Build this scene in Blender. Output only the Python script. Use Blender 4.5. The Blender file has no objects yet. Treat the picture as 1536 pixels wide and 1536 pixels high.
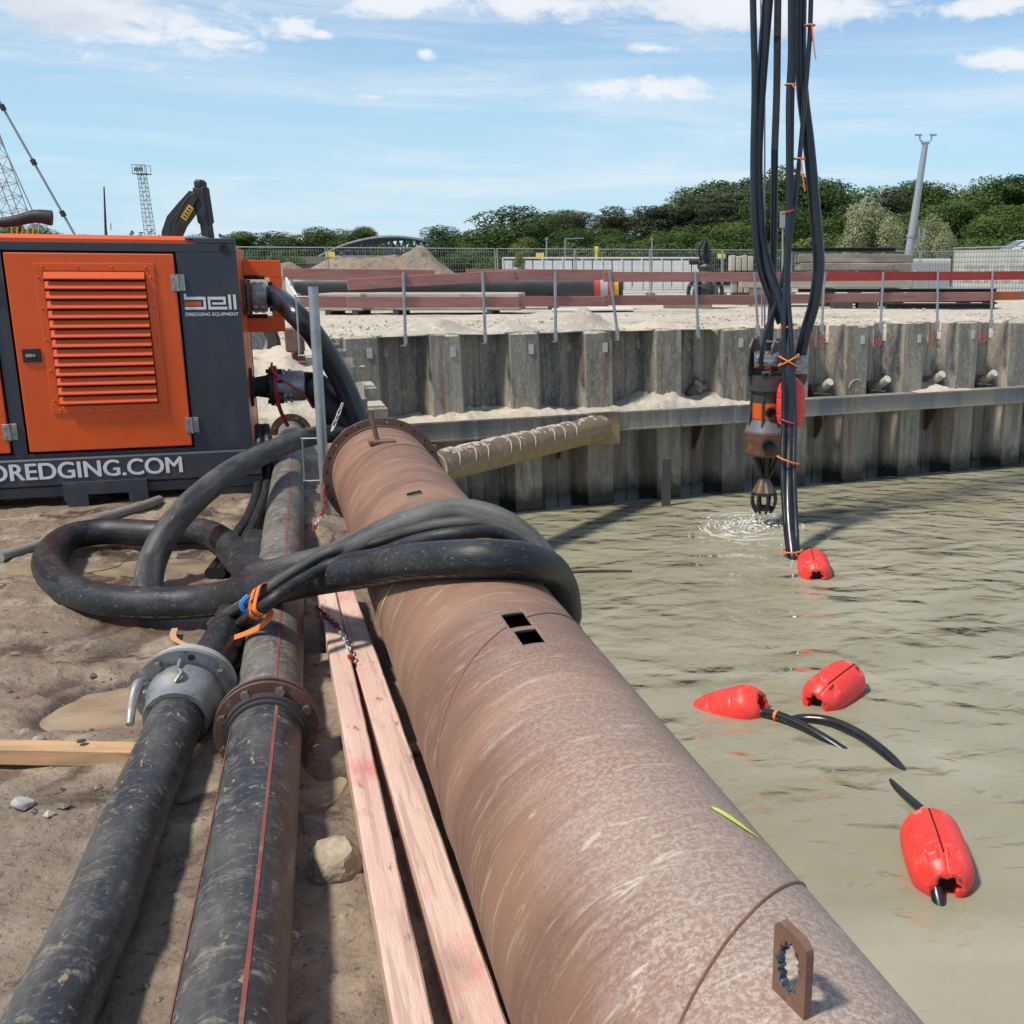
import bpy, bmesh, math, random
import numpy as np
from mathutils import Vector, Matrix
R = math.radians
rnd = random.Random(11)
sc = bpy.context.scene
COL = sc.collection

# ---------------------------------------------------------------- camera
EYE = 1.85                      # eye height above the trodden mud
PF, PCX, PCY, PH = 1540.0, 1000.0, 768.0, 405.0   # focal length, principal point and horizon row of the photo (px)
PITCH = math.atan((PCY - PH) / PF)
cd = bpy.data.cameras.new('camera'); cam = bpy.data.objects.new('camera', cd); COL.objects.link(cam)
cd.sensor_width = 36.0; cd.lens = 36.0 * PF / 1536.0
cd.shift_x = (768.0 - PCX) / 1536.0; cd.shift_y = 0.0
cd.clip_start = 0.05; cd.clip_end = 3000
cam.location = (0, 0, EYE); cam.rotation_euler = (math.pi / 2 - PITCH, 0, 0)
sc.camera = cam

# ---------------------------------------------------------------- light
SUN_EL = 58
SUN_DIR = Vector((-0.82, -0.57, 0)).normalized() * math.cos(R(SUN_EL)) + Vector((0, 0, math.sin(R(SUN_EL))))   # towards the sun
sd = bpy.data.lights.new('sun', 'SUN'); sun = bpy.data.objects.new('sun', sd); COL.objects.link(sun)
sd.energy = 3.6; sd.angle = R(6); sd.color = (1.0, 0.93, 0.82)
sun.rotation_euler = SUN_DIR.to_track_quat('Z', 'Y').to_euler(); sun.location = (-10, 5, 30)
SKY_STRENGTH = 0.115
sc.view_settings.view_transform = 'Standard'; sc.view_settings.look = 'None'
sc.view_settings.exposure = 0.38; sc.view_settings.gamma = 1.0

world = bpy.data.worlds.new('World'); sc.world = world; world.use_nodes = True
def build_world():
    nt = world.node_tree; nt.nodes.clear(); L = nt.links
    def N(t, **k):
        n = nt.nodes.new(t)
        for a, b in k.items(): setattr(n, a, b)
        return n
    def mth(op, a, b=None, c=None, clamp=False):
        n = N('ShaderNodeMath', operation=op, use_clamp=clamp)
        for i, v in enumerate((a, b, c)):
            if v is None: continue
            if isinstance(v, (int, float)): n.inputs[i].default_value = v
            else: L.new(v, n.inputs[i])
        return n.outputs[0]
    def rng(v, a, b, c=0.0, d=1.0):
        n = N('ShaderNodeMapRange', interpolation_type='SMOOTHSTEP'); L.new(v, n.inputs[0])
        for i, x in enumerate((a, b, c, d)): n.inputs[i + 1].default_value = x
        return n.outputs[0]
    def mix(f, a, b):
        n = N('ShaderNodeMix', data_type='RGBA')
        for s, v in ((0, f), (6, a), (7, b)):
            if isinstance(v, (int, float)): n.inputs[s].default_value = v
            elif isinstance(v, tuple): n.inputs[s].default_value = v
            else: L.new(v, n.inputs[s])
        return n.outputs[2]
    out = N('ShaderNodeOutputWorld'); bg = N('ShaderNodeBackground'); L.new(bg.outputs[0], out.inputs[0])
    sky = N('ShaderNodeTexSky', sky_type='NISHITA', sun_disc=False)
    sky.sun_elevation = R(SUN_EL); sky.sun_rotation = math.atan2(SUN_DIR.x, SUN_DIR.y)
    sky.air_density = 1.0; sky.dust_density = 0.1; sky.ozone_density = 2.6; sky.altitude = 0
    tc = N('ShaderNodeTexCoord'); d = tc.outputs['Generated']
    sep = N('ShaderNodeSeparateXYZ'); L.new(d, sep.inputs[0])
    z = sep.outputs[2]
    def noise(scale, st, det=8, rough=0.55, dist=0.0, off=(0, 0, 0)):
        mp = N('ShaderNodeMapping'); mp.inputs['Scale'].default_value = st; mp.inputs['Location'].default_value = off
        L.new(d, mp.inputs[0]); n = N('ShaderNodeTexNoise'); L.new(mp.outputs[0], n.inputs['Vector'])
        n.inputs['Scale'].default_value = scale; n.inputs['Detail'].default_value = det
        n.inputs['Roughness'].default_value = rough; n.inputs['Distortion'].default_value = dist
        return n.outputs[0]
    fine = noise(9.0, (1, 1, 2.0), 10, 0.62)
    # scattered cumulus, more of it higher up
    field = noise(2.3, (1, 1, 3.2), 9, 0.6, 0.3, (3.1, 0.4, 0.2))
    cover = rng(z, 0.18, 0.5, 0.70, 0.55)
    cum = mth('SUBTRACT', field, cover); cum = rng(cum, 0.0, 0.10)
    # the cumulus that stand in this part of the sky: (photo px, py, half widths px)
    blobs = [(110, 22, 170, 46), (190, 45, 60, 24), (1160, 14, 230, 34), (830, 4, 130, 22), (1080, 30, 90, 26), (590, 2, 80, 18), (900, 131, 55, 13),
             (1000, 134, 62, 15), (972, 72, 40, 9), (320, 51, 34, 8), (440, 44, 42, 18), (637, 80, 16, 9), (1500, 90, 70, 14), (480, 52, 24, 10), (1500, 6, 90, 14), (560, 146, 22, 5)]
    bsum = None
    cp, sp = math.cos(PITCH), math.sin(PITCH)
    for (px, py, wx, wy) in blobs:
        a, b = (px - PCX) / PF, (PCY - py) / PF
        v = Vector((a, cp + b * sp, -sp + b * cp)).normalized()
        sub = N('ShaderNodeVectorMath', operation='SUBTRACT'); L.new(d, sub.inputs[0]); sub.inputs[1].default_value = v
        ml = N('ShaderNodeVectorMath', operation='MULTIPLY'); L.new(sub.outputs[0], ml.inputs[0])
        ml.inputs[1].default_value = (PF / wx, PF / wx * .3, PF / wy)
        ln = N('ShaderNodeVectorMath', operation='LENGTH'); L.new(ml.outputs[0], ln.inputs[0])
        k = mth('SUBTRACT', 1.0, ln.outputs['Value'])
        bsum = k if bsum is None else mth('MAXIMUM', bsum, k)
    mid = noise(22.0, (1, 1, 2.2), 9, 0.65, 0.4, (7, 2, 1))
    nn = mth('ADD', mth('MULTIPLY_ADD', fine, 2.4, -1.2), mth('MULTIPLY_ADD', mid, 2.6, -1.3))
    bl = rng(mth('ADD', bsum, nn), -0.15, 0.62)
    # thin high streaks
    cir = noise(2.0, (1.0, 1.0, 11.0), 8, 0.62, 0.5, (1.3, 5.2, 0))
    cir = mth('MULTIPLY', rng(cir, 0.43, 0.72), 0.60)
    haze = rng(z, 0.0, 0.30, 0.90, 0.0)
    white = (5.7, 6.0, 6.4, 1)
    grey = (3.6, 4.1, 5.0, 1)
    pale = (2.95, 4.75, 6.0, 1)
    c = mix(haze, sky.outputs[0], pale)
    c = mix(cir, c, white)
    under = rng(noise(4.0, (1, 1, 4.0), 6, 0.5, 0, (4.4, 8.8, 0.35)), 0.5, 0.68)
    body = mix(mth('MULTIPLY', under, 0.85), white, grey)
    c = mix(mth('MAXIMUM', cum, bl), c, body)
    L.new(c, bg.inputs[0]); bg.inputs[1].default_value = SKY_STRENGTH
build_world()

# ---------------------------------------------------------------- photo pixel -> direction, point on a height / depth / cylinder
CAMP = Vector((0, 0, EYE))
def ray(px, py):
    a, b = (px - PCX) / PF, (PCY - py) / PF
    return Vector((a, math.cos(PITCH) + b * math.sin(PITCH), -math.sin(PITCH) + b * math.cos(PITCH)))
def G(px, py, z=0.0):
    d = ray(px, py); return CAMP + d * ((z - EYE) / d.z)
def GY(px, py, Y):
    d = ray(px, py); return CAMP + d * (Y / d.y)
def GP(px, py, o, n):
    d = ray(px, py); return CAMP + d * ((Vector(o) - CAMP).dot(n) / d.dot(n))

# ---------------------------------------------------------------- numpy value noise
def _h(ix, iy, s):
    v = np.sin(ix * 127.1 + iy * 311.7 + s * 74.7) * 43758.5453
    return v - np.floor(v)
def vnoise(x, y, s=0):
    x = np.asarray(x, float); y = np.asarray(y, float)
    ix, iy = np.floor(x), np.floor(y); fx, fy = x - ix, y - iy
    fx = fx * fx * (3 - 2 * fx); fy = fy * fy * (3 - 2 * fy)
    a = _h(ix, iy, s) * (1 - fx) + _h(ix + 1, iy, s) * fx
    b = _h(ix, iy + 1, s) * (1 - fx) + _h(ix + 1, iy + 1, s) * fx
    return (a * (1 - fy) + b * fy) * 2 - 1
def fbm(x, y, o=4, s=0, g=0.5):
    t, a, n = 0, 1.0, 0
    for i in range(o):
        t = t + a * vnoise(x * 2 ** i + i * 17.3, y * 2 ** i - i * 9.1, s + i); n += a; a *= g
    return t / n
def sstep(x, a, b):
    t = np.clip((np.asarray(x, float) - a) / (b - a), 0, 1); return t * t * (3 - 2 * t)

# ---------------------------------------------------------------- mesh builder
def cr(pts, n=8, closed=False):
    """Catmull-Rom through pts"""
    P = [Vector(p) for p in pts]; out = []
    m = len(P)
    for i in range(m if closed else m - 1):
        p1, p2 = P[i], P[(i + 1) % m]
        p0 = P[(i - 1) % m] if (closed or i > 0) else p1 * 2 - p2
        p3 = P[(i + 2) % m] if (closed or i < m - 2) else p2 * 2 - p1
        for k in range(n):
            t = k / n; t2, t3 = t * t, t * t * t
            out.append(0.5 * ((2 * p1) + (p2 - p0) * t + (2 * p0 - 5 * p1 + 4 * p2 - p3) * t2 + (3 * p1 - p0 - 3 * p2 + p3) * t3))
    if not closed: out.append(P[-1].copy())
    return out
def frame(z, ref=None):
    z = Vector(z).normalized()
    ref = Vector(ref) if ref is not None else (Vector((0, 0, 1)) if abs(z.z) < 0.95 else Vector((1, 0, 0)))
    x = ref.cross(z).normalized(); y = z.cross(x)
    return Matrix((x, y, z)).transposed()      # columns x,y,z
class MB:
    def __init__(s): s.v = []; s.f = []; s.uv = None
    def add(s, vs, fs, T=None, o=None):
        k = len(s.v)
        for p in vs:
            p = Vector(p)
            if T is not None: p = T @ p
            if o is not None: p = p + Vector(o)
            s.v.append(tuple(p))
        s.f += [tuple(i + k for i in f) for f in fs]
        return s
    def box(s, c, d, T=None, b=0.0):
        x, y, z = d[0] / 2, d[1] / 2, d[2] / 2
        if b <= 0:
            vs = [(-x, -y, -z), (x, -y, -z), (x, y, -z), (-x, y, -z), (-x, -y, z), (x, -y, z), (x, y, z), (-x, y, z)]
            fs = [(0, 3, 2, 1), (4, 5, 6, 7), (0, 1, 5, 4), (1, 2, 6, 5), (2, 3, 7, 6), (3, 0, 4, 7)]
            return s.add(vs, fs, T, c)
        b = min(b, x * .9, y * .9, z * .9)
        vs = []; idx = {}
        for sx in (-1, 1):
            for sy in (-1, 1):
                for sz in (-1, 1):
                    for a in range(3):
                        p = [sx * (x - b), sy * (y - b), sz * (z - b)]
                        p[a] = (sx, sy, sz)[a] * (x, y, z)[a]
                        idx[(sx, sy, sz, a)] = len(vs); vs.append(p)
        fs = []
        for a in range(3):
            o1, o2 = (a + 1) % 3, (a + 2) % 3
            for sg in (-1, 1):
                q = []
                for (p1, p2) in ((-1, -1), (1, -1), (1, 1), (-1, 1)):
                    k = [0, 0, 0]; k[a] = sg; k[o1] = p1; k[o2] = p2; q.append(idx[(k[0], k[1], k[2], a)])
                fs.append(tuple(q if sg > 0 else q[::-1]))
        for a in range(3):
            o1, o2 = (a + 1) % 3, (a + 2) % 3
            for p1 in (-1, 1):
                for p2 in (-1, 1):
                    k0 = [0, 0, 0]; k0[o1] = p1; k0[o2] = p2; k1 = k0[:]; k0[a] = -1; k1[a] = 1
                    q = (idx[(*k0, o1)], idx[(*k1, o1)], idx[(*k1, o2)], idx[(*k0, o2)])
                    fs.append(q if p1 * p2 > 0 else q[::-1])
        for sx in (-1, 1):
            for sy in (-1, 1):
                for sz in (-1, 1):
                    q = tuple(idx[(sx, sy, sz, a)] for a in range(3)); fs.append(q if sx * sy * sz > 0 else q[::-1])
        return s.add(vs, fs, T, c)
    def bar(s, a, b, w, h, b_=0.0, up=None):
        a, b = Vector(a), Vector(b); T = frame(b - a, up)
        return s.box((a + b) / 2, (w, h, (b - a).length), T, b_)
    def tube(s, path, r, n=12, cap=True, uv=False, closed=False, squash=None):
        P = [Vector(p) for p in path]; m = len(P)
        rr = r if callable(r) else (lambda t: r)
        k0 = len(s.v); T0 = None; nrm = None; ln = 0.0; lens = []
        for i in range(m):
            if closed: t = (P[(i + 1) % m] - P[i - 1]).normalized()
            else: t = (P[min(i + 1, m - 1)] - P[max(i - 1, 0)]).normalized()
            if nrm is None:
                nrm = Vector((0, 0, 1)).cross(t)
                if nrm.length < 1e-3: nrm = Vector((1, 0, 0)).cross(t)
                nrm.normalize()
            else:
                nrm = (nrm - t * nrm.dot(t)).normalized()
            bn = t.cross(nrm)
            if i: ln += (P[i] - P[i - 1]).length
            lens.append(ln); rad = rr(i / (m - 1))
            for j in range(n):
                a = 2 * math.pi * j / n
                s.v.append(tuple(P[i] + nrm * (rad * math.cos(a)) + bn * (rad * math.sin(a))))
        if uv and s.uv is None: s.uv = {}
        for i in range(m if closed else m - 1):
            i2 = (i + 1) % m
            for j in range(n):
                j2 = (j + 1) % n
                if uv: s.uv[len(s.f)] = ((j / n, lens[i]), ((j + 1) / n, lens[i]), ((j + 1) / n, lens[i2]), (j / n, lens[i2]))
                s.f.append((k0 + i * n + j, k0 + i * n + j2, k0 + i2 * n + j2, k0 + i2 * n + j))
        if cap and not closed:
            s.f.append(tuple(k0 + j for j in range(n))[::-1]); s.f.append(tuple(k0 + (m - 1) * n + j for j in range(n)))
        return s
    def rod(s, a, b, r, n=10, r2=None):
        if r2 is None: return s.tube([a, b], r, n)
        return s.tube([a, b], lambda t: r + (r2 - r) * t, n)
    def lathe(s, prof, o=(0, 0, 0), axis=(0, 0, 1), n=24, cap=False, ref=None):
        T = frame(axis, ref); o = Vector(o); k = len(s.v)
        for (r, z) in prof:
            for j in range(n):
                a = 2 * math.pi * j / n
                s.v.append(tuple(o + T @ Vector((r * math.cos(a), r * math.sin(a), z))))
        m = len(prof)
        for i in range(m - 1):
            for j in range(n):
                j2 = (j + 1) % n
                s.f.append((k + i * n + j, k + i * n + j2, k + (i + 1) * n + j2, k + (i + 1) * n + j))
        if cap:
            s.f.append(tuple(k + j for j in range(n))[::-1]); s.f.append(tuple(k + (m - 1) * n + j for j in range(n)))
        return s
    def ring(s, o, axis, r0, r1, t, n=32, ref=None):
        """flat annulus of thickness t centred on o"""
        h = t / 2
        return s.lathe([(r0, -h), (r1, -h), (r1, h), (r0, h), (r0, -h)], o, axis, n, ref=ref)
    def prism(s, poly, t, T=None, o=None):
        n = len(poly)
        vs = [(x, y, -t / 2) for x, y in poly] + [(x, y, t / 2) for x, y in poly]
        fs = [tuple(range(n))[::-1], tuple(range(n, 2 * n))] + [(i, (i + 1) % n, n + (i + 1) % n, n + i) for i in range(n)]
        return s.add(vs, fs, T, o)
    def sweep(s, prof, a, b, T=None):
        """2D profile (list of x,y) extruded from a to b; frame x,y from T or frame(b-a)"""
        a, b = Vector(a), Vector(b); T = T or frame(b - a); n = len(prof)
        vs = [a + T @ Vector((x, y, 0)) for x, y in prof] + [b + T @ Vector((x, y, 0)) for x, y in prof]
        fs = [tuple(range(n))[::-1], tuple(range(n, 2 * n))] + [(i, (i + 1) % n, n + (i + 1) % n, n + i) for i in range(n)]
        return s.add(vs, fs)

WL = {}
def wloc(o): return WL.get(o.name, Vector((0, 0, 0)))
def _props(o, label, cat, group, kind):
    if label: o['label'] = label
    if cat: o['category'] = cat
    if group: o['group'] = group
    if kind: o['kind'] = kind
def thing(name, label, cat, loc=(0, 0, 0), rot=None, group=None):
    o = bpy.data.objects.new(name, None); COL.objects.link(o); o.location = loc; o.empty_display_size = 0.1
    if rot is not None: o.rotation_euler = rot
    WL[o.name] = Vector(loc); _props(o, label, cat, group, None); return o
def mesh_of(name, mb, off=None, smooth=False, ang=None):
    me = bpy.data.meshes.new(name)
    if off is not None: vs = [(x - off.x, y - off.y, z - off.z) for x, y, z in mb.v]
    else: vs = mb.v
    me.from_pydata(vs, [], mb.f)
    if mb.uv:
        ul = me.uv_layers.new(name='UVMap'); dat = np.zeros(len(me.loops) * 2, 'f')
        for i, p in enumerate(me.polygons):
            q = mb.uv.get(i)
            if q:
                for k, li in enumerate(p.loop_indices): dat[li * 2:li * 2 + 2] = q[k]
        ul.data.foreach_set('uv', dat)
    if smooth:
        me.polygons.foreach_set('use_smooth', [True] * len(me.polygons))
        me.update()
        try: me.set_sharp_from_angle(angle=R(ang or 40))
        except Exception: pass
    me.update(); return me
def add(name, mb, mt, parent=None, label=None, cat=None, group=None, kind=None, smooth=False, local=False, ang=None):
    """one mesh object; coordinates are world metres unless local"""
    if local: off = Vector((0, 0, 0))
    elif parent is not None: off = wloc(parent)
    else:
        a = np.array(mb.v); off = Vector(((a[:, 0].min() + a[:, 0].max()) / 2, (a[:, 1].min() + a[:, 1].max()) / 2, a[:, 2].min()))
    me = mesh_of(name, mb, off, smooth, ang)
    o = bpy.data.objects.new(name, me); COL.objects.link(o)
    if mt is not None: me.materials.append(mt)
    if parent is not None: o.parent = parent; WL[o.name] = off.copy()
    elif not local: o.location = off; WL[o.name] = off.copy()
    _props(o, label, cat, group, kind); return o
def share(name, me, parent, loc=(0, 0, 0), rot=None, scale=None):
    o = bpy.data.objects.new(name, me); COL.objects.link(o); o.parent = parent; o.location = loc
    if rot is not None: o.rotation_euler = rot
    if scale is not None: o.scale = scale
    return o
def copy_tree(o, parent=None):
    c = o.copy(); COL.objects.link(c); c.parent = parent
    for ch in list(o.children): copy_tree(ch, c)
    return c
def text_mesh(body, size, depth=0.002, bold=0.0, align='LEFT', sx=1.0):
    cu = bpy.data.curves.new('t', 'FONT'); cu.body = body; cu.size = size; cu.extrude = depth; cu.offset = bold; cu.align_x = align
    o = bpy.data.objects.new('t', cu); COL.objects.link(o)
    bpy.context.view_layer.update()
    me = bpy.data.meshes.new_from_object(o.evaluated_get(bpy.context.evaluated_depsgraph_get()))
    bpy.data.objects.remove(o); bpy.data.curves.remove(cu)
    mb = MB(); mb.v = [(v.co.x * sx, v.co.y, v.co.z) for v in me.vertices]; mb.f = [tuple(p.vertices) for p in me.polygons]
    bpy.data.meshes.remove(me); return mb
def xform(mb, T, o=(0, 0, 0)):
    o = Vector(o); mb.v = [tuple(T @ Vector(p) + o) for p in mb.v]; return mb
# ---------------------------------------------------------------- materials
MATS = {}
def mat(name, base, var=None, vs=4.0, layers=(), rough=0.7, rvar=0.12, bump=0.15, bs=30.0, metal=0.0, coord='P', st=(1, 1, 1), spec=0.5, det=6, bdist=0.02, coat=0.0, sat_rand=0.0):
    if name in MATS: return MATS[name]
    m = bpy.data.materials.new(name); m.use_nodes = True; MATS[name] = m
    nt = m.node_tree; L = nt.links; b = nt.nodes['Principled BSDF']
    def N(t, **k):
        n = nt.nodes.new(t)
        for a, c in k.items(): setattr(n, a, c)
        return n
    if coord == 'P': src = N('ShaderNodeNewGeometry').outputs['Position']
    elif coord == 'U': src = N('ShaderNodeTexCoord').outputs['UV']
    else: src = N('ShaderNodeTexCoord').outputs['Object']
    def vec(s):
        mp = N('ShaderNodeMapping'); mp.inputs['Scale'].default_value = s; L.new(src, mp.inputs[0]); return mp.outputs[0]
    def noise(scale, s=(1, 1, 1), det=6, rg=0.6, dist=0.0):
        n = N('ShaderNodeTexNoise'); L.new(vec(s), n.inputs['Vector']); n.inputs['Scale'].default_value = scale
        n.inputs['Detail'].default_value = det; n.inputs['Roughness'].default_value = rg; n.inputs['Distortion'].default_value = dist
        return n.outputs[0]
    def rng(v, a, c, o0=0.0, o1=1.0):
        n = N('ShaderNodeMapRange'); L.new(v, n.inputs[0])
        for i, x in enumerate((a, c, o0, o1)): n.inputs[i + 1].default_value = x
        return n.outputs[0]
    def mixc(f, a, c):
        n = N('ShaderNodeMix', data_type='RGBA')
        if isinstance(f, float): n.inputs[0].default_value = f
        else: L.new(f, n.inputs[0])
        for s, v in ((6, a), (7, c)):
            if isinstance(v, tuple): n.inputs[s].default_value = (*v, 1) if len(v) == 3 else v
            else: L.new(v, n.inputs[s])
        return n.outputs[2]
    def mul(a, c):
        n = N('ShaderNodeMath', operation='MULTIPLY', use_clamp=True); L.new(a, n.inputs[0])
        if isinstance(c, float): n.inputs[1].default_value = c
        else: L.new(c, n.inputs[1])
        return n.outputs[0]
    c = base
    n0 = noise(vs, st, det)
    if var is not None: c = mixc(rng(n0, 0.32, 0.68), base, var)
    rv = rng(n0, 0.3, 0.7, max(0.02, rough - rvar), min(1, rough + rvar))
    hsum = None
    for ly in layers:
        f = rng(noise(ly.get('s', 5), ly.get('st', st), ly.get('d', 8), ly.get('r', 0.62), ly.get('dist', 0.0)), ly['lo'], ly['hi'])
        if 'gate' in ly:
            ax, g0, g1 = ly['gate']; sp = N('ShaderNodeSeparateXYZ'); L.new(src, sp.inputs[0])
            gz = sp.outputs['XYZ'.index(ax)]
            if ly.get('gn'):
                ad = N('ShaderNodeMath', operation='MULTIPLY_ADD'); L.new(noise(ly.get('gs', 2.0), (1, 1, 1)), ad.inputs[0]); ad.inputs[1].default_value = ly['gn']; L.new(gz, ad.inputs[2]); gz = ad.outputs[0]
            f = mul(f, rng(gz, g0, g1))
        if 'gate2' in ly:
            ax, g0, g1 = ly['gate2']; sp = N('ShaderNodeSeparateXYZ'); L.new(src, sp.inputs[0])
            ad = N('ShaderNodeMath', operation='MULTIPLY_ADD'); L.new(noise(3.0, (0.6, 7, 1), 8, 0.75, 0.4), ad.inputs[0]); ad.inputs[1].default_value = ly.get('g2n', 0.5); L.new(sp.outputs['XYZ'.index(ax)], ad.inputs[2])
            f = mul(f, rng(ad.outputs[0], g0, g1))
        if 'amt' in ly: f = mul(f, ly['amt'])
        c = mixc(f, c, ly['c'])
        if 'rough' in ly:
            n = N('ShaderNodeMix', data_type='FLOAT'); L.new(f, n.inputs[0]); L.new(rv, n.inputs[2]); n.inputs[3].default_value = ly['rough']; rv = n.outputs[0]
        if 'h' in ly:
            hh = mul(f, ly['h']); 
            if hsum is None: hsum = hh
            else:
                n = N('ShaderNodeMath', operation='ADD'); L.new(hsum, n.inputs[0]); L.new(hh, n.inputs[1]); hsum = n.outputs[0]
    if sat_rand:
        oi = N('ShaderNodeObjectInfo'); hs = N('ShaderNodeHueSaturation')
        L.new(rng(oi.outputs['Random'], 0, 1, 1 - sat_rand, 1 + sat_rand), hs.inputs['Value'])
        if isinstance(c, tuple): hs.inputs['Color'].default_value = (*c, 1)
        else: L.new(c, hs.inputs['Color'])
        c = hs.outputs[0]
    if isinstance(c, tuple): b.inputs['Base Color'].default_value = (*c, 1)
    else: L.new(c, b.inputs['Base Color'])
    L.new(rv, b.inputs['Roughness']); b.inputs['Metallic'].default_value = metal
    b.inputs['Specular IOR Level'].default_value = spec
    if coat: b.inputs['Coat Weight'].default_value = coat; b.inputs['Coat Roughness'].default_value = 0.15
    if bump > 0:
        bn = N('ShaderNodeBump'); bn.inputs['Strength'].default_value = min(1.0, bump); bn.inputs['Distance'].default_value = bdist
        h = noise(bs, st, 8, 0.65)
        if hsum is not None:
            n = N('ShaderNodeMath', operation='ADD'); L.new(h, n.inputs[0]); L.new(hsum, n.inputs[1]); h = n.outputs[0]
        L.new(h, bn.inputs['Height']); L.new(bn.outputs[0], b.inputs['Normal'])
    return m

MUDC = (0.17, 0.125, 0.085)
DUST = (0.33, 0.28, 0.21)
m_mud = mat('mud', (0.25, 0.19, 0.135), (0.17, 0.125, 0.088), 1.3, [
    dict(c=(0.32, 0.25, 0.178), s=2.6, lo=0.50, hi=0.62, rough=0.85),
    dict(c=(0.085, 0.060, 0.042), s=1.9, lo=0.54, hi=0.62, rough=0.16, dist=0.9),
    dict(c=(0.40, 0.325, 0.235), s=11, lo=0.56, hi=0.68, amt=0.7, h=0.5),
    dict(c=(0.06, 0.043, 0.031), s=34, lo=0.58, hi=0.66, amt=0.75),
    dict(c=(0.075, 0.052, 0.036), s=3.0, lo=0.1, hi=0.2, gate=('Z', -0.004, -0.024), rough=0.15, amt=0.85),
    dict(c=(0.52, 0.46, 0.36), s=3.0, lo=0.25, hi=0.42, gate=('Z', 0.30, 0.50), gn=0.3, rough=0.9)],
    rough=0.52, rvar=0.25, bump=0.8, bs=15, bdist=0.03)
m_sand = mat('sand', (0.56, 0.50, 0.40), (0.44, 0.39, 0.30), 2.0, [
    dict(c=(0.36, 0.33, 0.28), s=0.35, lo=0.48, hi=0.66), dict(c=(0.66, 0.61, 0.51), s=5, lo=0.55, hi=0.7),
    dict(c=(0.25, 0.22, 0.18), s=40, lo=0.62, hi=0.72, amt=0.7)], rough=0.9, rvar=0.05, bump=0.8, bs=22, bdist=0.03)
m_yard = mat('yard_ground', (0.53, 0.475, 0.375), (0.43, 0.385, 0.30), 1.1, [
    dict(c=(0.30, 0.27, 0.225), s=0.22, lo=0.52, hi=0.66), dict(c=(0.62, 0.57, 0.47), s=4, lo=0.55, hi=0.7),
    dict(c=(0.24, 0.21, 0.17), s=7, lo=0.56, hi=0.68, amt=0.75, h=.6), dict(c=(0.70, 0.65, 0.54), s=16, lo=0.58, hi=0.66, amt=0.8), dict(c=(0.085, 0.095, 0.045), s=0.3, lo=0.2, hi=0.4, gate=('Y', 52, 75))],
    rough=0.92, rvar=0.05, bump=0.8, bs=9, bdist=0.05)
m_dirt = mat('dirt_mound', (0.23, 0.165, 0.115), (0.31, 0.235, 0.17), 1.2, [dict(c=(0.14, 0.10, 0.07), s=3, lo=0.5, hi=0.65)], rough=0.9, bump=0.9, bs=8, bdist=0.08)
# rust-brown pipe: UV x = arc length, y = length along the pipe
m_pipe = mat('rusty_pipe', (0.225, 0.118, 0.076), (0.155, 0.083, 0.057), 2.2, [
    dict(c=(0.31, 0.175, 0.113), s=1.1, lo=0.45, hi=0.70, st=(0.5, 1.6, 1)),
    dict(c=(0.17, 0.088, 0.06), s=2.6, lo=0.56, hi=0.74, st=(0.5, 2.4, 1)),
    dict(c=(0.44, 0.325, 0.235), s=5.0, lo=0.545, hi=0.66, st=(0.6, 5.5, 1), d=12, r=0.75, amt=0.6, dist=0.5),
    dict(c=(0.52, 0.42, 0.32), s=9.0, lo=0.61, hi=0.68, st=(0.55, 4.0, 1), d=12, r=0.75, amt=0.6, dist=0.8),
    dict(c=(0.33, 0.25, 0.205), s=1.6, lo=0.26, hi=0.52, st=(0.8, 1.2, 1), gate=('Y', 4.4, 1.6), gn=1.2, gs=3.0, amt=0.85, gate2=('X', -0.06, 0.16)),
    dict(c=(0.52, 0.44, 0.38), s=70, lo=0.46, hi=0.58, st=(1, 1, 1), d=10, r=0.75, gate=('Y', 4.6, 1.8), gn=1.5, gs=4.0, amt=0.8, h=0.25, gate2=('X', -0.06, 0.16)), dict(c=(0.22, 0.135, 0.10), s=95, lo=0.55, hi=0.63, d=6, gate=('Y', 4.6, 2.0), amt=0.7),
    dict(c=(0.63, 0.55, 0.45), s=7.0, lo=0.56, hi=0.62, st=(0.7, 2.6, 1), d=12, r=0.8, gate=('Y', 4.4, 1.8), gn=1.6, gs=3.0, dist=0.7, amt=0.75, h=0.4, gate2=('X', -0.10, 0.02)),
    dict(c=(0.10, 0.055, 0.04), s=70, lo=0.60, hi=0.70, amt=0.7)],
    rough=0.66, rvar=0.14, bump=0.35, bs=60, coord='U', bdist=0.006, spec=0.35)
m_rust = mat('dark_rust', (0.085, 0.045, 0.034), (0.15, 0.078, 0.052), 9, [dict(c=(0.27, 0.2, 0.15), s=30, lo=0.6, hi=0.7, amt=0.6)], rough=0.7, bump=0.4, bs=60, bdist=0.006)
m_rustplate = mat('rust_plate', (0.14, 0.072, 0.046), (0.21, 0.115, 0.07), 12, [dict(c=(0.09, 0.06, 0.05), s=18, lo=0.55, hi=0.7), dict(c=(0.34, 0.26, 0.2), s=50, lo=0.6, hi=0.7, amt=0.6)], rough=0.55, bump=0.35, bs=80, bdist=0.004)
m_cut = mat('torch_cut_steel', (0.16, 0.19, 0.22), (0.07, 0.08, 0.095), 60, rough=0.35, metal=0.7, bump=0.6, bs=90, bdist=0.006)
m_bareedge = mat('scraped_steel', (0.36, 0.32, 0.29), (0.2, 0.16, 0.14), 40, rough=0.5, metal=0.3, bump=0.3, bs=90, bdist=0.004)
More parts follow.
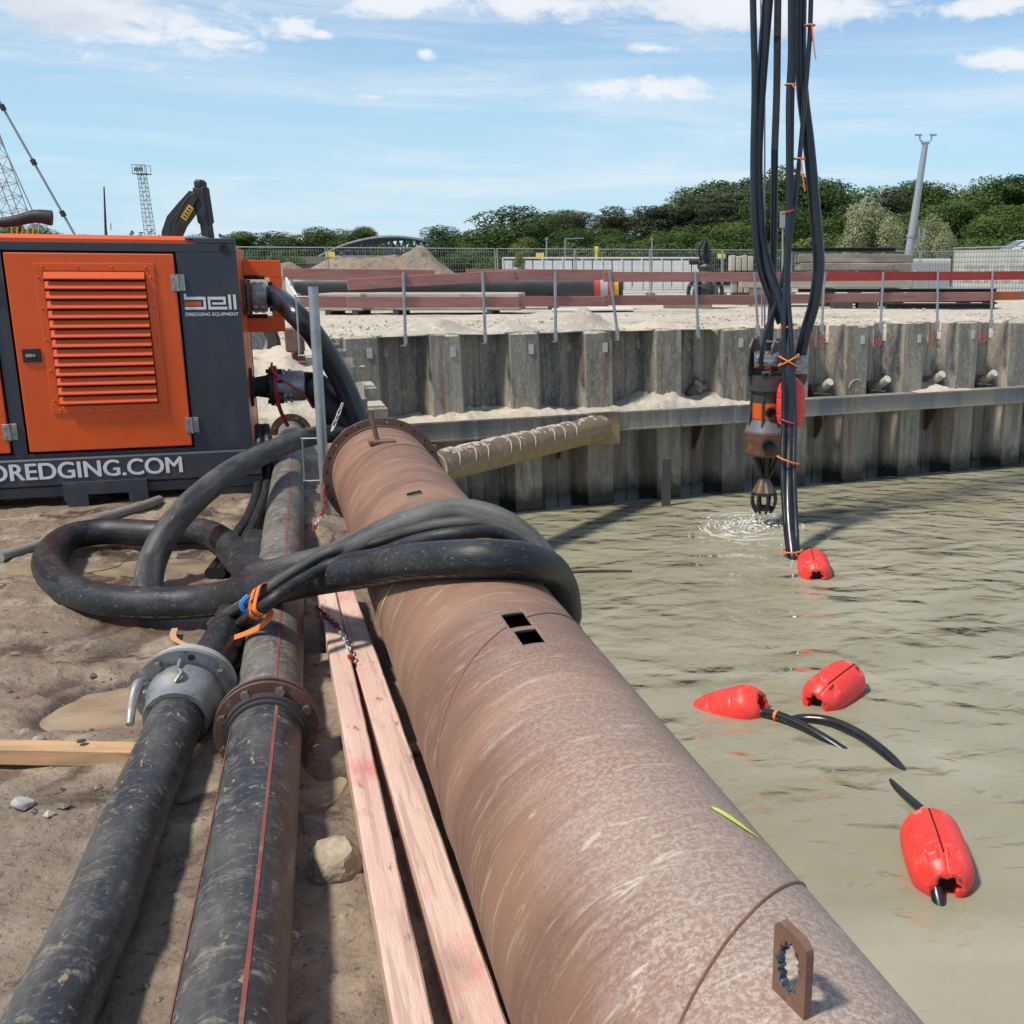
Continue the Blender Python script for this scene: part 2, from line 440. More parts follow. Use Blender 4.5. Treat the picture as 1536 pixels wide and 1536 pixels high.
m_hdpe = mat('dirty_hdpe', (0.020, 0.022, 0.026), (0.033, 0.035, 0.040), 5, [
    dict(c=(0.20, 0.19, 0.165), s=2.2, lo=0.44, hi=0.72, st=(2.0, 1.0, 1), d=11, r=0.72, amt=0.6, rough=0.75),
    dict(c=(0.30, 0.27, 0.215), s=6.0, lo=0.53, hi=0.68, st=(1.4, 2.8, 1), d=12, r=0.78, amt=0.8, rough=0.85, dist=0.9),
    dict(c=(0.40, 0.385, 0.34), s=16, lo=0.58, hi=0.66, st=(0.7, 2.2, 1), d=12, r=0.78, rough=0.85, dist=1.2, amt=0.8),
    dict(c=(0.31, 0.255, 0.165), s=4.2, lo=0.61, hi=0.66, st=(3, 2.0, 1), d=9, h=1.4, rough=0.9),
    dict(c=(0.09, 0.075, 0.055), s=2.0, lo=0.4, hi=0.7, st=(2, 1, 1), amt=0.4)],
    rough=0.34, rvar=0.08, bump=0.28, bs=50, coord='U', bdist=0.008, spec=0.45)
m_hdpefar = mat('mud_caked_hdpe', (0.020, 0.022, 0.026), (0.033, 0.035, 0.040), 5, [
    dict(c=(0.27, 0.25, 0.21), s=2.2, lo=0.32, hi=0.58, st=(2.0, 1.0, 1), d=11, r=0.72, amt=0.6, rough=0.75),
    dict(c=(0.30, 0.27, 0.215), s=6.0, lo=0.49, hi=0.64, st=(1.4, 2.8, 1), d=12, r=0.78, amt=0.8, rough=0.85, dist=0.9),
    dict(c=(0.40, 0.385, 0.34), s=16, lo=0.58, hi=0.66, st=(0.7, 2.2, 1), d=12, r=0.78, rough=0.85, dist=1.2, amt=0.8),
    dict(c=(0.31, 0.255, 0.165), s=4.2, lo=0.61, hi=0.66, st=(3, 2.0, 1), d=9, h=1.4, rough=0.9),
    dict(c=(0.09, 0.075, 0.055), s=2.0, lo=0.4, hi=0.7, st=(2, 1, 1), amt=0.4)],
    rough=0.34, rvar=0.08, bump=0.28, bs=50, coord='U', bdist=0.008, spec=0.45)
m_redline = mat('red_stripe', (0.33, 0.075, 0.06), (0.20, 0.07, 0.06), 9, [dict(c=(0.26, 0.2, 0.17), s=7, lo=0.55, hi=0.65, amt=0.7)], rough=0.6, bump=0)
m_hose = mat('rubber_hose', (0.009, 0.011, 0.014), (0.017, 0.019, 0.022), 5, [
    dict(c=(0.10, 0.097, 0.09), s=2.0, lo=0.46, hi=0.80, st=(2.2, 1.2, 1), d=11, r=0.7, amt=0.55, rough=0.8),
    dict(c=(0.24, 0.22, 0.18), s=9.0, lo=0.56, hi=0.70, st=(1.6, 2.0, 1), d=12, r=0.78, amt=0.6, rough=0.85, dist=0.6),
    dict(c=(0.31, 0.265, 0.19), s=40, lo=0.62, hi=0.70, st=(1, 1, 1), amt=0.8, rough=0.9)],
    rough=0.42, rvar=0.1, bump=0.3, bs=46, coord='U', bdist=0.006, spec=0.4)
m_hoseloop = mat('rubber_hose_loop', (0.009, 0.011, 0.014), (0.017, 0.019, 0.022), 5, [
    dict(c=(0.10, 0.097, 0.09), s=2.0, lo=0.46, hi=0.80, st=(2.2, 1.2, 1), d=11, r=0.7, amt=0.55, rough=0.8),
    dict(c=(0.24, 0.22, 0.18), s=9.0, lo=0.56, hi=0.70, st=(1.6, 2.0, 1), d=12, r=0.78, amt=0.6, rough=0.85, dist=0.6),
    dict(c=(0.20, 0.192, 0.172), s=1.6, lo=0.30, hi=0.62, st=(2.5, 1.0, 1), d=9, gate=('Y', 5.2, 3.6), gn=0.8, amt=0.8, rough=0.8),
    dict(c=(0.31, 0.265, 0.19), s=40, lo=0.62, hi=0.70, st=(1, 1, 1), amt=0.8, rough=0.9)],
    rough=0.42, rvar=0.1, bump=0.3, bs=46, coord='U', bdist=0.006, spec=0.4)
m_hosegrey = mat('dusty_hose', (0.020, 0.021, 0.022), (0.035, 0.035, 0.035), 4, [
    dict(c=(0.17, 0.163, 0.145), s=2.4, lo=0.42, hi=0.68, st=(2.5, 0.8, 1), d=11, r=0.72, amt=0.75, rough=0.8),
    dict(c=(0.25, 0.235, 0.2), s=9.0, lo=0.60, hi=0.72, st=(1.8, 1.4, 1), amt=0.7, rough=0.85)], rough=0.5, rvar=0.1, bump=0.25, bs=50, coord='U', bdist=0.005, spec=0.4)
m_wethose = mat('wet_hose', (0.010, 0.012, 0.016), (0.018, 0.02, 0.026), 4, [dict(c=(0.07, 0.068, 0.06), s=3, lo=0.58, hi=0.75, st=(2, .7, 1), amt=0.6)], rough=0.28, rvar=0.1, bump=0.15, bs=40, coord='U', bdist=0.004, spec=0.5)
m_hosepale = mat('pale_hose', (0.12, 0.115, 0.105), (0.075, 0.073, 0.07), 3, rough=0.6, bump=0.2, bs=60, coord='U', bdist=0.004)
m_rib = mat('ribbed_hose', (0.012, 0.013, 0.014), (0.02, 0.02, 0.02), 4, rough=0.45, bump=0.2, bs=60, bdist=0.004)
m_orange = mat('orange_paint', (0.74, 0.098, 0.010), (0.69, 0.088, 0.010), 2.5, [
    dict(c=(0.55, 0.09, 0.025), s=5, lo=0.55, hi=0.75, st=(2, 2, .4), amt=0.5), dict(c=(0.40, 0.22, 0.13), s=7, lo=0.52, hi=0.72, gate=('Z', 0.85, 0.45), gn=0.5, amt=0.45),
    dict(c=(0.30, 0.05, 0.012), s=80, lo=0.68, hi=0.74, amt=0.6)], rough=0.38, rvar=0.08, bump=0.06, bs=30, bdist=0.004, spec=0.4)
m_anthra = mat('anthracite_paint', (0.040, 0.046, 0.058), (0.035, 0.040, 0.052), 3, [
    dict(c=(0.095, 0.092, 0.088), s=4, lo=0.52, hi=0.78, st=(2, 2, .5), amt=0.4), dict(c=(0.16, 0.13, 0.10), s=6, lo=0.45, hi=0.7, gate=('Z', 0.62, 0.12), gn=0.35, amt=0.6, rough=0.85),
    dict(c=(0.12, 0.11, 0.1), s=60, lo=0.68, hi=0.74, amt=0.5)], rough=0.42, rvar=0.08, bump=0.08, bs=40, bdist=0.004, spec=0.4)
m_black = mat('black_metal', (0.010, 0.011, 0.012), (0.02, 0.02, 0.022), 12, rough=0.65, bump=0.2, bs=60, bdist=0.003)
m_gap = mat('seal_and_gap_shade', (0.006, 0.006, 0.007), rough=0.8, bump=0)  # rubber of the edge seal, and painted-in shade for gaps, bores and slots
m_whitelet = mat('white_lettering', (0.74, 0.74, 0.73), (0.62, 0.61, 0.59), 6, [dict(c=(0.4, 0.36, 0.3), s=14, lo=0.60, hi=0.72, amt=0.6)], rough=0.5, bump=0)
m_steel = mat('stainless', (0.42, 0.40, 0.37), (0.28, 0.26, 0.23), 22, rough=0.38, metal=0.8, bump=0.15, bs=70, bdist=0.003)
m_galv = mat('galvanized', (0.40, 0.41, 0.42), (0.30, 0.31, 0.32), 14, [dict(c=(0.33, 0.28, 0.21), s=7, lo=0.58, hi=0.72, amt=0.7, rough=0.85)], rough=0.45, metal=0.55, bump=0.1, bs=60, bdist=0.003)
m_alu = mat('cast_aluminium', (0.34, 0.35, 0.36), (0.22, 0.225, 0.23), 11, [dict(c=(0.30, 0.26, 0.19), s=9, lo=0.53, hi=0.68, amt=0.75, rough=0.85), dict(c=(0.08, 0.075, 0.07), s=14, lo=0.58, hi=0.7, amt=0.7)], rough=0.42, metal=0.5, bump=0.3, bs=50, bdist=0.004)
m_woodpink = mat('pink_timber', (0.60, 0.38, 0.315), (0.64, 0.47, 0.38), 1.3, [
    dict(c=(0.62, 0.16, 0.145), s=1.3, lo=0.54, hi=0.66, st=(1.5, 1.5, 1.1), amt=0.8), dict(c=(0.68, 0.54, 0.42), s=1.6, lo=0.52, hi=0.68, amt=0.7),
    dict(c=(0.27, 0.12, 0.09), s=9, lo=0.63, hi=0.68, st=(1.6, 1.6, .5), amt=0.85), dict(c=(0.30, 0.26, 0.20), s=3.0, lo=0.56, hi=0.66, st=(1.5, 1.5, .7), amt=0.75, rough=0.9), dict(c=(0.36, 0.22, 0.17), s=3.2, lo=0.55, hi=0.60, st=(9, 9, .35), d=4, amt=0.5)],
    rough=0.75, bump=0.5, bs=26, st=(7, 7, 0.6), coord='O', bdist=0.006)
m_woodred = mat('faded_red_board', (0.36, 0.135, 0.115), (0.42, 0.20, 0.165), 2, [dict(c=(0.36, 0.26, 0.21), s=4, lo=0.56, hi=0.7, st=(.5, .5, 3), amt=0.8), dict(c=(0.15, 0.05, 0.045), s=3, lo=0.56, hi=0.7, amt=0.6)], rough=0.8, bump=0.3, bs=16, st=(0.6, 0.6, 6), sat_rand=0.22, bdist=0.01)
m_woodbright = mat('fresh_red_board', (0.44, 0.035, 0.032), (0.37, 0.04, 0.036), 2, [dict(c=(0.32, 0.12, 0.1), s=4, lo=0.56, hi=0.7, amt=0.7)], rough=0.7, bump=0.2, bs=16, st=(0.6, 0.6, 6), sat_rand=0.15)
m_woodfresh = mat('fresh_lumber', (0.55, 0.34, 0.175), (0.47, 0.27, 0.13), 3, [dict(c=(0.24, 0.11, 0.06), s=5, lo=0.58, hi=0.7, amt=0.8), dict(c=(0.25, 0.19, 0.13), s=3.0, lo=0.5, hi=0.66, amt=0.7)], rough=0.7, bump=0.25, bs=20, st=(0.7, 5, 5), bdist=0.005)
m_sheet = mat('sheet_pile_steel', (0.30, 0.265, 0.205), (0.20, 0.18, 0.145), 1.6, [
    dict(c=(0.12, 0.122, 0.122), s=0.9, lo=0.50, hi=0.60, st=(1.6, 1.6, 0.20), d=5),
    dict(c=(0.40, 0.355, 0.275), s=1.3, lo=0.50, hi=0.62, st=(1.8, 1.8, 0.22), d=6, amt=0.85),
    dict(c=(0.23, 0.125, 0.075), s=1.7, lo=0.58, hi=0.66, st=(2.4, 2.4, 0.14), amt=0.75),
    dict(c=(0.06, 0.055, 0.048), s=5.0, lo=0.54, hi=0.66, st=(1.8, 1.8, 0.22), d=10, r=0.75, amt=0.7),
    dict(c=(0.52, 0.475, 0.38), s=20.0, lo=0.50, hi=0.64, st=(1, 1, 0.45), d=10, r=0.8, gate=('Z', -1.3, -0.6), gn=0.3, amt=0.65),
    dict(c=(0.07, 0.063, 0.054), s=26.0, lo=0.54, hi=0.64, st=(1, 1, 0.5), d=8, r=0.8, amt=0.6),
    dict(c=(0.60, 0.57, 0.50), s=12, lo=0.63, hi=0.68, st=(1.2, 1.2, 0.5), d=10, r=0.75, amt=0.8),
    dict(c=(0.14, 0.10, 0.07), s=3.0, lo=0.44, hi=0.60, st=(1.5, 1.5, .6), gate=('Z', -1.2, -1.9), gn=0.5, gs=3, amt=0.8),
    dict(c=(0.020, 0.019, 0.017), s=1.0, lo=0.1, hi=0.2, gate=('Z', -1.80, -2.10), gn=0.35, gs=5, rough=0.25)],
    rough=0.8, rvar=0.08, bump=0.5, bs=14, st=(1, 1, 0.35), bdist=0.02)
m_waler = mat('waler_steel', (0.21, 0.20, 0.18), (0.29, 0.26, 0.205), 1.2, [
    dict(c=(0.15, 0.165, 0.175), s=0.9, lo=0.48, hi=0.60, st=(1.5, 1.5, .2)), dict(c=(0.38, 0.34, 0.27), s=5, lo=0.50, hi=0.66, st=(2, 2, .15), gate=('X', 2.6, 1.4)), dict(c=(0.2, 0.1, 0.06), s=2.2, lo=0.6, hi=0.68, st=(2, 2, .2), amt=0.8),
    dict(c=(0.34, 0.32, 0.28), s=20, lo=0.62, hi=0.68, st=(2, 2, .4), amt=0.7)], rough=0.75, bump=0.4, bs=14, bdist=0.01)
m_strut = mat('mud_crusted_strut', (0.13, 0.09, 0.07), (0.18, 0.13, 0.10), 4, [dict(c=(0.42, 0.36, 0.28), s=4.0, lo=0.55, hi=0.62, d=10, r=0.75, amt=0.85),
    dict(c=(0.33, 0.235, 0.115), s=2, lo=0.2, hi=0.36, gate=('Z', -0.62, -0.85), gn=0.15, st=(1, 1, 1))], rough=0.8, bump=0.6, bs=16, bdist=0.02)
m_strutlow = mat('ochre_silt', (0.35, 0.255, 0.125), (0.26, 0.19, 0.10), 4, rough=0.85, bump=0.6, bs=16, bdist=0.02)
m_crust = mat('dried_silt', (0.50, 0.44, 0.35), (0.36, 0.31, 0.24), 8, rough=0.9, bump=0.8, bs=18, bdist=0.02)
m_conc = mat('precast_concrete', (0.37, 0.335, 0.275), (0.31, 0.28, 0.23), 1.5, [dict(c=(0.45, 0.42, 0.35), s=1.2, lo=0.5, hi=0.68, st=(.3, .3, 2)), dict(c=(0.19, 0.17, 0.14), s=2, lo=0.58, hi=0.7, amt=0.7)], rough=0.88, bump=0.3, bs=16, sat_rand=0.12)
m_concdark = mat('weathered_concrete', (0.23, 0.195, 0.15), (0.17, 0.145, 0.115), 1.4, [dict(c=(0.33, 0.29, 0.235), s=1.2, lo=0.52, hi=0.68, st=(.4, .4, 2)), dict(c=(0.1, 0.085, 0.07), s=3, lo=0.58, hi=0.7, st=(2, 2, .5), amt=0.7)], rough=0.88, bump=0.3, bs=16, sat_rand=0.12)
m_hbeam = mat('dark_beam', (0.035, 0.034, 0.038), (0.06, 0.05, 0.047), 2, rough=0.7, bump=0.2, bs=20)
m_blackpipe = mat('black_coated_pipe', (0.018, 0.019, 0.022), (0.03, 0.031, 0.034), 2, rough=0.5, bump=0.08, bs=20)
m_redpaint = mat('red_paint', (0.42, 0.04, 0.04), (0.36, 0.04, 0.04), 3, rough=0.6, bump=0)
m_greyband = mat('grey_band', (0.33, 0.33, 0.33), rough=0.6, bump=0)
m_whiteplate = mat('white_plate', (0.66, 0.64, 0.60), (0.5, 0.48, 0.44), 3, rough=0.6, bump=0.1)
m_whitebar = mat('white_barrier', (0.62, 0.63, 0.63), (0.54, 0.55, 0.56), 1, [dict(c=(0.42, 0.42, 0.4), s=2, lo=0.55, hi=0.7, st=(2, 2, .4), amt=0.6)], rough=0.6, bump=0.1)
m_yellow = mat('yellow_sign', (0.72, 0.56, 0.05), rough=0.5, bump=0)
m_float = mat('red_polyethylene', (0.80, 0.045, 0.034), (0.74, 0.05, 0.038), 5, [dict(c=(0.66, 0.16, 0.13), s=6, lo=0.52, hi=0.76, amt=0.6), dict(c=(0.5, 0.2, 0.14), s=20, lo=0.62, hi=0.72, amt=0.5)], rough=0.42, rvar=0.1, bump=0.12, bs=40, coord='O', bdist=0.004, spec=0.4)
m_pumpgrey = mat('pump_casing', (0.050, 0.050, 0.053), (0.075, 0.07, 0.066), 6, [dict(c=(0.14, 0.12, 0.1), s=9, lo=0.57, hi=0.7, amt=0.6)], rough=0.45, metal=0.2, bump=0.2, bs=40, bdist=0.006)
m_pumprust = mat('pump_rust', (0.12, 0.047, 0.022), (0.07, 0.045, 0.035), 4, [dict(c=(0.22, 0.08, 0.03), s=6, lo=0.5, hi=0.65), dict(c=(0.055, 0.05, 0.048), s=3, lo=0.47, hi=0.6, st=(1.5, 1.5, .7))], rough=0.6, bump=0.4, bs=40, bdist=0.008)
m_chrome = mat('bright_steel', (0.42, 0.41, 0.40), (0.25, 0.24, 0.23), 8, rough=0.25, metal=0.9, bump=0.05)
m_tie = mat('orange_strap', (0.78, 0.20, 0.03), (0.66, 0.17, 0.03), 20, rough=0.6, bump=0.1, bs=200, bdist=0.002)
m_tiedirty = mat('muddy_strap', (0.44, 0.33, 0.22), (0.52, 0.27, 0.12), 12, rough=0.8, bump=0.2, bs=100, bdist=0.002)
m_blue = mat('blue_tag', (0.02, 0.21, 0.62), rough=0.5, bump=0)
m_chainred = mat('red_plastic', (0.33, 0.018, 0.022), (0.26, 0.02, 0.02), 30, rough=0.5, bump=0)
m_chainwhite = mat('white_plastic', (0.62, 0.6, 0.57), (0.5, 0.47, 0.43), 30, rough=0.5, bump=0)
m_stone = mat('pale_stone', (0.36, 0.29, 0.20), (0.27, 0.22, 0.155), 6, [dict(c=(0.43, 0.36, 0.26), s=14, lo=0.52, hi=0.66)], rough=0.88, bump=0.7, bs=22, bdist=0.015)
m_stonegrey = mat('grey_stone', (0.40, 0.39, 0.37), (0.28, 0.27, 0.25), 12, rough=0.85, bump=0.6, bs=40, bdist=0.01)
m_paintgreen = mat('fluorescent_paint', (0.55, 0.78, 0.03), (0.62, 0.72, 0.14), 12, rough=0.6, bump=0)
m_redtext = mat('red_spray', (0.62, 0.13, 0.13), (0.5, 0.16, 0.14), 14, rough=0.8, bump=0)
m_yellowtext = mat('yellow_spray', (0.45, 0.43, 0.10), (0.25, 0.24, 0.1), 14, rough=0.8, bump=0)
m_tag = mat('white_tag', (0.6, 0.59, 0.55), (0.42, 0.4, 0.36), 30, rough=0.7, bump=0)
m_glass = mat('dark_glass', (0.02, 0.025, 0.03), rough=0.06, rvar=0.02, bump=0, spec=0.6)
m_whitecar = mat('white_car_paint', (0.72, 0.73, 0.74), rough=0.3, bump=0)
m_yelmach = mat('yellow_machine', (0.62, 0.33, 0.02), (0.5, 0.27, 0.02), 3, rough=0.5, bump=0.1)
m_farsteel = mat('far_grey_steel', (0.22, 0.235, 0.25), rough=0.6, bump=0)
m_bridge = mat('bridge_steel', (0.075, 0.095, 0.10), rough=0.6, bump=0)
m_craneboom = mat('crane_lattice', (0.30, 0.13, 0.075), rough=0.6, bump=0)
m_rubber = mat('tyre_rubber', (0.02, 0.02, 0.02), (0.05, 0.045, 0.04), 8, rough=0.8, bump=0.3, bs=30)
m_bark = mat('bark', (0.085, 0.065, 0.05), (0.05, 0.04, 0.03), 4, rough=0.9, bump=0.6, bs=10, bdist=0.04)

def leafmat(name, a, b, c):
    m = bpy.data.materials.new(name); m.use_nodes = True; nt = m.node_tree; L = nt.links; p = nt.nodes['Principled BSDF']
    g = nt.nodes.new('ShaderNodeNewGeometry'); n = nt.nodes.new('ShaderNodeTexNoise'); n.inputs['Scale'].default_value = 0.6; n.inputs['Detail'].default_value = 5
    L.new(g.outputs['Position'], n.inputs['Vector'])
    r = nt.nodes.new('ShaderNodeValToRGB'); L.new(n.outputs[0], r.inputs[0])
    e = r.color_ramp.elements; e[0].position = 0.3; e[0].color = (*a, 1); e[1].position = 0.72; e[1].color = (*c, 1)
    k = e.new(0.5); k.color = (*b, 1)
    oi = nt.nodes.new('ShaderNodeObjectInfo'); hs = nt.nodes.new('ShaderNodeHueSaturation')
    mr = nt.nodes.new('ShaderNodeMapRange'); L.new(oi.outputs['Random'], mr.inputs[0]); mr.inputs[3].default_value = 0.72; mr.inputs[4].default_value = 1.28
    L.new(mr.outputs[0], hs.inputs['Value']); L.new(r.outputs[0], hs.inputs['Color'])
    mh = nt.nodes.new('ShaderNodeMapRange'); L.new(oi.outputs['Random'], mh.inputs[0]); mh.inputs[3].default_value = 0.515; mh.inputs[4].default_value = 0.485
    L.new(mh.outputs[0], hs.inputs['Hue'])
    L.new(hs.outputs[0], p.inputs['Base Color']); p.inputs['Roughness'].default_value = 0.6; p.inputs['Specular IOR Level'].default_value = 0.25
    tr = nt.nodes.new('ShaderNodeBsdfTranslucent'); L.new(hs.outputs[0], tr.inputs[0]); mx = nt.nodes.new('ShaderNodeMixShader'); mx.inputs[0].default_value = 0.25
    L.new(p.outputs[0], mx.inputs[1]); L.new(tr.outputs[0], mx.inputs[2]); L.new(mx.outputs[0], nt.nodes['Material Output'].inputs[0])
    return m
m_leafA = leafmat('oak_leaves', (0.045, 0.082, 0.020), (0.075, 0.125, 0.028), (0.115, 0.165, 0.038))
m_leafP = leafmat('pine_needles', (0.042, 0.058, 0.028), (0.068, 0.084, 0.040), (0.10, 0.11, 0.055))
m_leafB = leafmat('blossom_leaves', (0.16, 0.19, 0.07), (0.34, 0.36, 0.19), (0.55, 0.54, 0.36))
m_leafY = leafmat('young_leaves', (0.07, 0.11, 0.02), (0.11, 0.16, 0.03), (0.17, 0.22, 0.05))

def watermat(name, deep, silt, rough, waves, cs=0.35):
    m = bpy.data.materials.new(name); m.use_nodes = True; nt = m.node_tree; L = nt.links; p = nt.nodes['Principled BSDF']
    g = nt.nodes.new('ShaderNodeNewGeometry')
    def noise(s, st=(1, 1, 1), d=4, dst=0.0):
        mp = nt.nodes.new('ShaderNodeMapping'); mp.inputs['Scale'].default_value = st; mp.inputs['Rotation'].default_value = (0, 0, R(-20)); L.new(g.outputs['Position'], mp.inputs[0])
        n = nt.nodes.new('ShaderNodeTexNoise'); L.new(mp.outputs[0], n.inputs['Vector']); n.inputs['Scale'].default_value = s; n.inputs['Detail'].default_value = d; n.inputs['Distortion'].default_value = dst
        return n.outputs[0]
    mx = nt.nodes.new('ShaderNodeMix'); mx.data_type = 'RGBA'
    mr = nt.nodes.new('ShaderNodeMapRange'); L.new(noise(cs, (1, 1.6, 1), 6, 0.8), mr.inputs[0]); mr.inputs[1].default_value = 0.36; mr.inputs[2].default_value = 0.66
    L.new(mr.outputs[0], mx.inputs[0]); mx.inputs[6].default_value = (*deep, 1); mx.inputs[7].default_value = (*silt, 1)
    nt.nodes.remove(p); df = nt.nodes.new('ShaderNodeBsdfDiffuse'); L.new(mx.outputs[2], df.inputs[0]); gl = nt.nodes.new('ShaderNodeBsdfGlossy'); gl.inputs['Roughness'].default_value = rough
    fr = nt.nodes.new('ShaderNodeFresnel'); fr.inputs['IOR'].default_value = 1.45; ms = nt.nodes.new('ShaderNodeMixShader'); L.new(fr.outputs[0], ms.inputs[0]); L.new(df.outputs[0], ms.inputs[1]); L.new(gl.outputs[0], ms.inputs[2]); L.new(ms.outputs[0], nt.nodes['Material Output'].inputs[0])
    prev = None
    for (s, st, d, dst, k) in waves:
        b = nt.nodes.new('ShaderNodeBump'); b.inputs['Strength'].default_value = 1.0; b.inputs['Distance'].default_value = k
        L.new(noise(s, st, d, dst), b.inputs['Height'])
        if prev is not None: L.new(prev, b.inputs['Normal'])
        prev = b.outputs[0]
    if prev is not None: L.new(prev, gl.inputs['Normal']); L.new(prev, fr.inputs['Normal'])
    return m
m_water = watermat('silty_water', (0.25, 0.235, 0.158), (0.335, 0.318, 0.232), 0.04,
                   [(0.6, (1, 1.3, 1), 1, 0.3, 0.16), (1.5, (0.9, 1.3, 1), 1, 0.5, 0.13), (3.6, (0.9, 1.3, 1), 2, 0.4, 0.040)])
m_puddle = watermat('puddle_water', (0.21, 0.155, 0.10), (0.36, 0.29, 0.20), 0.05, [(6.0, (1, 1, 1), 2, 0.3, 0.006)], 3.0)
m_foam = mat('foam', (0.80, 0.80, 0.77), (0.62, 0.62, 0.55), 20, rough=0.5, bump=0)
# ---------------------------------------------------------------- frames of the place
AX0 = Vector((0.66987724, 0.28413085, 0.29177736)); AXD = Vector((-0.36175331, 0.93216177, 0.01445596)).normalized()   # axis of the big steel pipe
PR = 0.355
AXR = AXD.cross(Vector((0, 0, 1))).normalized(); AXU = AXR.cross(AXD)
def cyl(s, ang, r=PR):
    a = R(ang); return AX0 + AXD * s + (AXR * math.sin(a) + AXU * math.cos(a)) * r
def hit(px, py, r=PR):
    d = ray(px, py); o = CAMP - AX0
    dd = d - AXD * d.dot(AXD); oo = o - AXD * o.dot(AXD)
    a, b, c = dd.dot(dd), 2 * dd.dot(oo), oo.dot(oo) - r * r
    q = max(b * b - 4 * a * c, 0.0); t = (-b - math.sqrt(q)) / (2 * a)
    return CAMP + d * t
PD = Vector((AXD.x, AXD.y, 0)).normalized(); PL = Vector((-PD.y, PD.x, 0))     # along the bank, to the left of it
def bank(s, t, z=0.0): return Vector((AX0.x, AX0.y, 0)) + PD * s + PL * t + Vector((0, 0, z))
WU = Vector((0.919, 0.394, 0)).normalized(); WN = Vector((WU.y, -WU.x, 0))     # along the far wall, out of it towards the water
W0 = Vector((-5.85, 17.12, 0))
UP_Z = 0.75; WATER_Z = -2.45
def W(u, d, z): return W0 + WU * u + WN * d + Vector((0, 0, z))
def WP(px, py, d=0.0):
    p = GP(px, py, W(0, d, 0), WN); return (p - W0).dot(WU), p.z

# ---------------------------------------------------------------- the muddy bank (left of the pit)
PUD = [(G(165, 1055, 0), 0.33, 0.29, 0.040, -10), (G(472, 1130, 0), 0.13, 0.46, 0.03, 19), (G(250, 848, 0), 0.42, 0.22, 0.03, 0), (G(30, 850, 0), 0.40, 0.16, 0.025, 10)]
def ground_h(x, y):
    x = np.asarray(x, float); y = np.asarray(y, float)
    s = (x - AX0.x) * PD.x + (y - AX0.y) * PD.y; t = (x - AX0.x) * PL.x + (y - AX0.y) * PL.y
    z = UP_Z * sstep(s, 10.8, 14.6) * (1 - 0.0 * t)
    z = z + 0.45 * np.exp(-((s - 12.2) / 1.6) ** 2 - ((t - 1.9) / 1.5) ** 2)
    z = z + 0.032 * fbm(x * 1.1, y * 1.1, 4, 3) + 0.026 * fbm(x * 4.3, y * 4.3, 4, 9)
    lump = fbm(x * 7.5, y * 7.5, 4, 21, 0.6); z = z + 0.055 * np.clip(lump - 0.12, 0, 1)
    rid = 1 - np.abs(fbm(x * 3.1, y * 3.1, 3, 31)) * 2.4; z = z + 0.032 * np.clip(rid, 0, 1) * sstep(fbm(x * .8, y * .8, 2, 41), -0.1, 0.4)
    z = z + 0.05 * np.clip(fbm(x * 2.2, y * 2.2, 5, 77, 0.62), -0.2, 1) * sstep(s, 10.2, 11.5)
    for (c, rx, ry, dp, an) in PUD:
        ca, sa = math.cos(R(an)), math.sin(R(an)); dx, dy = x - c.x, y - c.y
        q = np.sqrt(((dx * ca + dy * sa) / rx) ** 2 + ((-dx * sa + dy * ca) / ry) ** 2) + 0.35 * fbm(x * 3, y * 3, 3, 55)
        k = 1 - sstep(q, 0.75, 1.25); z = z * (1 - k) + k * (-dp + 0.006 * fbm(x * 6, y * 6, 3, 8))
    # sand thrown up against the bank edge under the pipe
    z = z + 0.10 * np.exp(-((t - 0.52) / 0.16) ** 2) * sstep(fbm(s * 1.1, t * 1.1, 3, 61), -0.25, 0.35) * sstep(s, 2.0, 3.0)
    return z
def gh(x, y): return float(ground_h(np.array([x]), np.array([y]))[0])
def grid_mesh(name, X, Y, Z, mt, **k):
    n, m = X.shape; v = np.stack([X, Y, Z], -1).reshape(-1, 3)
    i = np.arange((n - 1) * (m - 1)); r, c = i // (m - 1), i % (m - 1); a = r * m + c
    f = np.stack([a, a + 1, a + m + 1, a + m], -1)
    me = bpy.data.meshes.new(name); me.vertices.add(len(v)); me.vertices.foreach_set('co', v.astype('f').ravel())
    me.loops.add(f.size); me.loops.foreach_set('vertex_index', f.ravel().astype('i'))
    me.polygons.add(len(f)); me.polygons.foreach_set('loop_start', np.arange(0, f.size, 4, dtype='i'))
    me.polygons.foreach_set('use_smooth', np.ones(len(f), bool)); me.update(calc_edges=True); me.validate()
    me.materials.append(mt); o = bpy.data.objects.new(name, me); COL.objects.link(o); _props(o, k.get('label'), k.get('cat'), None, k.get('kind')); return o
ss = np.concatenate([np.arange(-4, 0.6, .2), np.arange(.6, 5.2, .021), np.arange(5.2, 9, .036), np.arange(9, 17.6, .075), [17.62]])
tt = np.concatenate([[-0.17], np.arange(-0.1, 3.4, .021), np.arange(3.4, 6.5, .05), np.arange(6.5, 14, .25), np.arange(14, 46, 2.0)])
S_, T_ = np.meshgrid(ss, tt, indexing='ij')
gx = AX0.x + PD.x * S_ + PL.x * T_; gy = AX0.y + PD.y * S_ + PL.y * T_
grid_mesh('mud_ground', gx, gy, ground_h(gx, gy), m_mud, kind='structure')
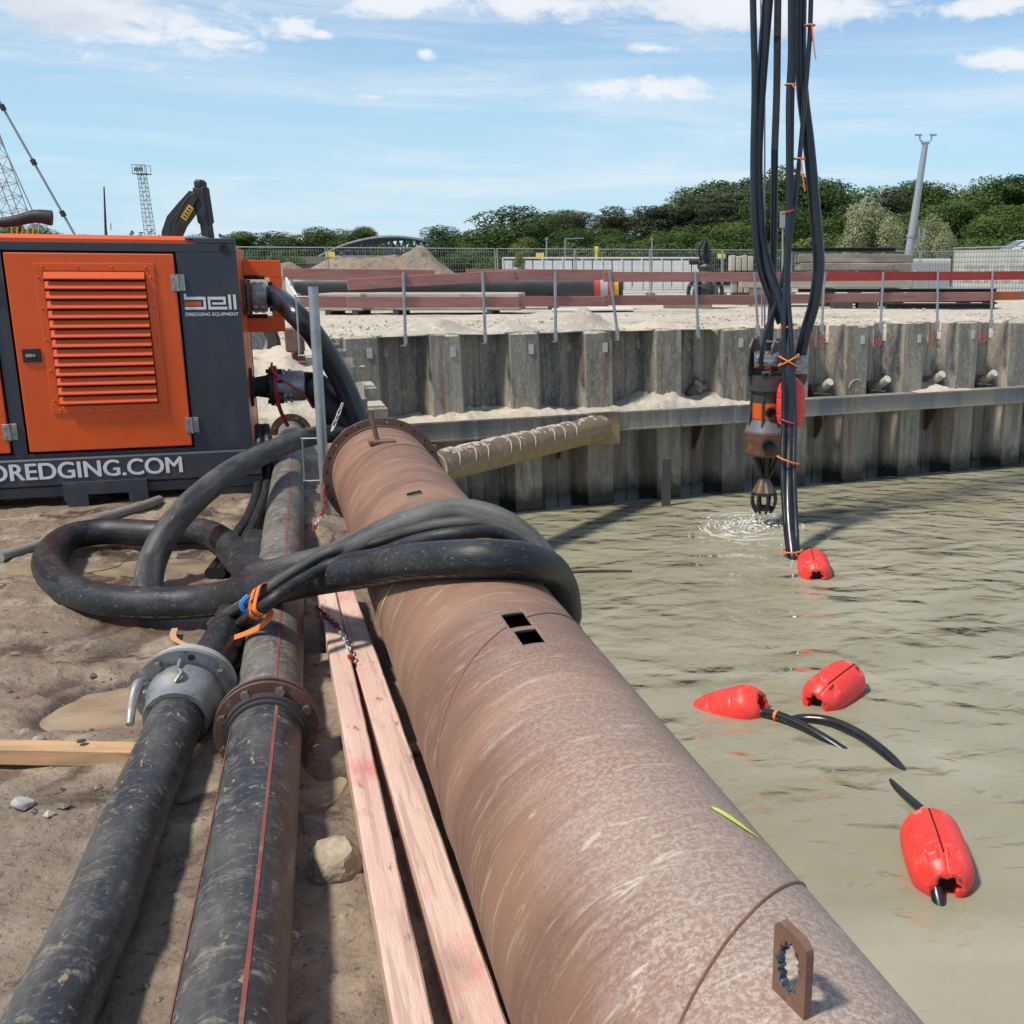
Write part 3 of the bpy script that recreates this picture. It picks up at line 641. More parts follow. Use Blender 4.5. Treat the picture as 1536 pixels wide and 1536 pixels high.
# the yard beyond the far wall, out to the horizon (its edge follows the folds of the sheet piles)
PW0 = 1.39; PHASE0 = WP(793, 720, .21)[0]
uu = np.concatenate([np.linspace(-500, -30, 14), np.arange(-28, -4, 1.0), np.arange(-4, 20, .07), np.arange(20, 60, 1.5), np.linspace(62, 700, 14)])
vv = np.concatenate([[-.16], np.arange(-.15, 3.2, .09), np.arange(3.2, 14, .35), np.arange(14, 60, 2.0), np.geomspace(62, 1600, 18)])
U_, V_ = np.meshgrid(uu, vv, indexing='ij')
_ph = ((U_ - PHASE0 + PW0 / 2) % PW0) - PW0 / 2; _dp = np.interp(np.abs(_ph), [.25, PW0 / 2 - .25], [.20, -.26])
V_ = np.where(V_ < .6, (-_dp) + (V_ + .16) / .76 * (.6 + _dp), V_)
yx = W0.x + WU.x * U_ - WN.x * V_; yy = W0.y + WU.y * U_ - WN.y * V_
yz = UP_Z + 0.03 * fbm(yx * .7, yy * .7, 4, 5) + (0.10 * np.clip(fbm(yx * 1.3, yy * 1.3, 4, 15), 0, 1) + 0.04 * fbm(yx * 4, yy * 4, 3, 25)) * (1 - sstep(V_, 1.2, 3.5)) + 0.015 * (1 - sstep(V_, -.16, .3))
yz[:, 0] = UP_Z - .35
grid_mesh('yard_ground', yx, yy, yz, m_yard, kind='structure')
# the flooded pit
wq = MB()
pts = [bank(-6, -0.22), bank(17.6, -0.22), W(-.1, .1, 0), W(60, 0.0, 0), W(60, 60, 0), bank(-6, -60)]
wq.add([(p.x, p.y, WATER_Z) for p in pts], [(0, 5, 4, 3, 2, 1)])
add('water', wq, m_water, kind='structure')
for i, (c, rx, ry, dp, an) in enumerate(PUD):
    mb = MB(); n = 40
    mb.add([(c.x + math.cos(R(an)) * rx * 1.5 * math.cos(a) - math.sin(R(an)) * ry * 1.5 * math.sin(a), c.y + math.sin(R(an)) * rx * 1.5 * math.cos(a) + math.cos(R(an)) * ry * 1.5 * math.sin(a), -dp + 0.010) for a in [2 * math.pi * k / n for k in range(n)]], [tuple(range(n))])
    add('puddle', mb, m_puddle, kind='structure')

# ---------------------------------------------------------------- sheet pile walls
PW = 1.39
def zprofile(u0, flip):
    """one Z pile: half back pan, web, half front pan (u, d)"""
    h = PW / 2; f = 0.25
    a = [(0, -.25), (f, -.25), (h - f, .21), (h, .21)]
    if flip: a = [(0, .21), (f, .21), (h - f, -.25), (h, -.25)]
    return [(u0 + u, d) for u, d in a]
def pile_mesh(prof, WF, top, bot, th=0.012):
    mb = MB(); n = len(prof)
    nr = []
    for i in range(n):
        a = prof[max(0, i - 1)]; b = prof[min(n - 1, i + 1)]; l = math.hypot(b[0] - a[0], b[1] - a[1]); nr.append((-(b[1] - a[1]) / l, (b[0] - a[0]) / l))
    fr = prof; bk = [(p[0] - q[0] * th, p[1] - q[1] * th) for p, q in zip(prof, nr)]
    loop = fr + bk[::-1]; k = len(loop)
    vs = [WF(u, d, bot) for u, d in loop] + [WF(u, d, top) for u, d in loop]
    fs = [(i, (i + 1) % k, k + (i + 1) % k, k + i) for i in range(k)]
    for i in range(n - 1): fs += [(k + i, k + i + 1, k + k - 2 - i, k + k - 1 - i)]
    mb.add(vs, fs)
    # clutch (interlock) at the end
    if prof[-1][1] < 0:
        u, d = prof[-1]; c = WF(u, d, 0); mb.tube([Vector((c.x, c.y, bot)), Vector((c.x, c.y, top))], 0.02, 6)
    return mb
far = thing('sheet_pile_wall', 'weathered steel sheet pile wall across the water, red numbers near its top', 'sheet pile wall', W(0, 0, -4))
PHASE = WP(793, 720, .21)[0]           # centre of a front pan
k0 = math.floor((0 - PHASE) / PW)
u = PHASE + k0 * PW; i = 0
UEND = 19.5
while u < UEND:
    for flip in (True, False):
        u0 = u if flip else u + PW / 2
        if u0 < -0.5: continue
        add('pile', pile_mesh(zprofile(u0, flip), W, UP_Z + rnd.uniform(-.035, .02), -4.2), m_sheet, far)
    u += PW
# painted numbers and tags
def wall_text(body, px, py, size, mt, d, sx=1.0):
    uu_, zz_ = WP(px, py, d); mb = text_mesh(body, size, 0.002, 0.008, 'CENTER', sx)
    T = Matrix((WU, Vector((0, 0, 1)), WN)).transposed(); xform(mb, T, W(uu_, d + .006, zz_)); add('painted_number', mb, mt, far)
def pan_px(k, z, d):          # pixel of pan centre, k counted in half pairs
    return PHASE + k * PW / 2
for body, px in (('A', 1128), ('A 53', 1232), ('A 56', 1318), ('A 57', 1408), ('58', 1490)):
    uq = WP(px, 500, -.21)[0]; kq = round((uq - PHASE - PW / 2) / PW); uc = PHASE + PW / 2 + kq * PW
    mb = text_mesh(body, 0.36, 0.002, 0.006, 'CENTER', .56 if len(body) > 2 else 1)
    T = Matrix((WU, Vector((0, 0, 1)), WN)).transposed(); xform(mb, T, W(uc, -.243, .30)); add('painted_number', mb, m_redtext, far)
for px in (560, 684, 801, 905, 1115, 1300, 1388, 1473):
    uq = WP(px, 512, .21)[0]; kq = round((uq - PHASE - .1) / PW); uc = PHASE + kq * PW + .12
    mb = MB(); mb.box(W(uc, .218, .48 + rnd.uniform(-.04, .03)), (.09, .012, .17), Matrix((WU, WN, Vector((0, 0, 1)))).transposed()); add('number_tag', mb, m_tag, far)
# yellow survey mark: arc, bar and cross
mb = MB(); uq, zq = WP(1290, 585, .21); uc = PHASE + round((uq - PHASE) / PW) * PW
cc = W(uc, .218, zq)
mb.tube([cc + WU * (.17 * math.cos(a)) + Vector((0, 0, .05 + .17 * math.sin(a))) for a in [math.pi * k / 14 for k in range(15)]], .008, 5)
add('chalk_arc', mb, m_tag, far)
mb = MB(); mb.box(cc, (.16, .006, .022), Matrix((WU, WN, Vector((0, 0, 1)))).transposed()); mb.box(cc + Vector((0, 0, -.05)), (.02, .006, .2), Matrix((WU, WN, Vector((0, 0, 1)))).transposed())
add('survey_mark', mb, m_yellowtext, far)
# anchors through the wall
for px, py in ((1234, 590), (1326, 585), (1414, 577), (1490, 575)):
    uq, zq = WP(px, py, -.21); kq = round((uq - PHASE - PW / 2) / PW); uc = PHASE + PW / 2 + kq * PW
    dirv = (WN * 0.80 + Vector((0, 0, .52)) + WU * .10).normalized(); o = W(uc, -.2, zq)
    T = Matrix((WU, dirv.cross(WU).normalized(), dirv)).transposed()
    mb = MB(); mb.box(o + dirv * .10, (.34, .34, .05), T, .008); mb.box(o + Vector((0, 0, -.06)), (.30, .28, .28), Matrix((WU, WN, Vector((0, 0, 1)))).transposed(), .02)
    a = add('anchor_plate', mb, m_rust, far)
    mb = MB(); mb.rod(o + dirv * .1, o + dirv * .52, .085, 14); add('anchor_sleeve', mb, m_crust, a, smooth=True)
    mb = MB(); mb.rod(o + dirv * .52, o + dirv * .535, .078, 14); add('anchor_cap', mb, m_tag, a)
    mb = MB(); mb.bar(o + dirv * .18 + WU * -.16 + Vector((0, 0, -.06)), o + dirv * .18 + WU * .2 + Vector((0, 0, -.10)), .035, .03); add('wedge', mb, m_crust, a)
# waler: a long H beam on brackets, in two lengths
UB = WP(1205, 610, .55)[0]
walers = []
for (ua, ub, lab, za) in ((0.35, UB - 0.04, 'silt-covered steel waler beam along the wall behind the brown strut', -.70), (UB, UEND, 'bare grey steel waler beam below the wall anchors', -.66)):
    w = thing('waler_beam', lab, 'beam', W(ua, .4, za - .3))
    T = Matrix((WN, Vector((0, 0, 1)), WU)).transposed(); hgt = .30
    prof = [(.215, -.14), (.56, -.14), (.56, .14 + .02), (.215, .16)]
    mb = MB(); mb.sweep([(x, y) for x, y in prof], W(ua, 0, za - .14), W(ub, 0, za - .14), T); add('beam_web', mb, m_waler, w)
    mb = MB(); mb.sweep([(.548, .145), (.585, .145), (.585, .175), (.548, .175)], W(ua, 0, za - .14), W(ub, 0, za - .14), T); add('top_lip', mb, m_waler, w)
    mb = MB(); mb.sweep([(.548, -.17), (.585, -.17), (.585, -.138), (.548, -.138)], W(ua, 0, za - .14), W(ub, 0, za - .14), T); add('bottom_lip', mb, m_waler, w)
    uk = PHASE + math.ceil((ua - PHASE) / PW) * PW; j = 0
    while uk < ub:
        if j % 2 == 0:
            mb = MB(); q = uk + PW / 2
            mb.prism([(.0, -.16), (.52, -.16), (.08, -.75), (.0, -.75)], .03, Matrix((WN, Vector((0, 0, 1)), WU)).transposed(), W(q, -.20, za - .14)); add('bracket', mb, m_rust, w)
        uk += PW; j += 1
    walers.append(w)
# sand lying on the waler and heaps along the top of the wall
def sand_strip(name, u0, u1, d0, d1, zb, hfun, label, nu, nd=14):
    uu_ = np.linspace(u0, u1, nu); dd_ = np.linspace(d0, d1, nd); U2, D2 = np.meshgrid(uu_, dd_, indexing='ij')
    e = np.sin(np.pi * np.clip((D2 - d0) / (d1 - d0), 0, 1)) ** .5
    sl = 1 - .75 * (D2 - d0) / (d1 - d0)
    H_ = hfun(U2) * sl * (1 + .5 * fbm(U2 * 5, D2 * 5, 4, 13)) + .03 * fbm(U2 * 9, D2 * 9, 3, 4) + .012
    Z = zb + np.clip(H_, .004, 9) * np.where((D2 >= d1 - 1e-6), 0.0, 1.0) - np.where((D2 >= d1 - 1e-6), .01, 0)
    X = W0.x + WU.x * U2 + WN.x * D2; Y = W0.y + WU.y * U2 + WN.y * D2
    o = grid_mesh(name, X, Y, Z, m_sand, kind=None); o['label'] = label; o['category'] = 'sand'; return o
def hw(u):
    h = .05 + .05 * np.clip(fbm(u * 1.3, u * 0, 3, 2), -.6, 1)
    for px, a, w_ in ((690, .12, .5), (785, .16, .55), (990, .26, .42), (1020, .16, .5), (1085, .16, .3), (905, .07, .4)):
        c = WP(px, 605, .3)[0]; h = h + a * np.exp(-((u - c) / w_) ** 2)
    return h
sand_strip('sand_ledge', 0.4, UB - .06, -.19, .545, -.685, hw, 'pale sand spilled along the waler ledge behind the brown strut', 260)
c1 = WP(1410, 585, .3)[0]
sand_strip('sand_heap', c1 - .7, c1 + .7, -.19, .50, -.642, lambda u: .17 * np.exp(-((u - c1) / .3) ** 2), 'small sand heap on the bare grey waler under an anchor', 40)
for px, a, w_, lab in ((655, .30, .55, 'grey sand heap at the wall top beside the crooked red board'), (878, .42, .5, 'tallest pointed sand heap on the wall top by the leaning post'), (770, .16, .45, 'low sand heap on the wall top between two guard posts'), (985, .14, .5, 'flattened sand heap on the wall top near the grab')):
    c = WP(px, 497, -.4)[0]
    def hf(U, V): return a * np.exp(-((U - c) / w_) ** 2 - ((V - .62) / .42) ** 2) * (1 + .35 * fbm(U * 4, V * 4, 4, px)) - .02
    U2, V2 = np.meshgrid(np.linspace(c - 2 * w_, c + 2 * w_, 60), np.linspace(-.14, 1.5, 40), indexing='ij')
    X = W0.x + WU.x * U2 - WN.x * V2; Y = W0.y + WU.y * U2 - WN.y * V2
    o = grid_mesh('sand_heap', X, Y, UP_Z + .02 + hf(U2, V2), m_sand); o['label'] = lab; o['category'] = 'sand'
# odd plank end stuck in front of the wall at the water
mb = MB(); p = GY(998, 748, 18.75); mb.bar(Vector((p.x, p.y, -2.9)), Vector((p.x + .03, p.y, -1.55)), .03, .17, .004); add('steel_plate', mb, m_hbeam, label='narrow steel plate standing in the water against the wall', cat='plate')
mb = MB(); a_ = G(832, 860, WATER_Z + .01); b_ = G(948, 857, WATER_Z + .01); mb.tube(cr([a_, (a_ + b_) / 2 + Vector((0, .03, .012)), b_], 6), .022, 8); add('driftwood', mb, m_bark, label='thin dark stick floating on the water beside the steel pipe', cat='stick')

# the wall of the near bank, its tops stepping down towards the pipe
near = thing('bank_wall', 'sheet pile wall of the near bank stepping down under the steel pipe', 'sheet pile wall', bank(8, -.2, -4))
def BW(u, d, z): return bank(u, -.22 - d, z)
s = -4.0
while s < 17.4:
    top = float(-.03 + (UP_Z - .02) * sstep(s + .35, 9.8, 15.0))
    for flip in (True, False):
        s0 = s if flip else s + PW / 2
        pr = [(uq, dq) for uq, dq in zprofile(s0, flip)]
        tp = float(-.03 + (UP_Z + .02) * sstep(s0 + .35, 9.4, 15.0))
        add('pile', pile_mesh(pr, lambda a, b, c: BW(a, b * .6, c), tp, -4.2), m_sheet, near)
    s += PW
# concrete stubs / cut piles seen as steps just beyond the flange
for i, (px, py, Y) in enumerate(((600, 672, 10.3), (572, 640, 11.6), (553, 608, 12.9), (540, 578, 14.2))):
    p = GY(px, py, Y); mb = MB(); q = Vector((p.x, p.y, 0)); T = Matrix((PL * -1, PD, Vector((0, 0, 1)))).transposed()
    mb.box(Vector((p.x, p.y, p.z - 1.0)), (.42, .55, 2.0), T, .02)
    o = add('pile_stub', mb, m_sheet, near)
    mb = MB(); mb.box(Vector((p.x, p.y, p.z + .012)), (.36, .48, .03), T, .01); add('sand_cap', mb, m_crust, o)
# ---------------------------------------------------------------- the big rusty steel pipe
S0, S1 = -2.2, 7.55
sp = thing('steel_pipe', 'big rusty brown steel pipe with square cut-outs lying along the bank edge', 'pipe', bank(2.5, 0, 0))
holes = [(3.185, 3.335, -7.2, 6.2), (3.022, 3.160, -6.5, 4.5 + 2), (5.29, 5.385, -16.5, -3.0)]
sb = sorted(set([round(x, 4) for x in np.arange(S0, S1, .1)] + [S1] + [h[0] for h in holes] + [h[1] for h in holes]))
ab = sorted(set([float(a) for a in range(-180, 180, 4)] + [h[2] for h in holes] + [h[3] for h in holes]))
mb = MB(); mb.uv = {}; na, ns = len(ab), len(sb)
for s_ in sb:
    wob = 0.0
    for a_ in ab: mb.v.append(tuple(cyl(s_, a_)))
for i in range(ns - 1):
    for j in range(na):
        j2 = (j + 1) % na; a0 = ab[j]; a1 = ab[j2] + (360 if j2 == 0 else 0)
        am, sm = (a0 + a1) / 2, (sb[i] + sb[i + 1]) / 2
        if any(h[0] < sm < h[1] and h[2] < am < h[3] for h in holes): continue
        k = PR * math.pi / 180
        mb.uv[len(mb.f)] = ((a0 * k, sb[i]), (a1 * k, sb[i]), (a1 * k, sb[i + 1]), (a0 * k, sb[i + 1]))
        mb.f.append((i * na + j, i * na + j2, (i + 1) * na + j2, (i + 1) * na + j))
shell = add('pipe_shell', mb, m_pipe, sp, smooth=True)
md = shell.modifiers.new('wall', 'SOLIDIFY'); md.thickness = 0.013; md.offset = 1 if False else -1
# bright torch-cut rims round the openings
for h in holes:
    mb = MB(); pts = []
    for (a, b) in ((0, 2), (1, 2), (1, 3), (0, 3)): pts.append((h[a], h[b]))
    for q in range(4):
        (sa, aa), (sb2, ab2) = pts[q], pts[(q + 1) % 4]
        mb.tube([cyl(sa + (sb2 - sa) * t / 4 , aa + (ab2 - aa) * t / 4, PR - .003) for t in range(5)], .0030, 6)
    add('cut_edge', mb, m_bareedge, sp)
# spiral weld seam
wa = lambda s_: (17 + (s_ - 1.575) / .00486)
hs = [s_ for s_ in np.arange(S0 + .05, S1 - .1, .004) if any(h[0] < s_ < h[1] and h[2] < ((wa(s_) + 180) % 360 - 180) < h[3] for h in holes)]
for sa_, sb2_ in (((S0 + .05, hs[0]), (hs[-1], S1 - .1)) if hs else ((S0 + .05, S1 - .1),)):
    mb = MB(); mb.tube([cyl(s_, wa(s_), PR + .0005) for s_ in np.arange(sa_, sb2_, .012)], .0034, 6); add('spiral_weld', mb, m_rustplate, sp, smooth=True)
# end flange with bolt holes
FS = 7.55
mb = MB(); mb.ring(AX0 + AXD * FS, AXD, PR - .02, .418, .030, 72); mb.ring(AX0 + AXD * (FS - .03), AXD, PR, PR + .012, .03, 72)
fl = add('end_flange', mb, m_rust, sp, smooth=True, ang=30)
for k in range(24):
    a = 360 / 24 * (k + .5); mb = MB(); c = cyl(FS - .0155, a, .389); mb.rod(c, c + AXD * .004, .009, 8); add('bolt_hole', mb, m_gap if k % 5 else m_steel, fl)
# green paint lines
for (pts_, w_) in (([(607, 860), (592, 875), (580, 895), (571, 920), (568, 945)], .010), ([(1068, 1213), (1086, 1222), (1103, 1233), (1120, 1245), (1136, 1257)], .042)):
    P_ = []
    for (a, b) in pts_:
        q = hit(a, b) - AX0; s_ = q.dot(AXD); n_ = q - AXD * s_; P_.append((s_, math.degrees(math.atan2(n_.dot(AXR), n_.dot(AXU)))))
    mb = MB(); f_ = []
    P2 = []
    for i in range(len(P_) - 1):
        for k in range(5): t = k / 5; P2.append(tuple(P_[i][j] * (1 - t) + P_[i + 1][j] * t for j in (0, 1)))
    P2.append(P_[-1])
    for i, (s_, a_) in enumerate(P2):
        t = i / (len(P2) - 1); ww = w_ * (.35 + math.sin(math.pi * min(1, t * 1.1 + .03)) * .65 + .08 * rnd.random())
        mb.v.append(tuple(cyl(s_ - ww / 2, a_, PR + .0025))); mb.v.append(tuple(cyl(s_ + ww / 2, a_, PR + .0025)))
        if i: mb.f.append((2 * i - 2, 2 * i - 1, 2 * i + 1, 2 * i))
    add('paint_line', mb, m_paintgreen, sp)
# lifting lug with a ragged torch-cut eye
sL, sR = 1.325, 1.238; aL = 0.2
lb = cyl(sL, aL - 1.5, PR); lr = cyl(sR, aL + .6, PR); ex = (lr - lb).normalized(); ez = (AXU * math.cos(R(aL)) + AXR * math.sin(R(aL))); ez = (ez - ex * ez.dot(ex)).normalized(); ey = ez.cross(ex)
wL = (lr - lb).length; hL = .138
T = Matrix((ex, ez, ey * -1)).transposed()
# plate outline with hole: strip between outer polygon and ragged inner outline
def lug():
    n = 48; outer = []; inner = []
    w2 = wL
    corners = [(0, -.02), (w2, -.02), (w2, hL - .012), (w2 - .018, hL), (.014, hL), (0, hL - .014)]
    c0 = (w2 * .47, hL * .50)
    for k in range(n):
        a = 2 * math.pi * k / n; dx, dy = math.cos(a), math.sin(a); best = 9
        for q in range(len(corners)):
            (x1, y1), (x2, y2) = corners[q], corners[(q + 1) % len(corners)]
            den = dx * (y2 - y1) - dy * (x2 - x1)
            if abs(den) < 1e-9: continue
            t = ((x1 - c0[0]) * (y2 - y1) - (y1 - c0[1]) * (x2 - x1)) / den; u_ = ((x1 - c0[0]) * dy - (y1 - c0[1]) * dx) / den
            if t > 0 and -1e-6 <= u_ <= 1 + 1e-6: best = min(best, t)
        outer.append((c0[0] + dx * best, c0[1] + dy * best))
        rr = 1.0 / math.sqrt((dx * math.cos(.12) - dy * math.sin(.12)) ** 2 / .027 ** 2 + (dx * math.sin(.12) + dy * math.cos(.12)) ** 2 / .047 ** 2) * (1 + .13 * math.sin(k * 2.4) + .09 * rnd.uniform(-1, 1))
        inner.append((c0[0] + dx * rr, c0[1] + dy * rr))
    return outer, inner
ou, inn = lug(); n = len(ou); th = .015
mb = MB(); vs = []
for zz in (-th / 2, th / 2):
    vs += [(x, y, zz) for x, y in ou] + [(x, y, zz) for x, y in inn]
fs = []
for k in range(n):
    k2 = (k + 1) % n
    fs += [(k, n + k, n + k2, k2), (2 * n + k, 2 * n + k2, 3 * n + k2, 3 * n + k), (k, k2, 2 * n + k2, 2 * n + k)]
mb.add(vs, fs, T, lb); lugp = add('lifting_lug', mb, m_rustplate, sp, label='rusty upright lifting lug with a ragged torch-cut eye')
mb = MB(); vs = [(x, y, -th / 2) for x, y in inn] + [((x * .97 + wL * .47 * .03), (y * .97 + hL * .5 * .03), 0) for x, y in inn] + [(x, y, th / 2) for x, y in inn]
fs = [];
for k in range(n):
    k2 = (k + 1) % n; fs += [(k, n + k, n + k2, k2), (n + k, 2 * n + k, 2 * n + k2, n + k2)]
mb.add(vs, fs, T, lb)
for k in range(0, n, 2):
    x, y = inn[k]; mb.box(lb + T @ Vector((x, y, rnd.uniform(-.006, .006))), (rnd.uniform(.002, .006), rnd.uniform(.003, .007), rnd.uniform(.006, .013)), T @ Matrix.Rotation(rnd.random() * 3, 3, 'Z'))
add('torch_cut_rim', mb, m_cut, lugp)
mb = MB()
for k in range(2): 
    q = cyl(sL - .012 - k * .012, aL - 3.4, PR + .001); pass
# small plate and rod welded on near the flange
q = hit(572, 664); s_ = (q - AX0).dot(AXD); mb = MB()
T2 = Matrix((AXR, AXD, AXU)).transposed(); mb.box(cyl(s_, -9, PR + .008), (.17, .10, .024), T2, .004); sp2 = add('welded_plate', mb, m_rustplate, sp)
mb = MB(); b0 = cyl(s_ + .02, -13, PR); mb.rod(b0, b0 + Vector((-.045, .03, .20)), .016, 8); mb.box(b0 + Vector((-.046, .03, .205)), (.05, .03, .02)); add('stub_rod', mb, m_rust, sp2)

# ---------------------------------------------------------------- HDPE pipes
def on_ground_path(pts, n=10): return cr([G(x, y, z) for x, y, z in pts], n)
def stripe(path, r, ang, w, parent, mt=m_redline, name='red_stripe'):
    P_ = [Vector(p) for p in path]; mb = MB()
    for i, p in enumerate(P_):
        t = (P_[min(i + 1, len(P_) - 1)] - P_[max(i - 1, 0)]).normalized(); sd_ = t.cross(Vector((0, 0, 1))).normalized(); up_ = sd_.cross(t)
        for k, da in enumerate((-w / r / 2, w / r / 2)):
            a = R(ang) + da; mb.v.append(tuple(p + (sd_ * math.sin(a) + up_ * math.cos(a)) * (r + .0022)))
        if i: mb.f.append((2 * i - 2, 2 * i - 1, 2 * i + 1, 2 * i))
    return add(name, mb, mt, parent)
R2 = .130
A = G(400, 1092, R2)
nearpts = cr([A, G(378, 1270, R2), G(343, 1536, R2), G(343, 1536, R2) * 1 + (G(343, 1536, R2) - G(378, 1270, R2)) * 1.6], 12)
farpts = cr([G(401, 1082, R2), G(409, 1000, R2), G(415, 925, R2), G(423, 830, R2 + .01), G(430, 740, R2 + .02), G(437, 672, R2 + .04), G(437, 650, R2 + .07)], 12)
hp = thing('plastic_pipe', 'thick muddy black plastic pipe with red stripes nearest the timbers', 'pipe', (A.x, A.y, 0), group='black pipes on the mud')
mb = MB(); mb.tube(nearpts, R2, 40, uv=True); add('pipe_length', mb, m_hdpe, hp, smooth=True)
stripe(nearpts, R2, -22, .011, hp); stripe(nearpts, R2, 60, .010, hp)
dA = (nearpts[1] - nearpts[0]).normalized()
mb = MB(); mb.ring(nearpts[0] + dA * .03, dA, R2 - .004, R2 + .022, .05, 48); mb.ring(nearpts[0] + dA * .065, dA, R2 - .004, R2 + .012, .03, 48); add('stub_end', mb, m_hdpe, hp, smooth=True, ang=30)
fl = None
for k, off in enumerate((.0, -.046)):
    mb = MB(); mb.ring(nearpts[0] + dA * off, dA, R2 - .003, .190, .022, 64)
    f_ = add('backing_flange', mb, m_rust, hp, smooth=True, ang=30)
    if k == 0: fl = f_
Tn = frame(dA)
for k in range(8):
    a = 2 * math.pi * (k + .5) / 8; c = nearpts[0] + Tn @ Vector((math.cos(a) * .164, math.sin(a) * .164, 0))
    mb = MB(); mb.rod(c - dA * .075, c + dA * .03, .010, 8); mb.lathe([(0, .034), (.018, .034), (.019, .012), (0, .012)], c, dA, 6); add('bolt', mb, m_steel if k in (1, 2, 6) else m_rust, fl)
fp = thing('plastic_pipe', 'thick muddy black plastic pipe running under the hoses towards the power pack', 'pipe', (farpts[6].x, farpts[6].y, 0), group='black pipes on the mud')
mb = MB(); mb.tube(farpts, R2, 36, uv=True); add('pipe_length', mb, m_hdpefar, fp, smooth=True)
stripe(farpts, R2, 16, .010, fp)
dB = (farpts[-1] - farpts[-2]).normalized()
mb = MB(); mb.ring(farpts[-1], dB, R2 - .02, .205, .03, 48); ff = add('end_flange', mb, m_rust, fp, smooth=True, ang=30)
for k in range(8):
    a = 2 * math.pi * (k + .5) / 8; c = farpts[-1] + frame(dB) @ Vector((math.cos(a) * .17, math.sin(a) * .17, 0)); mb = MB(); mb.rod(c - dB * .03, c + dB * .03, .016, 8); add('bolt', mb, m_steel, ff)
# thinner pipe with the quick coupling
R1 = .10
p1 = cr([G(268, 1070, R1 + .045), G(250, 1115, R1 + .02), G(205, 1220, R1), G(148, 1370, R1), G(72, 1536, R1), G(72, 1536, R1) + (G(72, 1536, R1) - G(148, 1370, R1)) * 1.8], 12)
hp1 = thing('plastic_pipe', 'thinner muddy black plastic pipe ending in the grey quick coupling', 'pipe', (p1[0].x, p1[0].y, 0), group='black pipes on the mud')
mb = MB(); mb.tube(p1, R1, 36, uv=True); add('pipe_length', mb, m_hdpe, hp1, smooth=True)
# coupling (cast aluminium) between pipe and suction hose
d1 = (p1[0] - p1[2]).normalized(); c0 = p1[0]
cp_ = thing('quick_coupling', 'grey cast aluminium quick coupling with flange and lever on the pipe end', 'coupling', (c0.x, c0.y, 0))
mb = MB(); mb.lathe([(R1 + .002, -.05), (R1 + .02, -.05), (R1 + .024, -.03), (R1 + .024, .03), (R1 + .04, .06), (R1 + .044, .10), (R1 + .042, .14), (R1 + .012, .15), (R1 + .012, .17)], c0, d1, 48); add('coupling_body', mb, m_alu, cp_, smooth=True, ang=35)
mb = MB(); mb.ring(c0 + d1 * .165, d1, R1 - .02, .198, .024, 56); cf = add('coupling_flange', mb, m_alu, cp_, smooth=True, ang=30)
T1 = frame(d1)
for k in range(8):
    a = 2 * math.pi * (k + .3) / 8; c = c0 + d1 * .150 + T1 @ Vector((math.cos(a) * .168, math.sin(a) * .168, 0)); mb = MB()
    if k % 2: mb.lathe([(0, -.024), (.017, -.024), (.018, -.002), (0, -.002)], c, d1, 6); add('bolt', mb, m_steel, cf)
    else: mb.rod(c - d1 * .0005, c + d1 * .002, .014, 10); add('bolt_hole', mb, m_black, cf)
mb = MB(); mb.lathe([(R1 + .07, .178), (R1 + .085, .19), (R1 + .082, .24), (R1 + .05, .29), (R1 + .02, .31)], c0, d1, 48); mb.ring(c0 + d1 * .20, d1, R1 + .02, R1 + .09, .018, 48); add('hose_tail', mb, mat('whitish_casting', (0.42, 0.42, 0.41), (0.33, 0.31, 0.28), 9, rough=0.6, bump=0.2, bs=40, bdist=0.004), cp_, smooth=True, ang=35)
sdv = d1.cross(Vector((0, 0, 1))).normalized(); upv = sdv.cross(d1)
for sgn in (-1,):
    la = c0 + d1 * .10 + sdv * (sgn * (R1 + .045)) + upv * .045; mb = MB()
    mb.tube(cr([la + d1 * .035 + upv * .02, la + d1 * .0 + upv * .045 + sdv * sgn * .012, la - d1 * .07 + upv * .015 + sdv * sgn * .02, la - d1 * .17 - upv * .035 + sdv * sgn * .015], 6), lambda t: .024 - .009 * t, 12)
    mb.box(la + d1 * .01, (.045, .06, .09), T1, .008); mb.rod(la - sdv * .03, la + sdv * .03, .012, 8)
    add('cam_lever', mb, m_alu, cp_, smooth=True)
mb = MB(); mb.tube(cr([c0 + d1 * .02 + upv * (R1 + .03), c0 + d1 * .05 + upv * (R1 + .055) + sdv * .02, c0 + d1 * .09 + upv * (R1 + .05), c0 + d1 * .14 + upv * (R1 + .062)], 5), .008, 8); add('locking_hook', mb, m_alu, cp_, smooth=True)
# suction hose from the coupling back under the loop
h1 = cr([c0 + d1 * .24, G(322, 985, .13), G(345, 945, .12), G(362, 905, .115), G(372, 872, .11), G(378, 842, .11), G(384, 815, .10)], 10)
sh = thing('suction_hose', 'dark rubber hose leaving the grey coupling beneath the thick loop', 'hose', (h1[20].x, h1[20].y, 0))
mb = MB(); mb.tube(h1, R1 - .003, 28, uv=True); add('hose_body', mb, m_hose, sh, smooth=True)

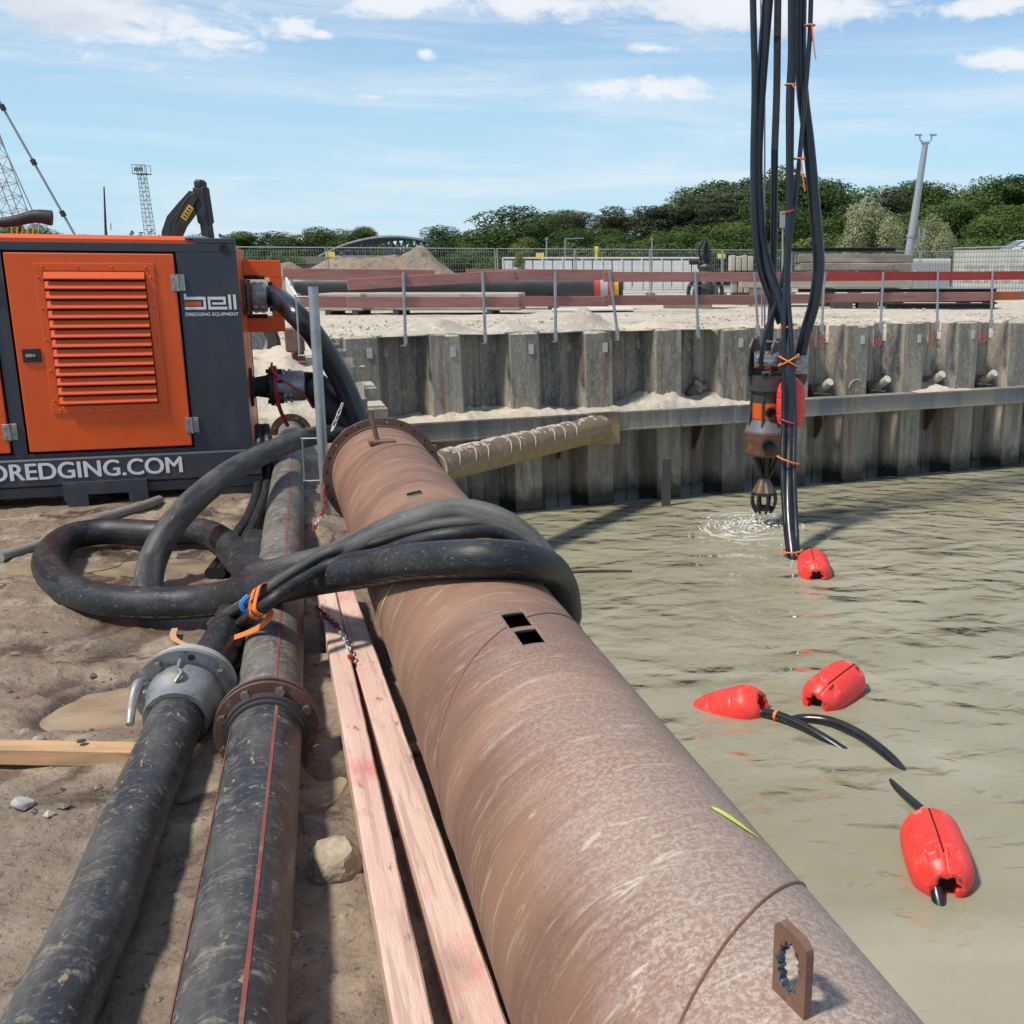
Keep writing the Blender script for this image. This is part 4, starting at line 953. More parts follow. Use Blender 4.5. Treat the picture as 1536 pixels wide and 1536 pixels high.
# ---------------------------------------------------------------- hoses over the steel pipe
RH = .098
def C(px, py, r): return hit(px, py, PR + r)
def S(px, py, r=.08): return (hit(px, py, PR + r) - AX0).dot(AXD)
r1 = .082
loop = [cyl(4.35, 140, PR + .55) + Vector((0, 0, -1.6)), cyl(4.30, 122, PR + .13), cyl(4.30, 95, PR + .085), cyl(4.36, 70, PR + .082), cyl(4.42, 48, PR + .08), cyl(4.47, 26, PR + .08), cyl(4.515, 4, PR + .08), C(630, 778, .085), C(565, 803, .10),
        GP(500, 834, bank(4.9, 1.0), PD) , G(440, 852, .44), G(392, 862, .30), G(360, 842, .17), G(335, 812, .12), G(300, 797, .11), G(235, 800, .105), G(160, 797, .105), G(100, 808, .105), G(72, 842, .105), G(95, 878, .105), G(160, 900, .105),
        G(250, 905, .12), G(330, 898, .17), G(400, 882, .33), G(465, 868, .44), C(548, 856, .08), C(610, 844, .076), cyl(3.82, -13, PR + .076), cyl(3.74, 6, PR + .076), cyl(3.79, 26, PR + .072), cyl(3.94, 46, PR + .07), cyl(4.05, 66, PR + .065), cyl(4.13, 88, PR + .065), cyl(4.16, 112, PR + .10), cyl(4.2, 125, PR + .55) + Vector((0, 0, -1.6))]
lp = cr(loop, 10)
lh = thing('hose_loop', 'thick black rubber hose looped on the mud and slung twice over the steel pipe', 'hose', (G(230, 860, 0)))
nl = len(lp)
mb = MB(); mb.tube(lp, lambda t: .062 + .028 * min(1, max(0, (t - .26) / .1)) - .014 * min(1, max(0, (t - .68) / .06)) - .016 * min(1, max(0, (t - .84) / .06)), 28, uv=True); add('hose_body', mb, m_hoseloop, lh, smooth=True)
# printed stripe along the lower edge of the loop
i0, i1 = int(nl * .60), int(nl * .80)
mb = MB(); cnt = 0
for i in range(i0, i1):
    p = lp[i]; t = (lp[i + 1] - lp[i - 1]).normalized(); out = (CAMP - p); out = (out - t * out.dot(t)).normalized(); dn = t.cross(out); dn = dn if dn.z < 0 else -dn
    for w_ in (-.011, .011):
        dirv = (out * .60 + dn * .80).normalized(); dirv = (dirv + dn * w_ / RH).normalized(); mb.v.append(tuple(p + dirv * (.0915 if i < nl * .68 else .0785)))
    k = len(mb.v) // 2 - 1
    if k and (i % 3): mb.f.append((2 * k - 2, 2 * k - 1, 2 * k + 1, 2 * k))
add('printed_band', mb, mat('faded_print', (0.2, 0.195, 0.18), (0.06, 0.06, 0.06), 18, rough=0.7, bump=0), lh)
# second dusty hose: from behind the flange down into the loop
ha = cr([bank(9.0, .15, .40), G(520, 651, .44), G(470, 654, .47), G(415, 672, .50), G(350, 705, .50), G(290, 752, .42), G(250, 800, .30), G(228, 845, .16), G(222, 885, .07), G(226, 915, .02)], 10)
o = thing('dusty_hose', 'grey dusty rubber hose arching from behind the pipe flange down into the loop', 'hose', (ha[60].x, ha[60].y, 0))
mb = MB(); mb.tube(ha, .080, 28, uv=True); add('hose_body', mb, m_hosegrey, o, smooth=True)
# two thin hoses strapped together
rt = .028
tA = cr([G(318, 936, .03), G(340, 922, .18), G(385, 895, .42), G(440, 858, .52), GP(500, 826, bank(4.8, .9), PD), C(560, 812, .10), C(625, 793, .085), C(690, 784, .08), cyl(4.31, 20, PR + .075), cyl(4.25, 45, PR + .06), cyl(4.22, 70, PR + .035), cyl(4.22, 95, PR + .04), cyl(4.22, 125, PR + .2)], 8)
tB = cr([G(345, 955, .05), G(362, 935, .20), G(398, 908, .42), G(450, 872, .50), GP(510, 842, bank(4.7, .8), PD), C(570, 830, .10), C(630, 810, .085), C(690, 800, .08), cyl(4.19, 20, PR + .075), cyl(4.15, 45, PR + .06), cyl(4.15, 70, PR + .033), cyl(4.15, 95, PR + .035), cyl(4.15, 125, PR + .2)], 8)
for nm, P_, lab in (('thin_hose', tA, 'thin black hose over the pipe with its cut end on the mud by the coupling'), ('thin_hose', tB, 'thin black hose over the pipe running just below its twin')):
    o = thing(nm, lab, 'hose', (P_[40].x, P_[40].y, P_[40].z)); mb = MB(); mb.tube(P_, rt, 18, uv=True); add('hose_body', mb, m_hosegrey if P_ is tA else m_hose, o, smooth=True)
# orange ratchet strap with blue tag
kA = min(range(len(tA)), key=lambda i: (tA[i] - G(388, 893, .42)).length); kB = min(range(len(tB)), key=lambda i: (tB[i] - G(398, 909, .42)).length)
cA, cB = tA[kA], tB[kB]; td = (tA[kA + 1] - tA[kA - 1]).normalized(); ctr = (cA + cB) / 2; wv = (cB - cA); wv = (wv - td * wv.dot(td)); hl = wv.length / 2; wv.normalize(); nv = td.cross(wv)
st_ = thing('ratchet_strap', 'orange strap with a blue tag tied round the two thin hoses', 'strap', (ctr.x, ctr.y, ctr.z))
for k, off in enumerate((-.026, .026)):
    mb = MB(); n = 28; w_ = .016
    for q in range(n):
        a = 2 * math.pi * q / n; rr = rt + .004; cx_ = hl * (1 if math.cos(a) > 0 else -1) * min(1, abs(math.cos(a)) * 3)
        p = ctr + wv * (cx_ + rr * math.cos(a)) + nv * (rr * math.sin(a))
        for z_, e in ((-w_, 0), (w_, 0), (w_, .004), (-w_, .004)):
            mb.v.append(tuple(p + td * (off + z_) + (wv * math.cos(a) + nv * math.sin(a)) * e))
    for q in range(n):
        q2 = (q + 1) % n
        for e in range(4): mb.f.append((4 * q + e, 4 * q + (e + 1) % 4, 4 * q2 + (e + 1) % 4, 4 * q2 + e))
    add('strap_loop', mb, m_tie, st_)
def ribbon(path, w, mt, name, parent, upv_=Vector((0, 0, 1)), th_=.003):
    P_ = cr(path, 8); mb = MB()
    for i, p in enumerate(P_):
        t = (P_[min(i + 1, len(P_) - 1)] - P_[max(i - 1, 0)]).normalized(); sd_ = t.cross(upv_).normalized(); nn_ = sd_.cross(t)
        for a, b in ((-1, 0), (1, 0), (1, 1), (-1, 1)): mb.v.append(tuple(p + sd_ * (a * w / 2) + nn_ * (b * th_)))
        if i:
            k = 4 * i
            for e in range(4): mb.f.append((k - 4 + e, k - 4 + (e + 1) % 4, k + (e + 1) % 4, k + e))
    return add(name, mb, mt, parent, smooth=False)
ribbon([ctr + nv * .05 + wv * .04 if nv.z > 0 else ctr - nv * .05 + wv * .04, G(405, 918, .37), G(394, 937, .31), G(370, 950, .24), G(335, 962, .13)], .032, m_tie, 'strap_tail', st_, Vector((0, -.7, .7)))
ribbon([G(335, 962, .115), G(300, 969, .05), G(275, 966, .035), G(260, 956, .035), G(262, 943, .035)], .030, m_tiedirty, 'muddy_strap_end', st_)
q = ctr - wv * .075 ; q = GP(374, 905, ctr, (CAMP - ctr).normalized()); mb = MB(); tv = (CAMP - ctr).normalized(); mb.tube(cr([q + Vector((.0, 0, .035)), q + Vector((-.022, -.02, .01)), q + Vector((-.018, -.02, -.025)), q + Vector((.012, 0, -.035))], 5), .012, 6); add('blue_tag', mb, m_blue, st_)
# small hydraulic lines from the power pack to the loop
for i, (dx, lab) in enumerate(((0, 'muddy hydraulic line dropping from the power pack beside the thick pipe'), (13, 'second muddy hydraulic line touching the thick plastic pipe'))):
    P_ = cr([G(388 + dx * .8, 640, .55), G(390 + dx, 668, .42), G(390 + dx, 700, .22), G(386 + dx, 735, .07), G(372 + dx, 775, .045), G(352 + dx * 1.4, 805, .045), G(335 + dx, 835, .045), G(316 + dx, 860, .045)], 8)
    o = thing('hydraulic_line', lab, 'hose', (P_[30].x, P_[30].y, 0)); mb = MB(); mb.tube(P_, .036, 14, uv=True); add('hose_body', mb, m_hose, o, smooth=True)

# ---------------------------------------------------------------- timbers, lumber, conduit
def timber(a0, a1, w, h, label, mt, name='timber_beam', zo=0.0):
    a0, a1 = Vector(a0), Vector(a1); d = (a1 - a0); L_ = d.length
    t = thing(name, label, 'timber', (a0.x, a0.y, a0.z)); T = frame(d)   # x = horizontal across, y = up
    mb = MB(); n = 60; vs = []
    b = .006; prof = [(-w / 2, -h / 2 + b), (-w / 2 + b, -h / 2), (w / 2 - b, -h / 2), (w / 2, -h / 2 + b), (w / 2, h / 2 - b), (w / 2 - b, h / 2), (-w / 2 + b, h / 2), (-w / 2, h / 2 - b)]
    for i in range(n + 1):
        for k, (x, y) in enumerate(prof):
            wv_ = .0006 * math.sin(i * 1.7 + k * 2.1) + .0010 * rnd.uniform(-1, 1)
            vs.append((x * (1 + wv_ / w) , y + wv_ * .6 + .006 * math.sin(i * .11), zo + L_ * i / n))
    m = len(prof); fs = [(i * m + k, i * m + (k + 1) % m, (i + 1) * m + (k + 1) % m, (i + 1) * m + k) for i in range(n) for k in range(m)] + [tuple(range(m))[::-1], tuple(n * m + k for k in range(m))]
    me = MB().add(vs, fs); o = add('beam', me, mt, t, local=True)
    o.matrix_local = Matrix.Translation(T @ Vector((0, 0, -zo))) @ T.to_4x4()
    return t, o
def tl(pa, pb, ext):
    d = pb - pa; return pa - d * ext[0], pb + d * ext[1]
ztA, ztB = .155, .135
a, b = tl(G(493, 900, ztA), G(622, 1536, ztA), (.12, .45)); timber(a - Vector((0, 0, .065)), b - Vector((0, 0, .065)), .088, .125, 'pale pink squared timber lying nearest the thick plastic pipe', m_woodpink)
a, b = tl(G(522, 905, ztB), G(727, 1536, ztB), (.12, .45)); timber(a - Vector((0, 0, .06)), b - Vector((0, 0, .06)), .105, .115, 'red-stained squared timber lying against the steel pipe', m_woodpink, zo=11.3)
la, lb_ = G(-60, 1122, .05), G(308, 1122, .03); la.y = 3.63; lb_.y = 3.63
mb = MB(); mb.bar(la, lb_, .085, .07, .006); lum = thing('lumber', 'fresh orange-brown length of lumber on the mud under the thinner pipe', 'lumber', (la.x, la.y, 0))
add('board', mb, m_woodfresh, lum)
mb = MB(); q = G(122, 1112, .089); mb.lathe([(0, .006), (.014, .005), (.017, 0)], q, (0, 0, 1), 10); add('knot', mb, m_bark, lum)
pc = cr([G(0, 835, .025), G(60, 817, .03), G(140, 782, .04), G(205, 762, .05), G(240, 750, .055)], 6)
cdt = thing('conduit', 'grey plastic conduit lying on the mud in front of the power pack', 'conduit', (pc[8].x, pc[8].y, 0)); mb = MB(); mb.tube(pc, .038, 16, uv=True); add('tube', mb, mat('grey_pvc', (0.25, 0.25, 0.245), (0.2, 0.18, 0.16), 5, [dict(c=(0.2, 0.155, 0.11), s=3, lo=0.5, hi=0.66, amt=0.8)], rough=0.6, bump=0.1), cdt, smooth=True)
mb = MB(); mb.tube(pc[12:15], .046, 16); add('sleeve', mb, MATS['grey_pvc'], cdt, smooth=True)

# ---------------------------------------------------------------- rocks and stones
def rock(name, c, r, mt, label, seed, cat='rock', group=None, sub=3):
    bm = bmesh.new(); bmesh.ops.create_icosphere(bm, subdivisions=sub, radius=1)
    rr = random.Random(seed); pl = []
    for k in range(9):
        v = Vector((rr.gauss(0, 1), rr.gauss(0, 1), rr.gauss(0, .8))).normalized(); pl.append((v, rr.uniform(.55, .85)))
    for v in bm.verts:
        p = v.co.copy()
        for n_, d_ in pl:
            e = p.dot(n_) - d_
            if e > 0: p -= n_ * e * .92
        v.co = Vector((p.x * r[0], p.y * r[1], p.z * r[2])) * (1 + .03 * rr.uniform(-1, 1))
    me = bpy.data.meshes.new(name); bm.to_mesh(me); bm.free(); me.materials.append(mt)
    o = bpy.data.objects.new(name, me); COL.objects.link(o); o.location = c; _props(o, label, cat, group, None); return o
q = G(507, 1283, .06); rock('rock', (q.x, q.y, gh(q.x, q.y) + .03), (.115, .085, .085), m_stone, 'large sandy clod of rock between the thick pipe and the timbers', 5, sub=4)
q = G(36, 1207, .01); rock('stone', (q.x, q.y, gh(q.x, q.y) + .015), (.045, .035, .03), m_stonegrey, 'pale grey angular stone lying alone on the mud', 8)
q = G(120, 1112, .02)
for i, (px, py, r_, lab) in enumerate(((60, 1108, .03, 'flat grey stone beside the puddle and the lumber'), (548, 625, .05, 'small stone by the galvanized post'), (630, 1120, .06, 'pale clay lump wedged between timber and steel pipe'), (440, 1400, .02, 'tiny stone at the foot of the thick pipe'))):
    q = G(px, py, .02); rock('stone', (q.x, q.y, gh(q.x, q.y) + r_ * .3), (r_, r_ * .8, r_ * .6), m_stonegrey if i != 2 else m_stone, lab, 20 + i)
# crumbs of soil and gravel
mb = MB(); rr = np.random.RandomState(4)
n = 3400; s_ = rr.uniform(1.0, 10.5, n) ** 1; s_ = 1.0 + (s_ - 1.0) * rr.uniform(.15, 1, n); t_ = rr.uniform(.35, 4.2, n)
cx = AX0.x + PD.x * s_ + PL.x * t_; cy = AX0.y + PD.y * s_ + PL.y * t_
keep = fbm(cx * 1.2, cy * 1.2, 3, 90) > -0.12; cx, cy = cx[keep], cy[keep]; cz = ground_h(cx, cy)
octv = [(1, 0, 0), (-1, 0, 0), (0, 1, 0), (0, -1, 0), (0, 0, 1), (0, 0, -1)]; octf = [(0, 2, 4), (2, 1, 4), (1, 3, 4), (3, 0, 4), (2, 0, 5), (1, 2, 5), (3, 1, 5), (0, 3, 5)]
for x, y, z in zip(cx, cy, cz):
    r_ = .004 + .020 * rr.rand() ** 5; a = rr.rand() * 6; sc_ = (rr.uniform(.7, 1.5), rr.uniform(.6, 1.2), rr.uniform(.4, .9)); ca, sa = math.cos(a), math.sin(a)
    k = len(mb.v)
    for (u_, v_, w_) in octv:
        u_, v_, w_ = u_ * sc_[0] * r_, v_ * sc_[1] * r_, w_ * sc_[2] * r_; mb.v.append((x + u_ * ca - v_ * sa, y + u_ * sa + v_ * ca, z + w_ + r_ * .2))
    mb.f += [tuple(i + k for i in f) for f in octf]
add('gravel', mb, mat('soil_crumb', (0.24, 0.185, 0.13), (0.11, 0.08, 0.06), 30, [dict(c=(0.42, 0.39, 0.35), s=9, lo=0.62, hi=0.66)], rough=0.85, bump=0.3, bs=80, bdist=0.003), kind='stuff', label='crumbs of soil and gravel on the mud', cat='gravel')

# ---------------------------------------------------------------- plastic chains
def link_mesh(mt):
    mb = MB(); P_ = []
    for k in range(20):
        a = 2 * math.pi * k / 20; P_.append(Vector((.011 * math.cos(a), 0, .022 * math.sin(a) + (.008 if math.sin(a) > 0 else -.008))))
    mb.tube(P_, .0042, 6, closed=True); me = mesh_of('link', mb, None, True); me.materials.append(mt); return me
LR, LW = link_mesh(m_chainred), link_mesh(m_chainwhite)
def chain(path, label, pattern, scale=1.0):
    P_ = cr(path, 12); t = thing('plastic_chain', label, 'chain', P_[0]); L_ = [0]
    for i in range(1, len(P_)): L_.append(L_[-1] + (P_[i] - P_[i - 1]).length)
    pitch = .046 * scale; n = int(L_[-1] / pitch); j = 0
    for k in range(n):
        d_ = k * pitch
        while L_[j + 1] < d_: j += 1
        f = (d_ - L_[j]) / max(1e-6, L_[j + 1] - L_[j]); p = P_[j].lerp(P_[j + 1], f); dv = (P_[j + 1] - P_[j]).normalized()
        T = frame(dv).to_4x4() @ Matrix.Rotation(R(90 * (k % 2) + 40), 4, 'Z')
        o = share('link', LR if pattern[(k // 4) % len(pattern)] == 'r' else LW, t); o.matrix_local = Matrix.Translation(p - P_[0]) @ T @ Matrix.Scale(scale, 4)
    return t
fe = cyl(FS, -97, .415)
chain([fe + Vector((0, -.02, 0)), fe + Vector((.03, -.12, -.14)), GP(467, 800, bank(6.9, .55), PD)], 'red and white plastic chain hanging from the pipe flange onto the sand', 'rrw')
zc = .165
chain([G(462, 900, .30), G(478, 913, .20), G(492, 927, zc), G(508, 942, zc + .01), G(520, 965, zc), G(527, 990, zc), G(535, 1008, .12)], 'red and white plastic chain lying across the pink timbers', 'wrrw', .95)

# ---------------------------------------------------------------- galvanized post with wire hooks
pb = GY(488, 760, 7.62); pt_ = GY(468, 430, pb.y); gp = thing('guard_post', 'thick galvanized post standing upright beside the pipe flange', 'post', (pb.x, pb.y, 0))
mb = MB(); pb2 = Vector((pb.x, pb.y, -.15)); ptt = Vector((pt_.x, pt_.y + .02, pt_.z)); mb.lathe([(.0, 0), (.036, 0), (.036, 1), (.030, 1), (.030, .9), (0, .9)], (0, 0, 0), (0, 0, 1), 20)
Tm = frame(ptt - pb2); Lp = (ptt - pb2).length; mb.v = [tuple(pb2 + Tm @ Vector((x, y, z * Lp))) for x, y, z in mb.v]; add('tube', mb, m_galv, gp, smooth=True, ang=40)
for (za, zb, wx) in ((1.66, 1.24, -.12), (.62, .30, -.14)):
    mb = MB(); q0 = pb2.lerp(ptt, (za + .15) / Lp); q1 = pb2.lerp(ptt, (zb + .15) / Lp)
    mb.tube(cr([q0, q0 + Vector((wx, -.02, 0)), q0 + Vector((wx, -.02, -.02)), q1 + Vector((wx, -.02, .03)), q1 + Vector((wx, -.02, 0)), q1], 4), .007, 6); add('board_hook', mb, m_galv, gp)
# ---------------------------------------------------------------- power pack (orange and anthracite), local frame: x right along the face, y back, z up
GA = R(19.3); GO = Vector((-3.46, 8.47, 0.0))
pk = thing('power_pack', 'orange and anthracite dredging power pack with louvred door on a skid', 'power pack', GO, (0, R(.35), GA))
GX = Vector((math.cos(GA), math.sin(GA), 0)); GB = Vector((-math.sin(GA), math.cos(GA), 0))
def FP(px, py):
    p = GP(px, py, GO, GB) - GO; return p.dot(GX), p.z
def pkadd(name, mb, mt, parent=pk, **k): return add(name, mb, mt, parent, local=True, **k)
def fbox(mb, x0, x1, z0, z1, y0, y1, b=.004): return mb.box(((x0 + x1) / 2, (y0 + y1) / 2, (z0 + z1) / 2), (x1 - x0, y1 - y0, z1 - z0), None, b)
HT = FP(362, 366)[1]; ZR = FP(372, 673)[1]; LEN = 4.3; DEP = 1.45
xr = 0.0; x_tr = FP(358, 366)[0]
dx0, dz0 = FP(38, 676); dx1, dz1 = FP(270, 381)
dx1 = FP(270, 500)[0]; dx0 = FP(22, 520)[0]; dz0 = (FP(38, 677)[1] + FP(282, 672)[1]) / 2; dz1 = (FP(5, 378)[1] + FP(259, 384)[1]) / 2
# front skin, built round the door openings
doors = [(dx0, dx1), (dx0 - (dx1 - dx0) - .13, dx0 - .13)]
mb = MB(); G_ = .018
fbox(mb, -LEN, xr, dz1 + G_, HT, 0, .05); fbox(mb, -LEN, xr, ZR, dz0 - G_, 0, .05)
xs = [-LEN] + sorted([doors[1][0] - G_, doors[1][1] + G_, doors[0][0] - G_, doors[0][1] + G_]) + [xr]
for a, b in ((xs[0], xs[1]), (xs[2], xs[3]), (xs[4], xs[5])): fbox(mb, a, b, dz0 - G_, dz1 + G_, 0, .05, .001)
fbox(mb, -LEN, xr, ZR, HT - .06, DEP - .05, DEP)
fbox(mb, -LEN, -LEN + .05, ZR, HT - .06, .05, DEP - .05)
pkadd('body_panel', mb, m_anthra)
mb = MB(); fbox(mb, xr - .30, xr, HT - .001, HT + .042, .0, .10, .006); pkadd('corner_casting', mb, m_anthra)
ex, ez = FP(333, 373)
mb = MB(); mb.ring((ex, -.003, ez), (0, 1, 0), .024, .034, .008, 20); mb.box((ex, .0, ez), (.05, .004, .07), None, .001); pkadd('lifting_eye', mb, m_black)
mb = MB(); fbox(mb, xr - .045, xr - .005, ZR, HT - .03, .055, DEP - .06); pkadd('end_panel', mb, m_orange)
mb = MB(); mb.box((-LEN / 2 - .1, DEP / 2 + .02, HT + .012), (LEN - .35, DEP - .14, .09), None, .03); pkadd('roof', mb, m_orange)
# near-black sheet added behind the skin so the gaps look shaded
mb = MB(); fbox(mb, -LEN + .06, xr - .06, ZR + .01, HT - .05, .06, .09); pkadd('gap_shade_sheet', mb, m_gap)
# doors with louvres
def door(x0, x1, full):
    mb = MB(); fbox(mb, x0, x1, dz0, dz1, -.012, .03, .006); d = pkadd('door', mb, m_orange)
    w = x1 - x0; lx0 = x0 + w * .165; lx1 = x1 - w * .125; lz1 = dz1 - (dz1 - dz0) * .050; lz0 = dz0 + (dz1 - dz0) * .195
    mb = MB(); t = .045
    fr = .055
    fbox(mb, lx0, lx1, lz1 - fr, lz1, -.020, -.0125, .002); fbox(mb, lx0, lx1, lz0, lz0 + fr, -.020, -.0125, .002); fbox(mb, lx0, lx0 + fr, lz0 + fr + .0005, lz1 - fr - .0005, -.020, -.0125, .002); fbox(mb, lx1 - fr * 1.2, lx1, lz0 + fr + .0005, lz1 - fr - .0005, -.020, -.0125, .002)
    pkadd('louvre_frame', mb, m_orange, d)
    n = 14; zz0, zz1 = lz0 + fr + .004, lz1 - fr - .004; ph = (zz1 - zz0) / n; xa, xb = lx0 + fr + .006, lx1 - fr * 1.2 - .006
    mb = MB(); fbox(mb, xa - .004, xb + .004, zz0, zz1, -.0135, -.0125, .0002); pkadd('louvre_back', mb, m_gap, d)
    # one pressed slat: leans out at the bottom
    mb = MB(); pr = [(-.015, ph * .96), (-.022, ph * .93), (-.048, ph * .30), (-.048, ph * .20), (-.040, ph * .17), (-.015, ph * .80)]
    vs = [(xa, y, z) for y, z in pr] + [(xb, y, z) for y, z in pr]; m = len(pr)
    mb.add(vs, [tuple(range(m)), tuple(range(m, 2 * m))[::-1]] + [(i, m + i, m + (i + 1) % m, (i + 1) % m) for i in range(m)])
    me = mesh_of('louvre_slat', mb); me.materials.append(m_orange)
    for k in range(n): share('louvre_slat', me, d, (0, 0, zz0 + k * ph))
    mb = MB()
    for k in range(4):
        for z in (lz1 - fr * .5, lz0 + fr * .5): mb.lathe([(0, .009), (.006, .007), (.010, 0)], (lx0 + (lx1 - lx0) * (.07 + .285 * k), -.0195, z), (0, -1, 0), 10)
    for k in range(5):
        for x in (lx0 + fr * .45, lx1 - fr * .55): mb.lathe([(0, .009), (.006, .007), (.010, 0)], (x, -.0195, lz0 + (lz1 - lz0) * (.09 + .205 * k)), (0, -1, 0), 10)
    pkadd('rivet', mb, m_orange, d, kind='stuff')
    hx, hz = x0 + w * .088, dz0 + (dz1 - dz0) * .495
    mb = MB(); fbox(mb, hx - .062, hx + .062, hz - .052, hz + .052, -.024, -.011, .004); h = pkadd('lock', mb, m_black, d)
    mb = MB(); mb.lathe([(0, .006), (.011, .006), (.012, 0)], (hx + .018, -.0245, hz), (0, -1, 0), 12); mb.box((hx - .018, -.0255, hz), (.045, .003, .024)); pkadd('lock_barrel', mb, m_steel, d)
    for fz in (.855, .11):
        z = dz0 + (dz1 - dz0) * fz
        mb = MB(); fbox(mb, x1 - .035, x1 + .012, z - .062, z + .062, -.024, -.013, .002); fbox(mb, x1 + .022, x1 + .065, z - .062, z + .062, -.014, -.001, .002); mb.rod((x1 + .016, -.022, z - .066), (x1 + .016, -.022, z + .066), .010, 10)
        for q in (-.035, .035): 
            mb.lathe([(0, .006), (.009, .004), (.011, 0)], (x1 - .014, -.024, z + q), (0, -1, 0), 8); mb.lathe([(0, .006), (.009, .004), (.011, 0)], (x1 + .045, -.014, z + q), (0, -1, 0), 8)
        pkadd('hinge', mb, m_steel, d)
for a, b in doors: door(a, b, True)
# skid with web address
mb = MB(); fbox(mb, -LEN - .1, xr + .06, FP(300, 716)[1], ZR - .0005, -.05, .09, .012); fbox(mb, -LEN - .1, xr + .06, FP(300, 716)[1], ZR - .0005, DEP - .09, DEP + .05, .012)
ZB = FP(300, 732)[1]
fbox(mb, -LEN - .1, xr + .06, ZB, FP(300, 717)[1], -.03, .07, .006); fbox(mb, -LEN - .1, xr + .06, ZB, FP(300, 717)[1], DEP - .07, DEP + .03, .006)
sk = pkadd('skid_frame', mb, m_anthra)
mb = MB(); fbox(mb, xr - .06, xr + .06, ZB, ZR - .002, .092, DEP - .092, .006); fbox(mb, -1.0, -.9, ZB, ZR - .002, .092, DEP - .092, .006); fbox(mb, -2.6, -2.5, ZB, ZR - .002, .092, DEP - .092, .006); pkadd('cross_member', mb, m_anthra, sk)
xa, xb = FP(98, 735)[0], FP(224, 735)[0]; zt = FP(160, 720)[1]
mb = MB(); mb.prism([(xa, zt), (xb, zt), (xb, ZB - .06), (xb - .02, -.02), (xb - .14, -.02), (xb - .14, .105), (xa + .17, .105), (xa + .17, -.05), (xa + .06, -.06), (xa, ZB - .02)], .035, Matrix(((1, 0, 0), (0, 0, -1), (0, 1, 0))), (0, -.068, 0)); pkadd('fork_pocket', mb, m_anthra, sk)
mb = MB(); fbox(mb, xr - .42, xr + .055, -.08, ZB + .001, -.02, .5, .01); fbox(mb, -LEN, -LEN + .5, -.08, ZB + .001, -.02, .5, .01); fbox(mb, xr - .42, xr + .055, -.08, ZB + .001, DEP - .5, DEP, .01); pkadd('skid_foot', mb, m_anthra, sk)
mb = MB()
for k_, dx_ in enumerate((-.0045, -.0015, .0015, .0045)):
    q_ = text_mesh('DREDGING.COM', .184, .0012, 0.0, 'RIGHT', .98); mb.add([(x + dx_, y + (.002 if k_ in (1, 2) else -.001), z + .0003 * k_) for x, y, z in q_.v], q_.f)
T = Matrix(((1, 0, 0), (0, 0, -1), (0, 1, 0)))
tx = FP(278, 715)[0]; tz = FP(150, 714)[1]; xform(mb, T, (tx, -.0525, tz)); pkadd('web_address', mb, m_whitelet, sk)
# logo
lx0_, lz0_ = FP(276, 465); lx1_ = FP(355, 462)[0]; lz1_ = FP(276, 441)[1]; W_ = lx1_ - lx0_; H_ = lz1_ - lz0_; s_ = H_ * .19
mb = MB()
def lb(x0, x1, z0, z1, m_=None): fbox(m_ or mb, lx0_ + x0 * W_, lx0_ + x1 * W_, lz0_ + z0 * H_, lz0_ + z1 * H_, -.003, -.0005, .0004)
# b: stem, bowl
t = .045
lb(0, t, .62, 1.0); lb(t, .40, .62, .80); lb(.40 - t, .40, .0, .615); lb(0, .40 - t - .002, .0, .17)
# e
lb(.44, .78, .62, .80); lb(.44, .44 + t, 0, .615); lb(.44 + t + .002, .80, 0, .17); lb(.78 - t, .78, .31, .615); lb(.52, .78 - t - .002, .31, .44)
# l l
lb(.83, .83 + t * 1.15, 0, .94); lb(.925, .925 + t * 1.15, 0, .94)
pkadd('brand_logo', mb, m_whitelet)
mb = MB(); lb(.0, .31, .24, .50, mb); pkadd('logo_bar', mb, m_orange)
mb = text_mesh('DREDGING EQUIPMENT', .037, .0008, .0004, 'CENTER', 1.0)
wid = max(v[0] for v in mb.v) - min(v[0] for v in mb.v); mb.v = [(x * W_ / wid, y, z) for x, y, z in mb.v]
xform(mb, T, (lx0_ + W_ / 2, -.0015, FP(316, 474)[1])); pkadd('brand_line', mb, m_whitelet)
# exhaust with rain flap on the roof
ex0 = FP(2, 334); ex1 = FP(33, 331)
mb = MB(); mb.rod((ex0[0] - .22, .5, HT), (ex0[0] - .22, .5, HT + .13), .06, 16); mb.tube(cr([(ex0[0] - .3, .5, HT + .13), (ex0[0] - .05, .48, HT + .16), (ex1[0] - .02, .46, HT + .20), (ex1[0] + .1, .46, HT + .19)], 6), lambda t: .03 + .03 * t, 12); pkadd('exhaust', mb, m_black, smooth=True)
mb = MB(); p0 = FP(283, 361)[0]; mb.box((p0 + .03, .3, HT + .045), (.16, .5, .02), None, .004); pkadd('roof_edge_trim', mb, m_alu)
# orange control box on the far side
def atb(px, py, y):      # local x,z at depth y behind the face
    p = GP(px, py, GO + GB * y, GB) - GO; return p.dot(GX), p.z
bx0, bz1 = atb(369, 390, .95); bx1, bz0 = atb(427, 497, .95)
mb = MB(); cxm, czm = atb(384, 445, .95); hw_, hh_ = .115, .17
